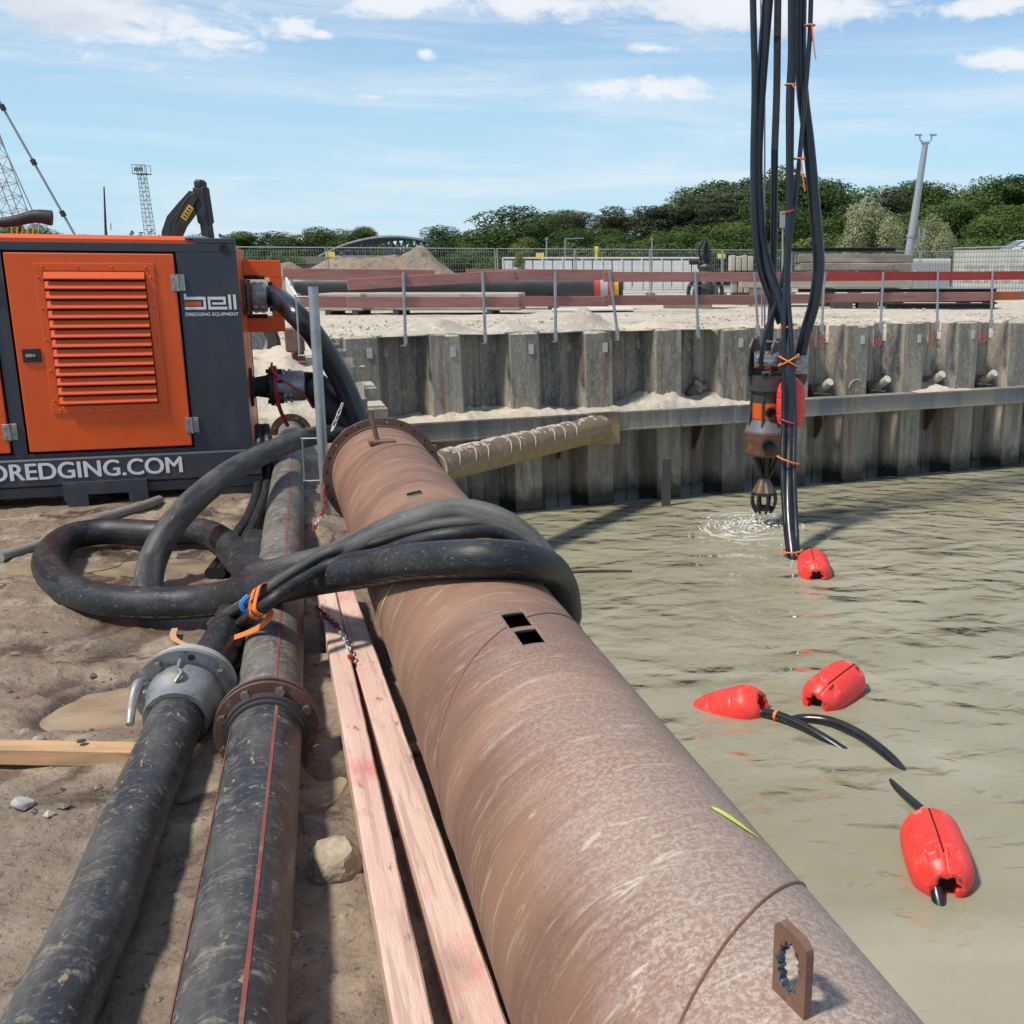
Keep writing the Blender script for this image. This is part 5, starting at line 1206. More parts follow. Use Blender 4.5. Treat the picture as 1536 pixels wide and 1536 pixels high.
# plate with an opening
fbox(mb, xr - .001, bx1, czm + hh_, bz1, .95, 1.02, .004); fbox(mb, xr - .001, bx1, bz0, czm - hh_, .95, 1.02, .004); fbox(mb, cxm + hw_, bx1, czm - hh_ + .0005, czm + hh_ - .0005, .95, 1.02, .004); pkadd('pipe_guard', mb, m_orange)
mb = MB()
for (a, b) in (((xr, czm + hh_), (cxm + hw_ - .04, czm + hh_)), ((cxm + hw_, czm + hh_ - .04), (cxm + hw_, czm - hh_ + .04)), ((cxm + hw_ - .04, czm - hh_), (xr, czm - hh_))): mb.rod((a[0], .945, a[1]), (b[0], .945, b[1]), .018, 8)
pkadd('edge_seal', mb, m_gap)
mb = MB(); mb.rod((xr + .004, -.0, ZR + .1), (xr + .004, 0, HT - .05), .004, 5)
# upper outlet: flange, grey clamp, black hose
u0 = Vector((xr - .02, .55, FP(378, 445)[1])); 
u0.z = atb(390, 446, .55)[1]
mb = MB(); mb.ring(u0 + Vector((.03, 0, 0)), (1, 0, 0), .06, .155, .03, 32); mb.ring(u0 + Vector((.07, 0, 0)), (1, 0, 0), .06, .15, .03, 32); o = pkadd('outlet_flange', mb, m_rust, smooth=True, ang=30)
mb = MB(); mb.lathe([(.08, .085), (.118, .09), (.125, .10), (.125, .20), (.118, .21), (.095, .215)], u0, (1, 0, 0), 36)
for k in range(10): 
    a = 2 * math.pi * k / 10; mb.box(u0 + Vector((.12, .127 * math.cos(a), .127 * math.sin(a))), (.03, .018, .018)); mb.box(u0 + Vector((.175, .127 * math.cos(a), .127 * math.sin(a))), (.03, .018, .018))
pkadd('hose_clamp', mb, m_alu, o, smooth=True, ang=35)
# lower outlet
l0 = Vector((xr - .02, .60, atb(390, 580, .60)[1]))
mb = MB(); mb.lathe([(.11, .0), (.17, .0), (.17, .035), (.10, .04), (.085, .06), (.10, .15), (.12, .17), (.17, .175), (.17, .205), (.10, .21)], l0, (1, 0, 0), 36)
for k in range(8): a = 2 * math.pi * (k + .5) / 8; mb.rod(l0 + Vector((.15, .145 * math.cos(a), .145 * math.sin(a))), l0 + Vector((.285, .145 * math.cos(a), .145 * math.sin(a))), .014, 8)
lo = pkadd('outlet_reducer', mb, m_black, smooth=True, ang=30)
mb = MB(); mb.lathe([(.10, .215), (.165, .215), (.165, .245), (.13, .25), (.13, .27), (.134, .28), (.134, .46), (.12, .47)], l0, (1, 0, 0), 36)
for k in range(12):
    a = 2 * math.pi * k / 12
    mb.box(l0 + Vector((.30, .138 * math.cos(a), .138 * math.sin(a))), (.022, .02, .02)); mb.box(l0 + Vector((.345, .138 * math.cos(a), .138 * math.sin(a))), (.022, .02, .02))
pkadd('hose_clamp', mb, m_alu, lo, smooth=True, ang=35)
GM = Matrix.Translation(GO) @ Matrix.Rotation(GA, 4, 'Z')
def gw(v): return GM @ Vector(v)
# hoses leaving the outlets (world)
ua = gw(u0 + Vector((.17, 0, 0))); ub = gw(u0 + Vector((.30, 0, -.01)))
P_ = cr([ua, ub, GP(447, 475, bank(9.2, .8), PD), GP(478, 512, bank(9.3, .7), PD), GP(512, 570, bank(9.4, .6), PD), GP(533, 620, bank(9.4, .5), PD), GP(548, 665, bank(9.4, .4), PD), GP(556, 720, bank(9.3, .3), PD)], 10)
o = thing('discharge_hose', 'smooth black hose from the upper outlet of the power pack down behind the flange', 'hose', (P_[-1].x, P_[-1].y, 0)); mb = MB(); mb.tube(P_, .094, 28, uv=True); add('hose_body', mb, m_wethose, o, smooth=True)
la_ = gw(l0 + Vector((.42, 0, 0))); lb2 = gw(l0 + Vector((.56, 0, -.01)))
P_ = cr([la_, lb2, GP(482, 592, bank(9.6, 1.0), PD), GP(505, 622, bank(9.5, .85), PD), GP(520, 655, bank(9.4, .7), PD), GP(528, 700, bank(9.2, .62), PD)], 14)
o = thing('ribbed_hose', 'ribbed black suction hose from the lower outlet of the power pack', 'hose', (P_[-1].x, P_[-1].y, 0))
n_ = len(P_); mb = MB(); Q_ = cr(P_, 3); mb.tube(Q_, lambda t: .118 + .006 * math.sin(t * len(Q_) * 1.57), 28); add('hose_body', mb, m_rib, o, smooth=True)
# red lashing at the lower outlet
q = gw(l0 + Vector((.235, -.15, .10))); e = GP(432, 640, gw((.25, .45, 0)), GB); lash = thing('red_lashing', 'red lashing strap hanging from the lower outlet to the pipe flange', 'strap', q)
ribbon([q + Vector((0, 0, .06)), q, q + Vector((.01, 0, -.25)), e], .035, mat('red_webbing', (0.36, 0.035, 0.02), (0.24, 0.03, 0.02), 20, rough=0.7, bump=0.1), 'webbing', lash, Vector((0, -1, 0)))
mb = MB(); mb.tube(cr([q + Vector((-.02, 0, .12)), q + Vector((.0, -.02, .03)), GP(455, 592, q, GB), GP(470, 612, q, GB)], 6), .010, 6); add('cord', mb, m_redpaint, lash)
mb = MB(); mb.ring(gw(l0 + Vector((.23, 0, 0))), GX, .166, .18, .03, 28); add('strap_ring', mb, MATS['red_webbing'], lash)
# white and red chain by the hose
chain([GP(512, 610, bank(9.0, .55), PD), GP(506, 625, bank(9.0, .55), PD), GP(500, 640, bank(9.0, .55), PD), GP(497, 650, bank(8.9, .55), PD)], 'short white and red chain dangling beside the ribbed hose', 'wwr', 1.15)
# tyre behind the power pack, red and white timber barrier on the sand
def wheel(c, ax, r, w, label):
    t = thing('spare_wheel', label, 'wheel', c); mb = MB(); mb.lathe([(r * .62, -w / 2), (r * .93, -w / 2), (r, -w * .3), (r, w * .3), (r * .93, w / 2), (r * .62, w / 2), (r * .58, 0), (r * .62, -w / 2)], c, ax, 32); add('tyre', mb, m_rubber, t, smooth=True)
    mb = MB(); mb.lathe([(0, -.05), (.1, -.05), (.12, -.02), (r * .4, -.02), (r * .6, w * .3), (r * .62, w * .3)], c, ax, 24); add('rim', mb, m_galv, t, smooth=True)
c = GY(374, 516, 14.2); wheel(c, Vector((.25, -.95, .15)), .40, .25, 'muddy wheel half buried in the sand behind the power pack')
# ---------------------------------------------------------------- the dredge pump hanging over the water
PY = 17.3; PMX = 17.68 / PF          # metres per pixel at that depth
pc0 = GY(1151, 600, PY)
def pp(px, py, dy=0.0): return GY(px, py, PY + dy)
def pz(py): return GY(1151, py, PY).z
pu = thing('dredge_pump', 'grey submersible dredge pump with orange band hanging over the water', 'pump', (pc0.x, pc0.y, pz(766)))
ax = Vector((pc0.x, pc0.y, 0))
def lat(rows, n=40):      # rows: (radius px, photo row)
    return [(r * PMX, pz(y)) for r, y in rows]
mb = MB(); mb.lathe(lat([(26, 563), (29, 561), (29, 584), (25, 588), (24, 603)]), ax, (0, 0, 1), 40); mb.lathe(lat([(26, 563), (25, 570), (0.5, 571)]), ax, (0, 0, 1), 40); add('upper_casing', mb, m_pumpgrey, pu, smooth=True, ang=30)
mb = MB(); mb.lathe(lat([(23.6, 602.6), (24.2, 603), (24.2, 626), (23.6, 627)]), ax, (0, 0, 1), 40); band = add('orange_band', mb, mat('band_orange', (0.72, 0.11, 0.012), (0.6, 0.1, 0.015), 4, rough=0.4, bump=0.05), pu, smooth=True, ang=30)
mb = MB(); mb.lathe(lat([(24, 627.3), (32, 645)]), ax, (0, 0, 1), 40); add('motor_cone', mb, mat('cone_grey', (0.15, 0.15, 0.16), (0.11, 0.11, 0.115), 5, rough=0.4, bump=0.1), pu, smooth=True)
mb = MB(); mb.lathe(lat([(32, 645.4), (34.5, 647), (35, 678), (33, 681), (1, 681.5)]), ax, (0, 0, 1), 40); low = add('lower_casing', mb, m_pumprust, pu, smooth=True, ang=30)
def port(px, py, r_, par, rad):
    a = (px - 1151) * PMX; yy_ = -math.sqrt(max(rad * rad - a * a, 0)); c = ax + Vector((a, yy_ - .012, pz(py))); nn_ = Vector((a, yy_, 0)).normalized()
    mb = MB(); mb.ring(c, nn_, r_ * .72, r_, .05, 24); o = add('inspection_port', mb, m_black, par, smooth=True, ang=30); mb = MB(); mb.rod(c - nn_ * .03, c, r_ * .74, 20); add('port_bore', mb, m_gap, par)
port(1155, 616, .098, band, 24.2 * PMX); port(1151, 663, .120, low, 35 * PMX)
for a in (200, 250, 300, 340):      # stiffening fins
    d = Vector((math.cos(R(a)), math.sin(R(a)), 0)); mb = MB(); mb.prism([(23 * PMX, pz(600)), (27 * PMX, pz(590)), (29 * PMX, pz(640)), (24 * PMX, pz(640))], .03, Matrix((d, Vector((0, 0, 1)), d.cross(Vector((0, 0, 1))))).transposed(), ax); add('fin', mb, m_pumpgrey, pu)
# yoke on top: two curved cheeks, bright drum, bar
for dx_, dy_ in ((-20, 0.0), (12, 0.0)):
    mb = MB(); b0 = ax + Vector((dx_ * PMX, dy_, 0)); pr = [(-.26, pz(563)), (.26, pz(563)), (.26, pz(545)), (.20, pz(520)), (.08, pz(508)), (-.08, pz(508)), (-.2, pz(520)), (-.26, pz(545))]
    T = Matrix((Vector((.5, .866, 0)), Vector((0, 0, 1)), Vector((.866, -.5, 0)))).transposed(); mb.prism(pr, .035, T, b0); add('yoke_cheek', mb, m_pumpgrey, pu)
mb = MB(); mb.rod(ax + Vector((-22 * PMX, -.06, pz(541))), ax + Vector((14 * PMX, -.06, pz(541))), .17, 28); add('winch_drum', mb, m_chrome, pu, smooth=True)
mb = MB(); mb.rod(ax + Vector((-8 * PMX, -.1, pz(511))), ax + Vector((14 * PMX, -.1, pz(513))), .02, 8); add('yoke_bar', mb, m_steel, pu)
mb = MB(); c = pp(1147, 552, -.36); mb.rod(c, c + Vector((.07, 0, .02)), .03, 10); mb.box(c + Vector((.02, 0, 0)), (.05, .05, .05)); add('hose_fitting', mb, m_redpaint, pu)
# tripod, shaft, cutter
bt = pz(713)
for a in (215, 270, 325, 60, 120):
    d = Vector((math.cos(R(a)), math.sin(R(a)), 0)); mb = MB(); mb.bar(ax + d * .25 + Vector((0, 0, pz(680))), ax + d * .04 + Vector((0, 0, pz(718))), .07, .05); add('tripod_leg', mb, m_black, pu)
mb = MB(); mb.lathe(lat([(5, 681), (4, 700), (6, 716)]), ax + Vector((0, 0, 0)), (0, 0, 1), 16); add('shaft', mb, m_black, pu, smooth=True)
cax = Vector((pp(1146, 740).x, pc0.y, 0)); cut = None
mb = MB(); nf = 12; vs = []
for k in range(2 * nf):
    a = math.pi * k / nf; rr_ = 1.0 if k % 2 else .90
    vs.append((cax.x + rr_ * 6 * PMX * math.cos(a), cax.y + rr_ * 6 * PMX * math.sin(a), pz(715)))
for k in range(2 * nf):
    a = math.pi * k / nf; rr_ = 1.0 if k % 2 else .90
    vs.append((cax.x + rr_ * 18.5 * PMX * math.cos(a), cax.y + rr_ * 18.5 * PMX * math.sin(a), pz(737)))
mb.add(vs, [(k, (k + 1) % (2 * nf), 2 * nf + (k + 1) % (2 * nf), 2 * nf + k) for k in range(2 * nf)] + [tuple(range(2 * nf))]); cut = add('cutter_cone', mb, mat('worn_bronze', (0.22, 0.15, 0.105), (0.13, 0.085, 0.06), 8, rough=0.4, metal=0.6, bump=0.2), pu)
mb = MB(); mb.ring(Vector((cax.x, cax.y, pz(739))), (0, 0, 1), 15 * PMX, 18.5 * PMX, .05, 24); mb.ring(Vector((cax.x, cax.y, pz(762))), (0, 0, 1), 9 * PMX, 14 * PMX, .05, 24); add('cutter_ring', mb, m_black, cut)
for k in range(8):
    a = 2 * math.pi * k / 8 + .2; d = Vector((math.cos(a), math.sin(a), 0)); mb = MB(); mb.tube(cr([cax + d * 17 * PMX + Vector((0, 0, pz(737))), cax + d * 19 * PMX + Vector((0, 0, pz(750))), cax + d * 16 * PMX + Vector((0, 0, pz(761))), cax + d * 11 * PMX + Vector((0, 0, pz(768)))], 5), .024, 6); add('cutter_blade', mb, m_black, cut)
# water running out of it
mb = MB()
for (px, r0) in ((1131, .018), (1143, .012), (1147, .008), (1160, .006), (1126, .006)):
    a = pp(px, 764); b = Vector((a.x + rnd.uniform(-.05, .02), a.y, WATER_Z)); mb.tube([a.lerp(b, t / 7) + Vector((rnd.uniform(-.012, .012), 0, 0)) for t in range(8)], lambda t: r0 * (.7 + .8 * t + .4 * math.sin(t * 17)), 6)
sc_ = Vector((pp(1124, 780).x, PY - .12, WATER_Z))
for k in range(420):
    a = rnd.random() * 6.283; rr_ = abs(rnd.gauss(0, .42)); h = max(0, .12 - rr_ * .12) * rnd.random() ** 2; c = sc_ + Vector((math.cos(a) * rr_ * 1.05, math.sin(a) * rr_ * 1.0, h + .004)); s_ = rnd.uniform(.006, .018)
    mb.box(c, (s_ * 2.2, s_, s_ * .8), Matrix.Rotation(a, 3, 'Z') @ Matrix.Rotation(rnd.random(), 3, 'X'))
for k in range(90):      # foam streaks
    a = rnd.random() * 6.283; r_ = rnd.uniform(.05, .95) ** .8; l_ = rnd.uniform(.15, .6); P_ = []
    for q in range(6): t = a + l_ * q / 5; P_.append(sc_ + Vector((math.cos(t) * r_ * 1.0, math.sin(t) * r_ * 1.1, .004)))
    mb.tube(P_, lambda t: .010 * math.sin(math.pi * min(max(t, .05), .95)) * (1.2 - r_ * .6), 5)
add('splash', mb, m_foam, label='white splash of water below the hanging pump', cat='splash', kind='stuff')

# ---------------------------------------------------------------- hoses, cables and wires hanging from above
HG = 'hoses and cables hanging from the crane'
def hang(name, pts, r, mt, label, ends=None, n=16):
    P_ = cr(pts, 8); o = thing(name, label, 'hose', P_[-1], group=HG); mb = MB(); mb.tube(P_, r, n, uv=True); add('hose_body', mb, mt, o, smooth=True); return o
def U_(px, py, dy, up): return GY(px, py, PY + dy) + Vector((0, 0, up))
TOP = 14
def line(pts, dy):
    P_ = [GY(x, y, PY + (dy if not isinstance(dy, (list, tuple)) else dy[i])) for i, (x, y) in enumerate(pts)]
    d = (P_[0] - P_[1]); d = d / d.z; P_.insert(0, P_[0] + d * (TOP - P_[0].z) * 1.0); return P_
hA = hang('hanging_hose', line([(1129, -20), (1132, 120), (1130, 240), (1131, 330), (1138, 395), (1152, 440), (1170, 485)], -.25), .052, m_wethose, 'thin black hose at the outer side of the bundle, bending in above the pump')
hB = hang('hanging_hose', line([(1153, -20), (1145, 80), (1138, 180), (1136, 260), (1141, 350), (1153, 405), (1170, 450), (1181, 495), (1184, 560), (1186, 640), (1183, 720), (1184, 780), (1190, 838), (1196, 880)], [-.1, -.1, -.1, -.1, -.1, -.2, -.35, -.5, -.75, -.9, -1.3, -1.7, -2.15, -2.3]), .088, m_wethose, 'thick black hose curving inward to the front of the pump and into the water')
hC = hang('hanging_hose', line([(1167, -20), (1166, 60), (1165, 140), (1162, 225)], .05), .058, m_hosepale, 'pale grey upper length of straight hanging hose')
mb = MB(); P_ = [GY(x, y, PY + .05) for x, y in ((1162, 225), (1161, 330), (1159, 430), (1155, 500), (1153, 545))]; mb.tube(cr(P_, 6), .059, 16, uv=True); add('lower_length', mb, m_wethose, hC, smooth=True)
hD = hang('hanging_hose', line([(1186, -20), (1186, 80), (1183, 150), (1183, 240), (1182, 330), (1178, 430), (1176, 520), (1176, 620), (1174, 700), (1178, 780), (1184, 836), (1190, 880)], [-.3, -.3, -.3, -.3, -.35, -.45, -.65, -.85, -1.25, -1.7, -2.1, -2.3]), .045, m_wethose, 'thin black hose tied in red and orange, running straight down into the water')
hE = hang('hanging_hose', line([(1191, -20), (1191, 80), (1188, 150), (1187, 240), (1186, 320), (1182, 430), (1188, 520), (1192, 620), (1191, 700), (1194, 780), (1197, 836), (1202, 880)], [-.2, -.2, -.2, -.25, -.3, -.45, -.7, -.9, -1.3, -1.75, -2.1, -2.3]), .040, m_wethose, 'thin black hose close against the tied one')
hF = hang('hanging_hose', line([(1201, -20), (1200, 60), (1204, 140), (1213, 215), (1221, 300), (1227, 370), (1228, 405), (1221, 455), (1208, 500), (1201, 532)], [0, 0, 0, 0, 0, 0, 0, 0, 0, .02]), .098, m_wethose, 'thickest black hose bulging outward down to the pump outlet clamp')
hG_ = hang('hanging_hose', line([(1217, -20), (1215, 50), (1208, 140), (1200, 230), (1192, 310), (1180, 390), (1165, 450), (1150, 495), (1143, 530), (1142, 553)], [-.2, -.2, -.2, -.2, -.25, -.3, -.35, -.4, -.42, -.36]), .038, m_wethose, 'slender black hose slanting across behind the thickest one to the pump yoke')
hH = hang('wire_rope', line([(1141, 20), (1143, 160), (1143, 300), (1143, 488)], .15), .012, m_galv, 'thin wire rope beside the hanging hoses', n=8)
hI = hang('wire_rope', line([(1147, 20), (1147, 160), (1147, 300), (1147, 505)], .2), .014, m_galv, 'second thin wire rope holding the pump', n=8)
# outlet clamp on the pump for the thick hose
c = GY(1201, 548, PY); mb = MB(); mb.lathe([(.07, pz(560)), (.125, pz(560)), (.125, pz(534)), (.11, pz(532)), (.098, pz(532))], Vector((c.x, c.y, 0)), (0, 0, 1), 24)
for k in range(4): mb.ring(Vector((c.x, c.y, pz(537 + 6 * k))), (0, 0, 1), .12, .134, .02, 24)
cl = add('hose_clamp', mb, m_alu, pu, smooth=True, ang=30)
mb = MB(); mb.tube(cr([Vector((c.x, c.y, pz(558))), Vector((c.x, c.y + .02, pz(570))), ax + Vector((.3, .02, pz(578))), ax + Vector((.2, .02, pz(580)))], 5), .11, 16); add('outlet_elbow', mb, m_pumprust, pu, smooth=True)
# ties
def tie(host, px, py, dy, r, tail=None, mt=m_tie, tilt=0.0):
    c = GY(px, py, PY + dy); P_ = []
    for k in range(18):
        a = 2 * math.pi * k / 18; P_.append(c + Vector((r * math.cos(a), r * .8 * math.sin(a), tilt * math.cos(a))))
    mb = MB(); mb.tube(P_, .014, 6, closed=True)
    if tail: mb.tube(cr([c + Vector((.02, -r * .8, 0)), c + Vector((.05, -r * .9, -tail * .5)), c + Vector((.07 + tail * .05, -r * .9, -tail))], 5), .012, 5)
    add('cable_tie', mb, mt, host)
tie(hG_, 1215, 38, -.2, .075, .5); tie(hD, 1185, 127, -.28, .075, .08); tie(hG_, 1199, 238, -.22, .085, .5); tie(hD, 1182, 318, -.33, .09, None, m_redpaint, .03)
tie(hD, 1181, 490, -.5, .14, None, m_tie, .04); tie(hD, 1183, 540, -.68, .16, None, m_tie, .09); tie(hD, 1184, 543, -.68, .165, None, m_tie, -.09); tie(hD, 1183, 632, -.88, .16, None, m_redpaint, -.05); tie(hD, 1182, 690, -1.24, .17, None, m_tie, -.06); tie(hD, 1188, 826, -2.05, .155, .06, m_tie, .01)

# ---------------------------------------------------------------- red floats
FL, FR_ = .80, .235
def float_mesh():
    """barrel along local y: front end at -y; slot and pockets pressed into the shell"""
    nu, nv = 132, 64; mb = MB(); P_ = []
    for j in range(nv + 1):
        t = j / nv; y = (t - .5) * FL
        # profile: chamfered ends, gentle barrel, two grooves
        e = min(t, 1 - t) * FL
        r = FR_ * (1 - .10 * (2 * t - 1) ** 2)
        if e < .17: r *= (.60 + .40 * math.sin(min(1, e / .17) * math.pi / 2) ** .9)
        for g in (.30, .62): r -= .009 * math.exp(-((t - g) / .010) ** 2)
        P_.append((y, r, t))
    vs = []
    for (y, r, t) in P_:
        for i in range(nu):
            a = 2 * math.pi * i / nu; rr_ = r
            # split line on top and bottom
            for a0 in (math.pi / 2, -math.pi / 2):
                da = (a - a0 + math.pi) % (2 * math.pi) - math.pi
                rr_ -= .014 * math.exp(-(da * r / .006) ** 2)
                # pockets either side of the split near both ends
                for tc in (.17, .83):
                    for sg in (-1, 1):
                        du = (da * r - sg * .085) / .055; dv = (t - tc) * FL / .050
                        q = max(abs(du), abs(dv)); k = max(0, 1 - max(0, (q - .62) / .38)); rr_ -= .034 * k * (1 if t > tc - .06 else .6)
            vs.append((rr_ * math.cos(a), y, rr_ * math.sin(a)))
    m = nv + 1
    fs = [(j * nu + i, j * nu + (i + 1) % nu, (j + 1) * nu + (i + 1) % nu, (j + 1) * nu + i) for j in range(nv) for i in range(nu)]
    # scalloped end faces with a hole
    k = len(vs); ends = []
    for (j, sg) in ((0, -1), (nv, 1)):
        y = P_[j][0]; base = j * nu
        r1 = [(.088 + .012 * math.cos(6 * 2 * math.pi * i / nu)) for i in range(nu)]
        st = len(vs)
        for i in range(nu):
            a = 2 * math.pi * i / nu; vs.append((r1[i] * math.cos(a), y - sg * .004, r1[i] * math.sin(a)))
        for i in range(nu):
            a = 2 * math.pi * i / nu; vs.append((r1[i] * .9 * math.cos(a), y - sg * .16, r1[i] * .9 * math.sin(a)))
        for i in range(nu):
            i2 = (i + 1) % nu; q = (base + i, base + i2, st + i2, st + i); q2 = (st + i, st + i2, st + nu + i2, st + nu + i)
            fs += [q[::-1], q2[::-1]] if sg < 0 else [q, q2]
    mb.add(vs, fs); return mb
me_f = mesh_of('shell', float_mesh(), None, True, 50); me_f.materials.append(m_float)
mbk = MB()
mbk.rod((0, -.005, 0), (0, .005, 0), .085, 20)
me_k = mesh_of('core', mbk); me_k.materials.append(m_gap)
mbb = MB(); mbb.lathe([(0, .010), (.011, .010), (.012, 0)], (0, 0, 0), (0, -1, 0), 6); me_b = mesh_of('bolt', mbb); me_b.materials.append(m_steel)
mbs = MB()
for sg in (1,): mbs.tube([(0, (t - .5) * FL, sg * (FR_ * (1 - .10 * (2 * t - 1) ** 2) - .010)) for t in [.16 + .68 * k / 20 for k in range(21)]], .007, 6)
me_s = mesh_of('seam', mbs, None, True); me_s.materials.append(m_gap)  # near-black strip laid in the slot, standing for the shade of the groove
FG = 'red hose floats'
def fl_at(center, yaw, pitch, roll, label):
    t = thing('hose_float', label, 'float', center, None, FG); t.rotation_mode = 'XYZ'
    t.matrix_world = Matrix.Translation(center) @ Matrix.Rotation(R(yaw), 4, 'Z') @ Matrix.Rotation(R(pitch), 4, 'X') @ Matrix.Rotation(R(roll), 4, 'Y')
    share('shell', me_f, t); share('seam', me_s, t); share('core', me_k, t, (0, FL / 2 - .095, 0)); share('core', me_k, t, (0, -FL / 2 + .095, 0))
    for a in (50, 130, 230, 310): share('bolt', me_b, t, (.122 * math.cos(R(a)), -FL / 2 - .001, .122 * math.sin(R(a))))
    for a in (75, 105): share('bolt', me_b, t, (.205 * math.cos(R(a)), -FL / 2 + .155, .178 * math.sin(R(a))), (R(-30), 0, 0))
    return t
zf = WATER_Z + .035
def mid(px, py, dz=.0): return G(px, py, zf + dz)
f4 = fl_at(mid(1404, 1282, .06), -3, 3, -4, 'red barrel float with a dark hose stub at its end, nearest the steel pipe lug')
f1 = fl_at(mid(1221, 852, .03), -2, 3, -8, 'red barrel float where the hanging hoses enter the water')
f2 = fl_at(mid(1251, 1034, .04), -38, 4, 25, 'red barrel float drifting alone without any hose')
f3 = fl_at(G(1092, 1068, zf - .09), 66, -24, 30, 'half sunken red float with two black hoses leaving its end')
f5 = fl_at(GY(1186, 606, PY - .42), 10, 90, 90, 'red float clamped upright on the hose bundle beside the pump')
mb = MB(); p = G(1405, 1332, WATER_Z + .06); mb.tube(cr([p + Vector((0, .45, .04)), p + Vector((0, .1, .02)), p + Vector((0, -.02, -.03)), p + Vector((.01, -.12, -.12))], 6), .05, 14, uv=True)
o = thing('hose_stub', 'short black hose stub dipping from the float into the water', 'hose', p); add('hose_body', mb, m_wethose, o, smooth=True)
# hoses floating between the floats
wz = WATER_Z
for pts, r_, lab in (([(1128, 1066, .03), (1165, 1073, .055), (1200, 1087, .045), (1232, 1105, .02), (1262, 1124, -.03), (1300, 1150, -.10)], .046, 'black hose with an orange ring leaving the half sunken float'),
                     ([(1185, 1082, -.05), (1205, 1078, .02), (1245, 1082, .045), (1290, 1102, .045), (1330, 1132, .02), (1352, 1156, -.03), (1372, 1182, -.1)], .048, 'black hose curving over the water beside its twin'),
                     ([(1318, 1158, -.10), (1340, 1178, -.02), (1362, 1197, .02), (1384, 1216, .04), (1400, 1235, .04)], .036, 'thin bundle of black lines entering the lowest red float')):
    P_ = cr([G(x, y, wz + z) for x, y, z in pts], 8); o = thing('floating_hose', lab, 'hose', P_[16]); mb = MB(); mb.tube(P_, r_, 16, uv=True); add('hose_body', mb, m_wethose, o, smooth=True)
    if r_ == .046:
        d = (P_[10] - P_[9]).normalized(); mb = MB(); mb.ring(G(1165, 1073, wz + .055), d, r_, r_ + .006, .03, 20); add('orange_ring', mb, m_tie, o)
    if r_ == .036:
        d = (P_[26] - P_[25]).normalized(); mb = MB(); mb.ring(P_[25], d, r_, r_ + .008, .03, 20); add('orange_ring', mb, m_tie, o)

# ---------------------------------------------------------------- corner strut, crusted with silt
sa = GY(652, 702, 14.2); uS, zS = WP(905, 643, .75); sb_ = W(uS, .62, zS)
st = thing('corner_strut', 'brown steel strut crusted with silt, slanting from behind the pipe flange to the wall', 'strut', sa)
rS = .225
d = (sb_ - sa).normalized(); sa2 = sa
P_ = [sa2.lerp(sb_, t / 40) for t in range(41)]; mb = MB(); mb.tube(P_, rS, 32); add('tube', mb, m_strut, st, smooth=True)
# ochre silt line on the under half
sdv = d.cross(Vector((0, 0, 1))).normalized(); upv = sdv.cross(d); mb = MB()
for i, p in enumerate(P_):
    for k in range(13):
        a = R(100 + 160 * k / 12 + (12 * rnd.uniform(-1, 1) if k in (0, 12) else 0)); mb.v.append(tuple(p + (sdv * math.sin(a) + upv * math.cos(a)) * (rS + .006)))
    if i:
        for k in range(12): mb.f.append(((i - 1) * 13 + k, (i - 1) * 13 + k + 1, i * 13 + k + 1, i * 13 + k))
add('silt_coat', mb, m_strutlow, st, smooth=True)
mb = MB()
for i in range(110):      # crumbly crust on top
    p = sa2.lerp(sb_, .02 + .93 * rnd.random()); a = R(rnd.gauss(0, 26)); r_ = rnd.uniform(.02, .05) * math.exp(-(math.degrees(a) / 45) ** 2); bm_ = p + (sdv * math.sin(a) + upv * math.cos(a)) * (rS - .005)
    mb.lathe([(r_ * 1.5, -.02), (r_ * 1.25, r_ * .3), (r_ * .6, r_ * .62), (0.001, r_ * .7)], bm_, (sdv * math.sin(a) + upv * math.cos(a)), 7)
for i in range(9):
    t = .05 + .09 * i + rnd.uniform(-.02, .02); p = sa2.lerp(sb_, t); Q_ = [p + (sdv * math.sin(R(a)) + upv * math.cos(R(a))) * (rS + .004) + d * .05 * math.sin(a * .05) for a in range(-70, 96, 8)]; mb.tube(Q_, lambda t_: .014 * math.sin(math.pi * min(.97, max(.03, t_))) + .003, 6)
add('silt_crust', mb, m_crust, st, smooth=True, kind='stuff')
T = Matrix((WU, WN, Vector((0, 0, 1)))).transposed(); mb = MB(); mb.box(W(uS + .06, .60, zS - .02), (.62, .03, .60), T, .006); add('end_plate', mb, m_strut, st)
mb = MB(); mb.ring(sa2, d, rS - .025, rS + .001, .012, 32); add('cut_end', mb, m_crust, st)
# its bearing on the bank wall, hidden behind the flange
mb = MB(); mb.box(sa + Vector((-.30, 0, -.30)), (.6, .5, 1.2), None, .02); add('bearing_block', mb, m_rust, st)
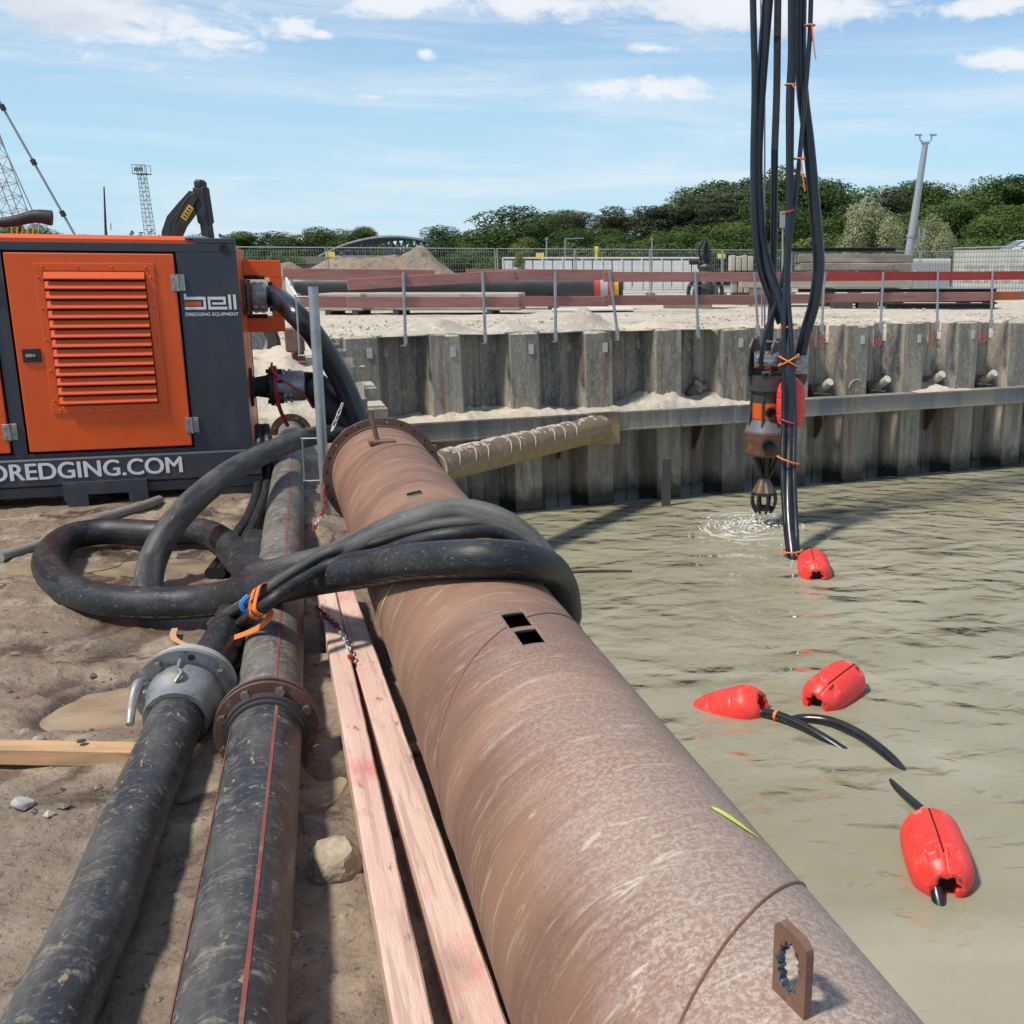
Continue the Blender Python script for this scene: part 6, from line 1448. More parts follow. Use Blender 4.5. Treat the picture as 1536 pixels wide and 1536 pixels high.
# ---------------------------------------------------------------- timber guard rail along the wall top
gr = thing('guard_rail', 'timber guard rail of faded red boards on steel posts along the wall top', 'guard rail', W(6, -.1, UP_Z))
def wp3(px, py, d): u_, z_ = WP(px, py, d); return W(u_, d, z_)
Tw = Matrix((WU, WN, Vector((0, 0, 1)))).transposed()
for i, (pt, pbm) in enumerate((((605, 408), (607, 488)), ((724, 407), (727, 488)), ((833, 407), (833, 492)), ((914, 407), (926, 492)), ((1043, 407), (1047, 490)), ((1131, 408), (1137, 486)), ((1237, 408), (1233, 486)), ((1325, 408), (1321, 484)), ((1407, 407), (1406, 484)), ((1489, 407), (1487, 482)))):
    a = wp3(*pt, .24); b = wp3(*pbm, .24); b.z = UP_Z + .02; mb = MB(); mb.rod(b - Vector((0, 0, .02)), a, .027, 10); po = add('post', mb, m_galv, gr, smooth=True, ang=40)
    mb = MB(); mb.box(b + WN * .0 + Vector((0, 0, -.04)), (.05, .10, .18), Tw, .006); mb.rod(b + WN * .05 + Vector((0, 0, -.12)), b + WN * .16 + WU * -.06 + Vector((0, 0, -.16)), .012, 8); mb.box(b + WN * .13 + WU * -.05 + Vector((0, 0, -.15)), (.10, .02, .02), Tw); add('clamp', mb, m_galv, po)
def board(p0, p1, d, mt, hpx=13.5):
    a, b = wp3(*p0, d), wp3(*p1, d); mb = MB(); h = .18; mb.box((a + b) / 2, (.03, h, (b - a).length), frame(b - a), .004); add('board', mb, mt, gr)
R_, B_ = m_woodred, m_woodbright
for p0, p1, d, mt in (((424, 411), (652, 413), .185, R_), ((521, 427), (772, 413), .225 - .01, R_), ((700, 411.5), (918, 412), .185, R_), ((905, 415), (1150, 415.5), .20, R_), ((1150, 415), (1241, 415), .185, R_), ((1241, 414.5), (1323, 414.2), .195, B_), ((1324, 414), (1407, 413.8), .185, B_), ((1408, 414), (1610, 412.5), .195, B_),
                      ((415, 452), (520, 453), .185, R_), ((520, 453.5), (778, 453), .20, R_), ((779, 452), (912, 452), .185, R_), ((905, 450.5), (1130, 449.5), .20, R_), ((1131, 449), (1240, 448), .185, R_), ((1240, 447), (1488, 444.5), .195, R_), ((1489, 444), (1530, 443.5), .185, mat('orange_board', (0.48, 0.10, 0.03), rough=0.7)), ((1531, 443), (1612, 443), .195, R_)): board(p0, p1, d, mt)
# short red barrier on the sand behind the power pack
q0, q1 = GY(428, 430, 15.5), GY(455, 500, 12.6)
sb = thing('site_barrier', 'red and white timber barrier sagging on the sand behind the power pack', 'barrier', (q1.x, q1.y, .5))
for k, (a, b) in enumerate((((430, 425, 15.3), (447, 455, 13.0)), ((428, 452, 15.3), (444, 478, 13.0)))):
    A_, B2 = GY(*a), GY(*b); mb = MB(); mb.bar(A_, B2, .03, .17, .004); add('board', mb, m_whiteplate if k == 0 else R_, sb)
for a, b in (((437, 420, 14.2), (443, 510, 14.2)), ((448, 440, 13.0), (452, 530, 13.0))):
    A_, B2 = GY(*a), GY(*b); mb = MB(); mb.rod(A_, Vector((B2.x, B2.y, .3)), .022, 8); add('post', mb, m_galv, sb)
mb = MB(); A_, B2 = GY(438, 500, 13.2), GY(448, 530, 12.9)
for k in range(5): mb.tube(cr([A_ + Vector((.02 * k, 0, .02)), (A_ + B2) / 2 + Vector((-.05 + .03 * k, 0, -.05)), B2 + Vector((.03 * k - .05, 0, -.12))], 5), .022, 6)
add('barrier_net', mb, mat('faded_red_net', (0.34, 0.10, 0.09), (0.22, 0.06, 0.05), 20, rough=0.8), sb)
mb = MB(); mb.box(GY(442, 510, 12.9), (.22, .1, .3), None, .02); add('red_block', mb, m_rust, sb)

# ---------------------------------------------------------------- materials stored in the yard
def onyard(px, py, dz=0): return G(px, py, UP_Z + dz)
def span(x0, x1, Y, row=460):
    a, b = GY(x0, row, Y), GY(x1, row, Y); return a.x, b.x
def rotbox(mb, x0, x1, y, d, z0, z1, sl=.0, b=.01):
    """box whose long side runs along x with slope sl (dy/dx)"""
    T = Matrix.Rotation(math.atan(sl), 3, 'Z'); mb.box(((x0 + x1) / 2, y + d / 2, (z0 + z1) / 2), ((x1 - x0), d, z1 - z0), T, b); return mb
Z0 = UP_Z
# two pale precast slabs by the black pipe
for (xa, xb, Y, lab) in ((478, 545, 26.3, 'short pale concrete slab at the end of the row below the black pipe'), (546, 781, 26.6, 'long pale concrete slab on blocks in front of the black pipe')):
    x0, x1 = span(xa, xb, Y); t = thing('concrete_slab', lab, 'slab', ((x0 + x1) / 2, Y, Z0)); mb = MB(); rotbox(mb, x0, x1 - .03, Y, 1.2, Z0 + .10, Z0 + .53, 0, .03); add('slab', mb, m_conc, t)
    for k in range(2): mb = MB(); mb.box((x0 + (x1 - x0) * (.2 + .6 * k), Y + .6, Z0 + .04), (.14, 1.2, .13)); add('bearer', mb, m_hbeam, t)
# black coated pipe with red and grey bands
Yp = 30.0; zc_ = 1.37; rp = .37
x0, x1 = span(440, 893, Yp); bp = thing('coated_pipe', 'long black coated pipe with red and grey bands at its end', 'pipe', ((x0 + x1) / 2, Yp, Z0))
mb = MB(); mb.rod((x0, Yp, zc_), (x1, Yp, zc_), rp, 36); add('pipe_body', mb, m_blackpipe, bp, smooth=True, ang=40)
xs_ = [span(893, 893, Yp)[0], span(902, 902, Yp)[0], span(913, 913, Yp)[0], span(922, 922, Yp)[0], span(929, 929, Yp)[0]]
for k, (m_, rr_) in enumerate(((m_redpaint, rp + .01), (m_greyband, rp + .005), (m_redpaint, rp + .003), (m_yelmach, rp - .02))): mb = MB(); mb.rod((xs_[k] + .002, Yp, zc_), (xs_[k + 1], Yp, zc_), rr_, 32); add('band', mb, m_, bp, smooth=True, ang=40)
mb = MB(); mb.rod((xs_[4] + .001, Yp, zc_), (xs_[4] + .1, Yp, zc_), rp - .04, 28); add('end_cap', mb, m_black, bp)
for px in (500, 640, 830): xq = span(px, px, Yp)[0]; mb = MB(); mb.box((xq, Yp, (Z0 + zc_ - rp) / 2 + .01), (.2, .9, zc_ - rp - Z0 + .12)); add('cradle', mb, m_hbeam, bp)
# white steel plates lying flat
for (xa, xb, Y, z, lab) in ((828, 905, 29.0, .03, 'white steel plate lying flat under the black pipe end'), (880, 948, 28.6, .07, 'second white steel plate lying flat beside the leaning post')):
    xa_, xb_ = span(xa, xb, Y); mb = MB(); mb.box(((xa_ + xb_) / 2, Y, Z0 + z), (xb_ - xa_, 1.6, .05), Matrix.Rotation(.1, 3, 'Z'), .006); add('steel_plate', mb, m_whiteplate, label=lab, cat='plate')
x0, x1 = span(995, 1068, 30.5); mb = MB(); mb.box(((x0 + x1) / 2, 30.9, Z0 + .14), (x1 - x0, .8, .32), None, .01); blk = add('grab_base', mb, m_concdark, label='low concrete block under the hydraulic grab', cat='block')
# hydraulic grab standing on the block
gc = GY(1058, 430, 30.9); gz = Z0 + .30; gk = 30.9 / PF * 1.0
gb = thing('hydraulic_grab', 'dark hydraulic grab standing upright on a low block behind the rail', 'grab', (gc.x, 30.9, gz))
mb = MB(); mb.lathe([(.34, 0), (.40, .06), (.32, .42), (.22, .62), (.20, .78), (.26, .9), (.16, 1.05)], (gc.x, 30.9, gz), (0, 0, 1), 18); add('body', mb, m_pumpgrey, gb)
for k in range(5):
    a = 2 * math.pi * k / 5 + .3; d = Vector((math.cos(a), math.sin(a), 0)); o = Vector((gc.x, 30.9, gz)); mb = MB(); mb.tube(cr([o + d * .25 + Vector((0, 0, .62)), o + d * .48 + Vector((0, 0, .35)), o + d * .52 + Vector((0, 0, .1)), o + d * .40], 4), .06, 6); add('jaw', mb, m_pumpgrey, gb)
mb = MB(); mb.box((gc.x, 30.9, gz + 1.15), (.34, .28, .28), None, .04); mb.ring(Vector((gc.x, 30.9, gz + .36)), (0, 0, 1), .40, .52, .05, 20); add('head', mb, m_pumpgrey, gb)
mb = MB()
for k in range(3): mb.tube(cr([(gc.x - .12 + .1 * k, 30.75, gz + .9), (gc.x - .2 + .14 * k, 30.6, gz + 1.4), (gc.x - .05 + .06 * k, 30.7, gz + 1.62), (gc.x + .1, 30.8, gz + 1.3)], 5), .035, 6)
mb.box((gc.x, 30.9, gz + 1.42), (.18, .3, .34), None, .04); mb.box((gc.x - .34, 30.75, gz + 1.02), (.3, .12, .14), None, .03); add('rotator', mb, m_black, gb)
# precast beams, timber bearers and dark steel beams on the right
def stackbeam(name, lab, xa, xb, Y, ra, rb, dep, mt, cat='beam', sl=.10, profile=False):
    a = GY(xa, ra, Y); b = GY(xb, rb, Y); x0, x1 = a.x, b.x; z1, z0 = a.z, b.z; t = thing(name, lab, cat, ((x0 + x1) / 2, Y, z0))
    mb = MB()
    if profile:   # H section
        L_ = x1 - x0; h = z1 - z0; f = min(.03, h * .15)
        for zz in (z0 + f / 2, z1 - f / 2): mb.box(((x0 + x1) / 2, Y + dep / 2, zz), (L_, dep, f))
        mb.box(((x0 + x1) / 2, Y + dep / 2, (z0 + z1) / 2), (L_, .03, h - 2 * f - .002))
    else: mb.box(((x0 + x1) / 2, Y + dep / 2, (z0 + z1) / 2), (x1 - x0, dep, z1 - z0), None, .02)
    add('section', mb, mt, t); return t, x0, x1, z0, z1
stackbeam('steel_beam', 'dark steel H beam at the bottom of the stack by the fence banner', 1330, 1494, 30.2, 455, 463, .35, m_hbeam, profile=True)
stackbeam('steel_beam', 'dark steel H beam in the middle of the stack by the fence banner', 1250, 1494, 30.4, 447, 453.5, .35, m_hbeam, profile=True)
stackbeam('steel_beam', 'long thin dark steel beam on top of the H beams behind the red rail', 1198, 1497, 30.9, 433, 438.5, .35, m_hbeam, profile=True)
for px in (1275, 1340, 1440, 1480):
    for (ra, rb) in ((438.8, 446.6), (453.8, 455)):
        a = GY(px, ra, 30.6); b = GY(px + 14, rb, 30.6); mb = MB(); mb.box(((a.x + b.x) / 2, 30.75, (a.z + b.z) / 2), (b.x - a.x, .6, abs(a.z - b.z) + .01)); add('timber_bearer', mb, m_bark, label='short dark timber bearer between the stacked steel beams', cat='bearer', group='bearers in the beam stack')
for px in (1252, 1290): a = GY(px, 447, 30.3); mb = MB(); mb.box((a.x + .25, 30.6, Z0 + .15), (.55, .6, .32), None, .01); add('block', mb, m_hbeam, label='dark steel block under the beam stack behind the red rail', cat='block', group='blocks under the beam stack')
stackbeam('concrete_beam', 'lower weathered concrete beam of the big stack behind the bright red boards', 1112, 1369, 32.0, 420, 431.8, 1.2, m_conc)
stackbeam('concrete_beam', 'middle weathered concrete beam with a ledge in the big stack', 1200, 1366, 32.2, 394.5, 406, 1.2, m_concdark)
stackbeam('concrete_beam', 'top weathered concrete beam of the big stack', 1198, 1370, 32.3, 381.5, 394, 1.1, m_concdark)
stackbeam('steel_beam', 'flat dark steel beam lying on the top concrete beam', 1188, 1345, 32.5, 371, 378, .4, m_hbeam, profile=True)
mb = MB()
for px in (1215, 1300, 1350): a = GY(px, 406.3, 32.4); b = GY(px + 22, 419.6, 32.4); mb = MB(); mb.box(((a.x + b.x) / 2, 32.8, (a.z + b.z) / 2), (b.x - a.x, 1.0, a.z - b.z), None, .01); add('timber_bearer', mb, m_whiteplate if px != 1300 else m_hbeam, label='block bearer between the middle and lower concrete beams', cat='bearer', group='bearers in the concrete stack')
for px in (1140, 1240, 1340): a = GY(px, 432, 32.3); mb = MB(); mb.box((a.x, 32.7, (Z0 + a.z) / 2 - .01), (.5, 1.0, a.z - Z0), None, .01); add('block', mb, m_hbeam if px != 1140 else m_conc, label='support block under the lower concrete beam', cat='block', group='blocks under the concrete stack')
for (px, ra, rb, lab) in ((1095, 383, 407, 'upper stack of pale precast pieces standing end on'), (1098, 421, 440, 'lower stack of pale precast pieces standing end on')):
    t = thing('precast_stack', lab, 'concrete', GY(px + 16, rb, 34))
    for k in range(4):
        a = GY(px + 9 * k, ra + (k % 2) * 1.5, 34); b = GY(px + 9 * k + 8, rb, 34); mb = MB(); mb.box(((a.x + b.x) / 2, 34.4, (a.z + b.z) / 2), (b.x - a.x, 1.0, a.z - b.z), None, .03); add('piece', mb, m_conc, t)
mb = MB(); a = GY(1095, 408, 34); b = GY(1135, 420, 34); mb.box(((a.x + b.x) / 2, 34.4, (a.z + b.z) / 2), (b.x - a.x, 1.1, a.z - b.z - .01)); add('pallet', mb, m_bark, label='timber pallet between the two precast stacks', cat='pallet')
mb = MB(); a = GY(1098, 440.5, 34); mb.box((a.x + .45, 34.4, (a.z + Z0) / 2), (.9, 1.1, a.z - Z0)); add('pallet', mb, m_bark, label='timber pallet on the ground under the precast pieces', cat='pallet')
# banner panel with show-through lettering
fx0 = onyard(1430, 446); bq0 = GY(1427, 446, 46); bq1 = GY(1600, 446, 40.5)
bn = thing('banner_fence', 'fence panel with a dirty white banner, lettering showing through from behind', 'fence', (bq0.x, bq0.y, Z0))
dU = Vector((bq1.x - bq0.x, bq1.y - bq0.y, 0)); bl_ = dU.length; dU.normalize(); dV = Vector((dU.y, -dU.x, 0)); Tb = Matrix((dU, dV * -1, Vector((0, 0, 1)))).transposed(); bo = Vector((bq0.x, bq0.y, Z0))
mb = MB(); mb.box(bo + dU * (bl_ * .5) + Vector((0, 0, 1.05)), (bl_ - .1, .012, 1.75), Tb); add('banner', mb, mat('banner_cloth', (0.46, 0.46, 0.43), (0.36, 0.35, 0.3), 1.2, [dict(c=(0.3, 0.25, 0.14), s=.9, lo=0.52, hi=0.68, amt=0.7)], rough=0.8, bump=0.1), bn)
mb = text_mesh('PUNTE', .95, .004, .03, 'CENTER', 1.15); mb.v = [(-x, y, z) for x, y, z in mb.v]; mb.f = [f[::-1] for f in mb.f]
T = Matrix((dU, Vector((0, 0, 1)), dV)).transposed(); xform(mb, T, bo + dU * 2.35 + dV * .012 + Vector((0, 0, .62))); add('banner_lettering', mb, mat('banner_grey', (0.27, 0.28, 0.28), rough=0.8, bump=0), bn)
mb = MB()
for q in (0, bl_): mb.rod(bo + dU * q + Vector((0, 0, .0)), bo + dU * q + Vector((0, 0, 2.05)), .025, 8)
mb.rod(bo + Vector((0, 0, 2.03)), bo + dU * bl_ + Vector((0, 0, 2.03)), .025, 8); mb.rod(bo + Vector((0, 0, .12)), bo + dU * bl_ + Vector((0, 0, .12)), .025, 8); add('frame', mb, m_galv, bn)
mb = MB()
for k in range(36): q = bl_ * k / 36; mb.box(bo + dU * q + dV * .03 + Vector((0, 0, 1.05)), (.010, .008, 1.9), Tb)
for k in range(9): mb.box(bo + dU * bl_ / 2 + dV * .032 + Vector((0, 0, .2 + .21 * k)), (bl_, .008, .010), Tb)
add('wire_mesh', mb, m_galv, bn, kind='stuff')

# ---------------------------------------------------------------- mesh site fence
def fence_panel(first):
    pass
def panel_meshes(Lp_):
    fr = MB()
    for x in (0.04, Lp_ - .04): fr.rod((x, 0, 0), (x, 0, 2.0), .024, 6)
    for z in (1.98, .10): fr.rod((.04, 0, z), (Lp_ - .04, 0, z), .020, 6)
    me1 = mesh_of('frame', fr); me1.materials.append(m_galv)
    ms = MB()
    for k in range(1, int(Lp_ / .10)): ms.box((k * .10, 0, 1.04), (.007, .007, 1.88))
    for z in (.35, .6, .85, 1.1, 1.35, 1.6, 1.85): ms.box((Lp_ / 2, .008, z), (Lp_ - .1, .007, .009))
    me2 = mesh_of('wire_mesh', ms); me2.materials.append(m_galv)
    ft = MB()
    ft.box((0, 0, .06), (.25, .7, .14), None, .02); me3 = mesh_of('foot', ft); me3.materials.append(m_concdark)
    return me1, me2, me3
LPN = 3.4; mf, mm, m3 = panel_meshes(LPN)
FGp = 'mesh panels of the site fence'
fa = GY(360, 450, 41.5); fb = GY(1427, 450, 51.5)
dF = Vector((fb.x - fa.x, fb.y - fa.y, 0)); NF = int(dF.length / LPN); dFn = dF.normalized(); angF = math.atan2(dFn.y, dFn.x)
for k in range(NF + 1):
    q = Vector((fa.x, fa.y, Z0)) + dFn * (k * LPN)
    t = thing('mesh_fence_panel', 'grey wire mesh fence panel in the line across the yard', 'fence panel', q, (0, 0, angF + rnd.uniform(-.02, .02)), FGp)
    share('frame', mf, t); o = share('wire_mesh', mm, t); o['kind'] = 'stuff'; share('foot', m3, t)
for px, lab in ((496, 'yellow sign hung on the mesh fence by the dirt mound'), (810, 'yellow sign hung on the mesh fence by the white barrier'), (1082, 'yellow sign hung on the mesh fence beside the grab')):
    kq = (px - 360) / (1427 - 360); q = Vector((fa.x, fa.y, 0)).lerp(Vector((fb.x, fb.y, 0)), kq); p = GY(px, 385, 42 + 9.5 * kq - .2); mb = MB(); mb.box((p.x, p.y, Z0 + 1.72), (.36, .02, .20)); add('warning_sign', mb, m_yellow, label=lab, cat='sign')
# low white barrier behind the fence
wb = thing('white_barrier', 'long low white panelled barrier behind the mesh fence', 'barrier', (GY(900, 430, 60).x, 60, Z0))
xa, xb = span(757, 1052, 60); n = 20; w_ = (xb - xa) / n; ztop = GY(900, 387, 60).z
for k in range(n): mb = MB(); mb.box((xa + w_ * (k + .5), 60, (Z0 + ztop - .12) / 2), (w_ - .05, .12, ztop - .12 - Z0), None, .02); add('panel', mb, m_whitebar, wb)
mb = MB(); mb.box(((xa + xb) / 2, 59.95, ztop), (xb - xa, .1, .10), None, .01)
for k in range(0, n + 1, 2): mb.box((xa + w_ * k, 59.93, (ztop + Z0) / 2), (.08, .08, ztop - Z0), None, .01)
add('top_rail', mb, m_whiteplate, wb)
xa, xb = span(1362, 1425, 52); mb = MB(); za, zb_ = GY(1390, 388, 52).z, GY(1390, 400, 52).z
cont = thing('site_container', 'pale corrugated container roof beyond the stack', 'container', ((xa + xb) / 2, 53, Z0)); mb.box(((xa + xb) / 2, 53.5, (za + Z0) / 2), (xb - xa, 2.4, za - Z0), None, .03); add('box', mb, m_whitebar, cont)
mb = MB()
for k in range(14): mb.box((xa + (xb - xa) * (k + .5) / 14, 52.27, (za + Z0) / 2), (.06, .06, za - Z0 - .2))
add('corrugation', mb, m_greyband, cont)
# white van beyond the banner
vp = GY(1528, 371, 52); vq = Vector((vp.x + .9, 53, Z0)); van = thing('white_van', 'white van parked beyond the banner fence, only its cab showing', 'van', vq)
mb = MB(); prof = [(-2.6, .35), (2.6, .35), (2.6, 2.5), (-.4, 2.55), (-1.5, 1.95), (-2.45, 1.45), (-2.6, 1.0)]
mb.prism(prof, 1.9, Matrix(((1, 0, 0), (0, 0, -1), (0, 1, 0))), vq); add('body', mb, m_whitecar, van)
mb = MB(); mb.prism([(-.55, 2.46), (-1.42, 1.96), (-2.2, 1.60), (-2.24, 1.57), (-1.5, 1.90), (-.5, 2.44)], 1.7, Matrix(((1, 0, 0), (0, 0, -1), (0, 1, 0))), vq + Vector((-.03, 0, .05))); add('windscreen', mb, m_glass, van)
mb = MB(); mb.prism([(-.3, 1.5), (-1.4, 1.5), (-1.25, 1.85), (-.45, 2.3), (-.3, 2.3)], 1.92, Matrix(((1, 0, 0), (0, 0, -1), (0, 1, 0))), vq); add('side_window', mb, m_glass, van)
for x in (-1.7, 1.6):
    for y in (-.85, .85): mb = MB(); mb.rod((vq.x + x, vq.y + y - .1, Z0 + .33), (vq.x + x, vq.y + y + .1, Z0 + .33), .33, 20); add('wheel', mb, m_rubber, van)

# ---------------------------------------------------------------- dirt mounds, mast, poles
def mound(px, Y, wx, wy, h, label, seed, mt=m_dirt):
    c = GY(px, 440, Y); U2, V2 = np.meshgrid(np.linspace(-2.0, 2.0, 60), np.linspace(-2.0, 2.0, 30), indexing='ij')
    Z = h * np.exp(-(U2 ** 2) ** 1.3 - V2 ** 2) * (1 + .35 * fbm(U2 * 2 + seed, V2 * 2, 4, seed)) - .03
    o = grid_mesh('dirt_mound', c.x + U2 * wx, Y + V2 * wy, Z0 + Z, mt); o['label'] = label; o['category'] = 'mound'
mound(405, 46, 2.2, 1.5, 1.55, 'brown dirt mound at the fence end near the power pack', 3); mound(545, 50, 3.6, 2.0, 1.75, 'broad brown dirt mound behind the mesh fence', 5); mound(635, 49.5, 1.9, 1.6, 1.85, 'steeper dirt mound between the broad mound and the white barrier', 8)
def pole(name, p0, p1, Y, r0, r1, label, mt=m_farsteel, cat='pole'):
    a = GY(*p0, Y); b = GY(*p1, Y); b.z = Z0 if b.z < 3 else b.z; t = thing(name, label, cat, b); mb = MB(); mb.tube([b, a], lambda t_: r0 + (r1 - r0) * t_, 14); add('shaft', mb, mt, t, smooth=True); return t, a, b
Ym = 56
t, a, b = pole('antenna_mast', (1388, 216), (1355, 434), Ym, .26, .15, 'tall leaning grey mast with antenna brackets in front of the trees', m_galv, 'mast')
mb = MB(); mb.box(a + Vector((0, 0, .05)), (.36, .3, .10)); 
for sg in (-1, 1): mb.tube([a + Vector((sg * .12, 0, .05)), a + Vector((sg * .30, 0, .22)), a + Vector((sg * .30, 0, .42))], .04, 6); mb.box(a + Vector((sg * .38, 0, .44)), (.34, .1, .08))
add('antenna_head', mb, m_farsteel, t)
mm_ = a.lerp(b, .62); mb = MB(); mb.ring(mm_, (a - b).normalized(), .2, .27, .12, 16); mb.box(mm_ + Vector((.38, 0, .02)), (.5, .08, .08)); mb.box(mm_ + Vector((.36, -.05, .05)), (.10, .12, .72)); mb.box(mm_ + Vector((.62, -.05, .1)), (.10, .12, .62)); add('bracket', mb, m_farsteel, t)
for px, r0, r1, Y, lab in ((820, 358, 440, 62, 'thin grey lamp post behind the white barrier'), (848, 358, 440, 63, 'thin grey lamp post with an arm behind the white barrier'), (978, 358, 440, 66, 'thin grey lamp post before the pine trees'), (1174, 318, 440, 60, 'pole with a small box seen through the hanging hoses')):
    t, a, b = pole('lamp_post', (px, r0), (px, r1), Y, .07, .05, lab, m_farsteel, 'lamp post')
    mb = MB()
    if px == 848: mb.bar(a, a + Vector((1.1, 0, .03)), .06, .06)
    elif px == 1174: mb.box(a + Vector((0, 0, -.4)), (.3, .2, .9))
    else: mb.box(a, (.14, .14, .14))
    add('head', mb, m_farsteel, t)
t, a, b = pole('yellow_post', (895, 374), (895, 440), 61, .09, .09, 'yellow post standing behind the white barrier', m_yellow, 'post')
mb = MB(); mb.box(a, (.24, .2, .3), None, .03); add('post_head', mb, m_yellow, t)
# floodlight tower and thin mast far behind the power pack
def lattice(mb, a, b, w0, w1, n, r_):
    a, b = Vector(a), Vector(b); T = frame(b - a, Vector((0, 1, 0)) if abs((b - a).normalized().y) < .9 else None); P_ = []
    for k in range(n + 1):
        t = k / n; w = (w0 + (w1 - w0) * t) / 2; c = a.lerp(b, t); P_.append([c + T @ Vector((sx * w, sy * w, 0)) for sx, sy in ((-1, -1), (1, -1), (1, 1), (-1, 1))])
    for q in range(4):
        mb.tube([p[q] for p in P_], r_ * 1.5, 5)
        for k in range(n):
            A_, B2 = (P_[k][q], P_[k + 1][(q + 1) % 4]) if k % 2 else (P_[k][(q + 1) % 4], P_[k + 1][q]); mb.tube([A_, B2], r_, 4); mb.tube([P_[k + 1][q], P_[k + 1][(q + 1) % 4]], r_, 4)
    return mb
Yt = 90; a = GY(213, 262, Yt); b = Vector((GY(232, 400, Yt).x, Yt, Z0)); ft_ = thing('floodlight_tower', 'slender grey lattice floodlight tower far behind the power pack', 'tower', b)
mb = MB(); lattice(mb, b, a, .75, .5, 26, .015); add('lattice', mb, m_farsteel, ft_)
mb = MB(); mb.box(a + Vector((0, 0, .05)), (1.1, 1.1, .06)); 
for sx in (-1, -.33, .33, 1): mb.rod(a + Vector((sx * .52, -.5, 0)), a + Vector((sx * .52, -.5, .75)), .03, 5); mb.rod(a + Vector((sx * .52, .5, 0)), a + Vector((sx * .52, .5, .75)), .03, 5)
mb.box(a + Vector((0, -.5, .75)), (1.1, .05, .05)); mb.box(a + Vector((0, .5, .75)), (1.1, .05, .05))
for sx in (-.3, .1): mb.box(a + Vector((sx, -.3, .4)), (.26, .2, .3))
add('lamp_cage', mb, m_farsteel, ft_)
Yq = 100; a = GY(156, 280, Yq); b = Vector((GY(160, 410, Yq).x, Yq, Z0)); tm = thing('radio_mast', 'very thin dark radio mast beside the floodlight tower', 'mast', b); mb = MB(); mb.tube([b, b.lerp(a, .6), a], lambda t: .16 - .1 * t, 8); mb.rod(b.lerp(a, .55) + Vector((.5, 0, 0)), b.lerp(a, .62) + Vector((.5, 0, 0)), .04, 5); add('shaft', mb, m_hbeam, tm)
mb = MB(); mb.tube([b + Vector((-.35, 0, 0)), b.lerp(a, .62)], .05, 5); mb.tube([b + Vector((.6, 0, 0)), b.lerp(a, .62)], .05, 5); add('stay', mb, m_hbeam, tm)
# lattice crane and its guy lines
Yc = 70; cb = GY(32, 346, Yc); ct = GY(-40, 150, Yc); d = (ct - cb); ct2 = cb + d * 2.4
cr_ = thing('lattice_crane', 'orange-brown lattice boom crane far behind the power pack', 'crane', (cb.x, cb.y, Z0))
mb = MB(); lattice(mb, cb + d * -.05, ct2, 1.1, 1.1, 24, .018); add('boom', mb, m_craneboom, cr_)
mb = MB(); mb.box((cb.x + .3, Yc, cb.z - 1.2), (1.6, 1.4, 1.8), None, .1); mb.box((cb.x - .8, Yc, Z0 + 1.0), (4.5, 3, 1.0), None, .1)
for k in range(6): mb.rod((cb.x - .5 + .35 * k, Yc - .6, cb.z - .8), (cb.x - .2 + .35 * k, Yc - .6, cb.z + .2), .05, 5)
add('upperworks', mb, m_yelmach, cr_)
mb = MB()
for sy in (-1.3, 1.3): mb.box((cb.x - .8, Yc + sy, Z0 + .35), (5, .7, .8), None, .25)
add('crawler_track', mb, m_black, cr_)
for (p0, p1, r_) in (((-60, 48), (112, 352), .07), ((-60, 75), (64, 350), .035)):
    A_, B2 = GY(*p0, Yc - 4), GY(*p1, Yc - 4); dd = (B2 - A_); mb = MB(); mb.tube([A_ - dd * .6, B2 + dd * .0], r_, 6); o = add('guy_line', mb, m_farsteel, cr_)
    if r_ > .05:
        for t in (.35, .62, .88): mb = MB(); mb.rod(A_.lerp(B2, t), A_.lerp(B2, t + .025), .16, 8); add('turnbuckle', mb, m_black, cr_)
# excavator behind the power pack
Ye = 24; ek = Ye / PF * 1.0
def ep(px, py, dy=0): return GY(px, py, Ye + dy)
eb = ep(262, 400); ev = thing('excavator', 'dark excavator behind the power pack with its arm bent upward', 'excavator', (eb.x - .6, Ye, Z0))
mb = MB(); P_ = [ep(258, 400), ep(259, 350), ep(266, 332), ep(282, 312), ep(296, 292)]
vs = []; n = len(P_); wd = [.30, .31, .33, .31, .22]
for i, p in enumerate(P_):
    t = (P_[min(i + 1, n - 1)] - P_[max(i - 1, 0)]).normalized(); nr = Vector((t.z, 0, -t.x)); w = wd[i] / 2
    vs += [p + nr * w + Vector((0, -.2, 0)), p - nr * w + Vector((0, -.2, 0)), p - nr * w + Vector((0, .2, 0)), p + nr * w + Vector((0, .2, 0))]
fs = [(0, 1, 2, 3), tuple(4 * (n - 1) + k for k in (3, 2, 1, 0))]
for i in range(n - 1):
    for k in range(4): fs.append((4 * i + k, 4 * i + 4 + k, 4 * i + 4 + (k + 1) % 4, 4 * i + (k + 1) % 4))
mb.add(vs, fs); bm_ = add('boom', mb, m_black, ev)
mb = MB(); a, b = ep(301, 281), ep(316, 380); mb.bar(a, a.lerp(b, .55), .27, .30, .03, Vector((0, 1, 0))); mb.bar(a.lerp(b, .5), b, .2, .26, .03, Vector((0, 1, 0))); mb.box(a + Vector((0, 0, .06)), (.2, .3, .2), None, .05); add('stick', mb, m_black, ev)
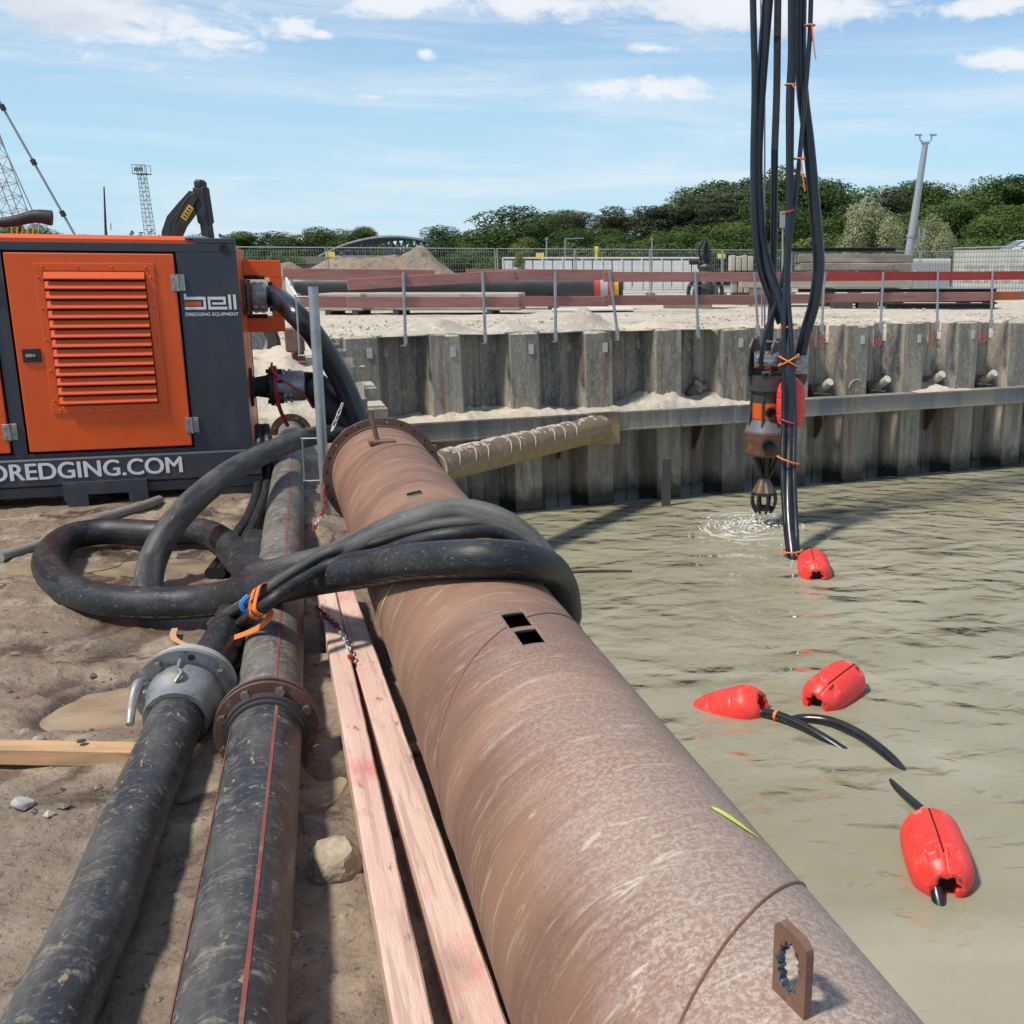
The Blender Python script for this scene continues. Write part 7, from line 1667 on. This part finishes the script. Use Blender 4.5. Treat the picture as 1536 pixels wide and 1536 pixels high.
mb = MB(); mb.rod(ep(284, 297, -.1), ep(298, 282, -.1), .05, 8); mb.tube(cr([ep(262, 338, -.3), ep(272, 314, -.3), ep(283, 296, -.3), ep(293, 290, -.3)], 5), .025, 6); mb.tube(cr([ep(254, 352, -.3), ep(256, 335, -.3), ep(268, 318, -.3)], 5), .02, 6); mb.tube(cr([ep(300, 290, -.3), ep(308, 310, -.3), ep(305, 330, -.3), ep(314, 345, -.3)], 5), .025, 6); add('hydraulic_hoses', mb, m_black, ev)
mb = MB(); c = ep(281, 319, -.215); mb.box(c, (.34, .012, .14), Matrix.Rotation(R(-52), 3, 'Y')); pl = add('nameplate', mb, m_yelmach, ev)
mb = MB()
for k in range(4): mb.box(c + Matrix.Rotation(R(-52), 3, 'Y') @ Vector((-.11 + .073 * k, -.01, 0)), (.035, .008, .07), Matrix.Rotation(R(-52), 3, 'Y'))
add('nameplate_marks', mb, m_black, ev)
mb = MB(); mb.box((eb.x - 1.9, Ye + .2, Z0 + 1.10), (3.4, 2.2, .9), None, .15); add('house', mb, m_yelmach, ev)
mb = MB(); mb.box((eb.x - 1.0, Ye - .45, Z0 + 1.15), (1.2, .9, 1.1), None, .12); add('cab', mb, m_glass, ev)
for sy in (-1, 1): mb = MB(); mb.box((eb.x - 1.7, Ye + sy, Z0 + .45), (3.6, .5, .85), None, .3); add('track', mb, m_black, ev)
# bow-string truss bridge far away
Yb = 128; bl0, bl1 = GY(478, 380, Yb), GY(700, 380, Yb); br = thing('truss_bridge', 'grey arched truss bridge far away between the trees', 'bridge', ((bl0.x + bl1.x) / 2, Yb, Z0)); zdk = GY(590, 386, Yb).z; zt_ = GY(590, 356, Yb).z
for sy in (0, 6):
    mb = MB(); n = 22; top = []; bot = []
    for k in range(n + 1):
        t = k / n; x = bl0.x + (bl1.x - bl0.x) * t; top.append(Vector((x, Yb + sy, zdk + (zt_ - zdk) * (1 - (2 * t - 1) ** 2)))); bot.append(Vector((x, Yb + sy, zdk)))
    mb.tube(top, .26, 6); mb.tube(bot, .24, 6)
    for k in range(1, n): mb.tube([bot[k], top[k]], .085, 4); mb.tube([top[k], bot[k + 1 if k < n / 2 else k - 1]], .085, 4)
    add('truss', mb, m_bridge, br)
mb = MB(); mb.box(((bl0.x + bl1.x) / 2, Yb + 3, zdk - .3), (bl1.x - bl0.x + 8, 6.5, .8)); 
for x in (bl0.x, bl1.x): mb.box((x, Yb + 3, (zdk + Z0) / 2 - .5), (3, 6, zdk - Z0 + 1))
add('deck', mb, m_concdark, br)
mb = MB()
for k in range(1, 22): mb.box((bl0.x + (bl1.x - bl0.x) * k / 22, Yb + 3, zdk + (zt_ - zdk) * (1 - (2 * k / 22 - 1) ** 2)), (.25, 6, .25))
add('wind_bracing', mb, m_bridge, br)
# ---------------------------------------------------------------- rubble scattered over the yard near the wall
rr = np.random.RandomState(14); mb = MB(); n = 2600
ru = rr.uniform(-3, 17, n); rv = np.abs(rr.normal(0, 1, n)) * 2.6 + .05
kx = W0.x + WU.x * ru - WN.x * rv; ky = W0.y + WU.y * ru - WN.y * rv
keep = fbm(kx * .6, ky * .6, 3, 91) > -0.15; kx, ky = kx[keep], ky[keep]
for x, y in zip(kx, ky):
    r_ = .012 + .04 * rr.rand() ** 4; a = rr.rand() * 6; s3 = (rr.uniform(.7, 1.5), rr.uniform(.6, 1.2), rr.uniform(.4, .9)); ca, sa = math.cos(a), math.sin(a); k = len(mb.v)
    for (u_, v_, w_) in octv:
        u_, v_, w_ = u_ * s3[0] * r_, v_ * s3[1] * r_, w_ * s3[2] * r_; mb.v.append((x + u_ * ca - v_ * sa, y + u_ * sa + v_ * ca, UP_Z + .03 + w_))
    mb.f += [tuple(i + k for i in f) for f in octf]
add('rubble', mb, m_crust, kind='stuff', label='small rubble and clods scattered on the sandy yard', cat='rubble')
# clay lump stuck on the wall
mb = MB(); uq, zq = WP(1047, 585, -.2)
for k in range(26):
    c = W(uq + rnd.gauss(0, .11), -.19, zq + rnd.gauss(-.05, .10)); r_ = rnd.uniform(.05, .12); mb.lathe([(r_, -.02), (r_ * .9, r_ * .4), (r_ * .5, r_ * .8), (.001, r_ * .9)], c, WN + Vector((0, 0, .3)), 8)
add('clay_lump', mb, m_strut, far, smooth=True)
# ---------------------------------------------------------------- trees
def tree_proto(seed, h, w, kind):
    """crown of many small leaf faces on uneven lobes, tapered trunk with limbs; returns (trunk mesh, crown mesh)"""
    r = np.random.RandomState(seed); mb = MB(); th = h * (.30 if kind != 'pine' else .55)
    lean = r.uniform(-.05, .05, 2) * h
    P_ = [Vector((0, 0, -.2)), Vector((lean[0] * .3, lean[1] * .3, th * .6)), Vector((lean[0] * .7, lean[1] * .7, th)), Vector((lean[0], lean[1], h * .85))]
    mb.tube(cr(P_, 5), lambda t: h * .022 * (1 - .8 * t) + .03, 8)
    lobes = []
    nl = dict(oak=26, pine=15, blossom=20, bush=12, young=16)[kind]
    for k in range(nl):
        if kind == 'pine':
            z = h * r.uniform(.45, .97); rr = w * .5 * r.uniform(.25, .8) * (1.15 - .5 * (z / h - .45) / .55); a = r.uniform(0, 6.28); c = (math.cos(a) * rr * .8, math.sin(a) * rr * .8, z); s = (w * r.uniform(.16, .28), w * r.uniform(.16, .28), h * r.uniform(.045, .08))
        else:
            lo = .12 if kind in ('bush', 'blossom') else .22
            t = r.uniform(0, 1); z = h * (lo + (.93 - lo) * t); env = math.sin(math.pi * min(1, .18 + .80 * t)) ** .7
            a = r.uniform(0, 6.28); rr = w * .40 * env * r.uniform(.3, 1.0); c = (math.cos(a) * rr, math.sin(a) * rr, z); q = r.uniform(.13, .23) * w; s = (q, q, q * r.uniform(.65, .95))
        c = (c[0] + lean[0] * c[2] / h, c[1] + lean[1] * c[2] / h, c[2]); lobes.append((c, s))
        b0 = Vector((lean[0] * .6, lean[1] * .6, min(c[2] * .75, h * .6))); mb.tube([b0, (b0 + Vector(c)) / 2 + Vector((0, 0, .03 * h)), Vector(c)], lambda t: h * .007 * (1 - .75 * t) + .012, 5)
    V = []; tot = sum(s[0] * s[2] for c, s in lobes); N = dict(oak=19000, pine=13000, blossom=14000, bush=6500, young=7000)[kind]
    ls = dict(oak=.0125, pine=.010, blossom=.014, bush=.030, young=.016)[kind] * h
    for c, s in lobes:
        n = int(N * s[0] * s[2] / tot); d = r.normal(size=(n, 3)); d /= np.linalg.norm(d, axis=1)[:, None]; rad = r.uniform(.55, 1.0, n) ** .5 * (1 + .22 * np.sin(d[:, 0] * 7 + d[:, 2] * 5 + c[0]) * r.rand(n))
        p = np.array(c) + d * rad[:, None] * np.array(s); nrm = d + r.normal(size=(n, 3)) * .55; nrm[:, 2] += .25; nrm /= np.linalg.norm(nrm, axis=1)[:, None]
        t1 = np.cross(nrm, r.normal(size=(n, 3))); t1 /= np.linalg.norm(t1, axis=1)[:, None]; t2 = np.cross(nrm, t1); sz = ls * r.uniform(.5, 1.25, n)[:, None]
        q = np.stack([p - t1 * sz, p - t2 * sz * .6, p + t1 * sz, p + t2 * sz * .6], 1); V.append(q)
    V = np.concatenate(V).reshape(-1, 3); n = len(V) // 4
    me = bpy.data.meshes.new('crown'); me.vertices.add(len(V)); me.vertices.foreach_set('co', V.astype('f').ravel()); me.loops.add(4 * n); me.loops.foreach_set('vertex_index', np.arange(4 * n, dtype='i')); me.polygons.add(n); me.polygons.foreach_set('loop_start', np.arange(0, 4 * n, 4, dtype='i')); me.update(calc_edges=True); me.validate()
    me.materials.append(dict(oak=m_leafA, pine=m_leafP, blossom=m_leafB, bush=m_leafA, young=m_leafY)[kind])
    tm_ = mesh_of('trunk', mb, None, True); tm_.materials.append(m_bark); return tm_, me
PRO = dict(oak=[tree_proto(s, 10, 9, 'oak') for s in (1, 2, 3, 4)], pine=[tree_proto(s, 10, 6, 'pine') for s in (11, 12, 13)], blossom=[tree_proto(21, 6, 6, 'blossom')], bush=[tree_proto(s, 3, 5, 'bush') for s in (31, 32)], young=[tree_proto(41, 5, 3.5, 'young')])
BH = dict(oak=10, pine=10, blossom=6, bush=3, young=5); BW_ = dict(oak=9, pine=6, blossom=6, bush=5, young=3.5)
tk = 0
def tree(kind, px, top, Y, wpx, label, group=None, cat='tree', name=None):
    """px column and photo row of its top, depth, width in photo px"""
    global tk
    p = GY(px, top, Y); h = p.z - Z0; w = wpx * Y / PF; tm_, cm = PRO[kind][tk % len(PRO[kind])]; tk += 1
    t = thing(name or dict(oak='broadleaf_tree', pine='pine_tree', blossom='blossoming_tree', bush='bush', young='young_tree')[kind], label, cat, (p.x, Y, Z0), (0, 0, rnd.random() * 6.28), group)
    sx = w / BW_[kind]; sz = h / BH[kind]; share('trunk', tm_, t, scale=(sx, sx, sz)); share('crown', cm, t, scale=(sx, sx, sz)); return t
LG = 'dark trees of the wood behind the yard'; oakL = 'dark green broadleaf tree in the wood behind the yard'; pineL = 'dusky pine tree standing in the wood behind the yard'
# left clump by the bridge
for px, top, w in ((365, 349, 75), (415, 345, 80), (460, 338, 85), (505, 345, 75), (545, 342, 70)): tree('oak', px, top, 150, w * 1.25, 'small dark tree in the clump left of the arched bridge'.replace('left of', 'beside'), 'trees beside the arched bridge')
for px, top, w in ((120, 350, 60), (285, 350, 50), (60, 338, 70), (20, 336, 50)): tree('oak', px, top, 140, w * 1.2, 'distant tree top showing above the power pack roof', 'trees above the power pack')
# the big round tree and its neighbours
tree('oak', 668, 336, 118, 95, 'rounded small tree beside the big domed tree'); tree('oak', 785, 304, 105, 190, 'big domed broadleaf tree beyond the white barrier'); tree('oak', 735, 338, 112, 130, 'darker tree at the foot of the big domed tree')
for kind, px, top, Y, w in (('oak', 838, 318, 108, 110), ('pine', 872, 318, 104, 70), ('oak', 900, 325, 100, 90), ('pine', 938, 312, 100, 80), ('pine', 968, 312, 98, 90), ('oak', 1000, 308, 104, 110), ('pine', 1025, 296, 98, 100), ('oak', 1040, 286, 108, 130), ('oak', 1078, 276, 104, 130), ('pine', 1095, 272, 97, 100), ('oak', 1120, 262, 104, 140), ('oak', 1165, 254, 100, 150), ('oak', 1210, 268, 104, 140), ('oak', 1255, 270, 100, 150), ('oak', 1300, 274, 106, 150), ('pine', 1340, 285, 100, 90), ('oak', 1375, 275, 104, 130), ('oak', 1410, 270, 104, 130), ('oak', 1450, 278, 100, 140), ('oak', 1490, 270, 104, 140), ('oak', 1525, 268, 100, 150), ('oak', 1580, 262, 104, 170), ('oak', 1190, 300, 92, 120), ('oak', 1280, 310, 90, 120), ('oak', 1430, 305, 92, 130), ('oak', 1500, 305, 90, 140), ('pine', 1068, 305, 92, 90), ('oak', 1135, 300, 92, 110), ('oak', 860, 345, 94, 80), ('oak', 920, 348, 92, 80), ('oak', 985, 345, 90, 80), ('oak', 1030, 340, 90, 90), ('oak', 1095, 335, 88, 100), ('oak', 1560, 300, 92, 140), ('oak', 1350, 315, 92, 120)):
    tree(kind, px, top, Y, w * 1.25, pineL if kind == 'pine' else (oakL if Y > 95 else 'lower dark green tree at the front edge of the wood'), LG)
tree('blossom', 1310, 300, 74, 108, 'pale blossoming tree between the concrete stack and the leaning mast'); tree('blossom', 1403, 325, 72, 84, 'smaller pale blossoming tree on the banner side of the leaning mast')
tree('young', 795, 352, 80, 70, 'bright yellow-green young tree at the foot of the big domed tree'); tree('young', 778, 375, 57, 26, 'thin young sapling in front of the white barrier')
BG = 'bushes along the mesh fence'; bl_ = 'low dark green bush behind the mesh fence'
for px, top, w in ((560, 393, 80), (690, 386, 90), (720, 380, 90), (745, 386, 70), (650, 392, 60), (375, 385, 60), (420, 380, 70), (860, 372, 110), (930, 370, 110), (1000, 372, 110), (1065, 368, 110), (1130, 366, 110), (1220, 362, 120), (1290, 360, 120), (1450, 362, 120), (1520, 360, 120), (1390, 366, 90)): tree('bush', px, top, 80 + rnd.uniform(-5, 5) if px > 760 else 62, w * 1.3, bl_, BG, 'bush')
# a distant belt of woodland closes the horizon
mb = MB(); r = np.random.RandomState(9); V = []
for k in range(420):
    x = r.uniform(-420, 420); Y = 330 + r.uniform(-40, 60); s = r.uniform(5, 9); c = np.array([x, Y, Z0 + s * .6]); n = 60; d = r.normal(size=(n, 3)); d /= np.linalg.norm(d, axis=1)[:, None]; p = c + d * np.array([s, s, s * .75]); t1 = r.normal(size=(n, 3)); t1 /= np.linalg.norm(t1, axis=1)[:, None]; t2 = np.cross(d, t1); sz = .9; V.append(np.stack([p - t1 * sz, p - t2 * sz, p + t1 * sz, p + t2 * sz], 1))
V = np.concatenate(V).reshape(-1, 3); n = len(V) // 4
me = bpy.data.meshes.new('far_woodland'); me.vertices.add(len(V)); me.vertices.foreach_set('co', V.astype('f').ravel()); me.loops.add(4 * n); me.loops.foreach_set('vertex_index', np.arange(4 * n, dtype='i')); me.polygons.add(n); me.polygons.foreach_set('loop_start', np.arange(0, 4 * n, 4, dtype='i')); me.update(calc_edges=True); me.validate(); me.materials.append(m_leafA)
o = bpy.data.objects.new('far_woodland', me); COL.objects.link(o); _props(o, 'far belt of woodland along the horizon', 'woodland', None, 'stuff')
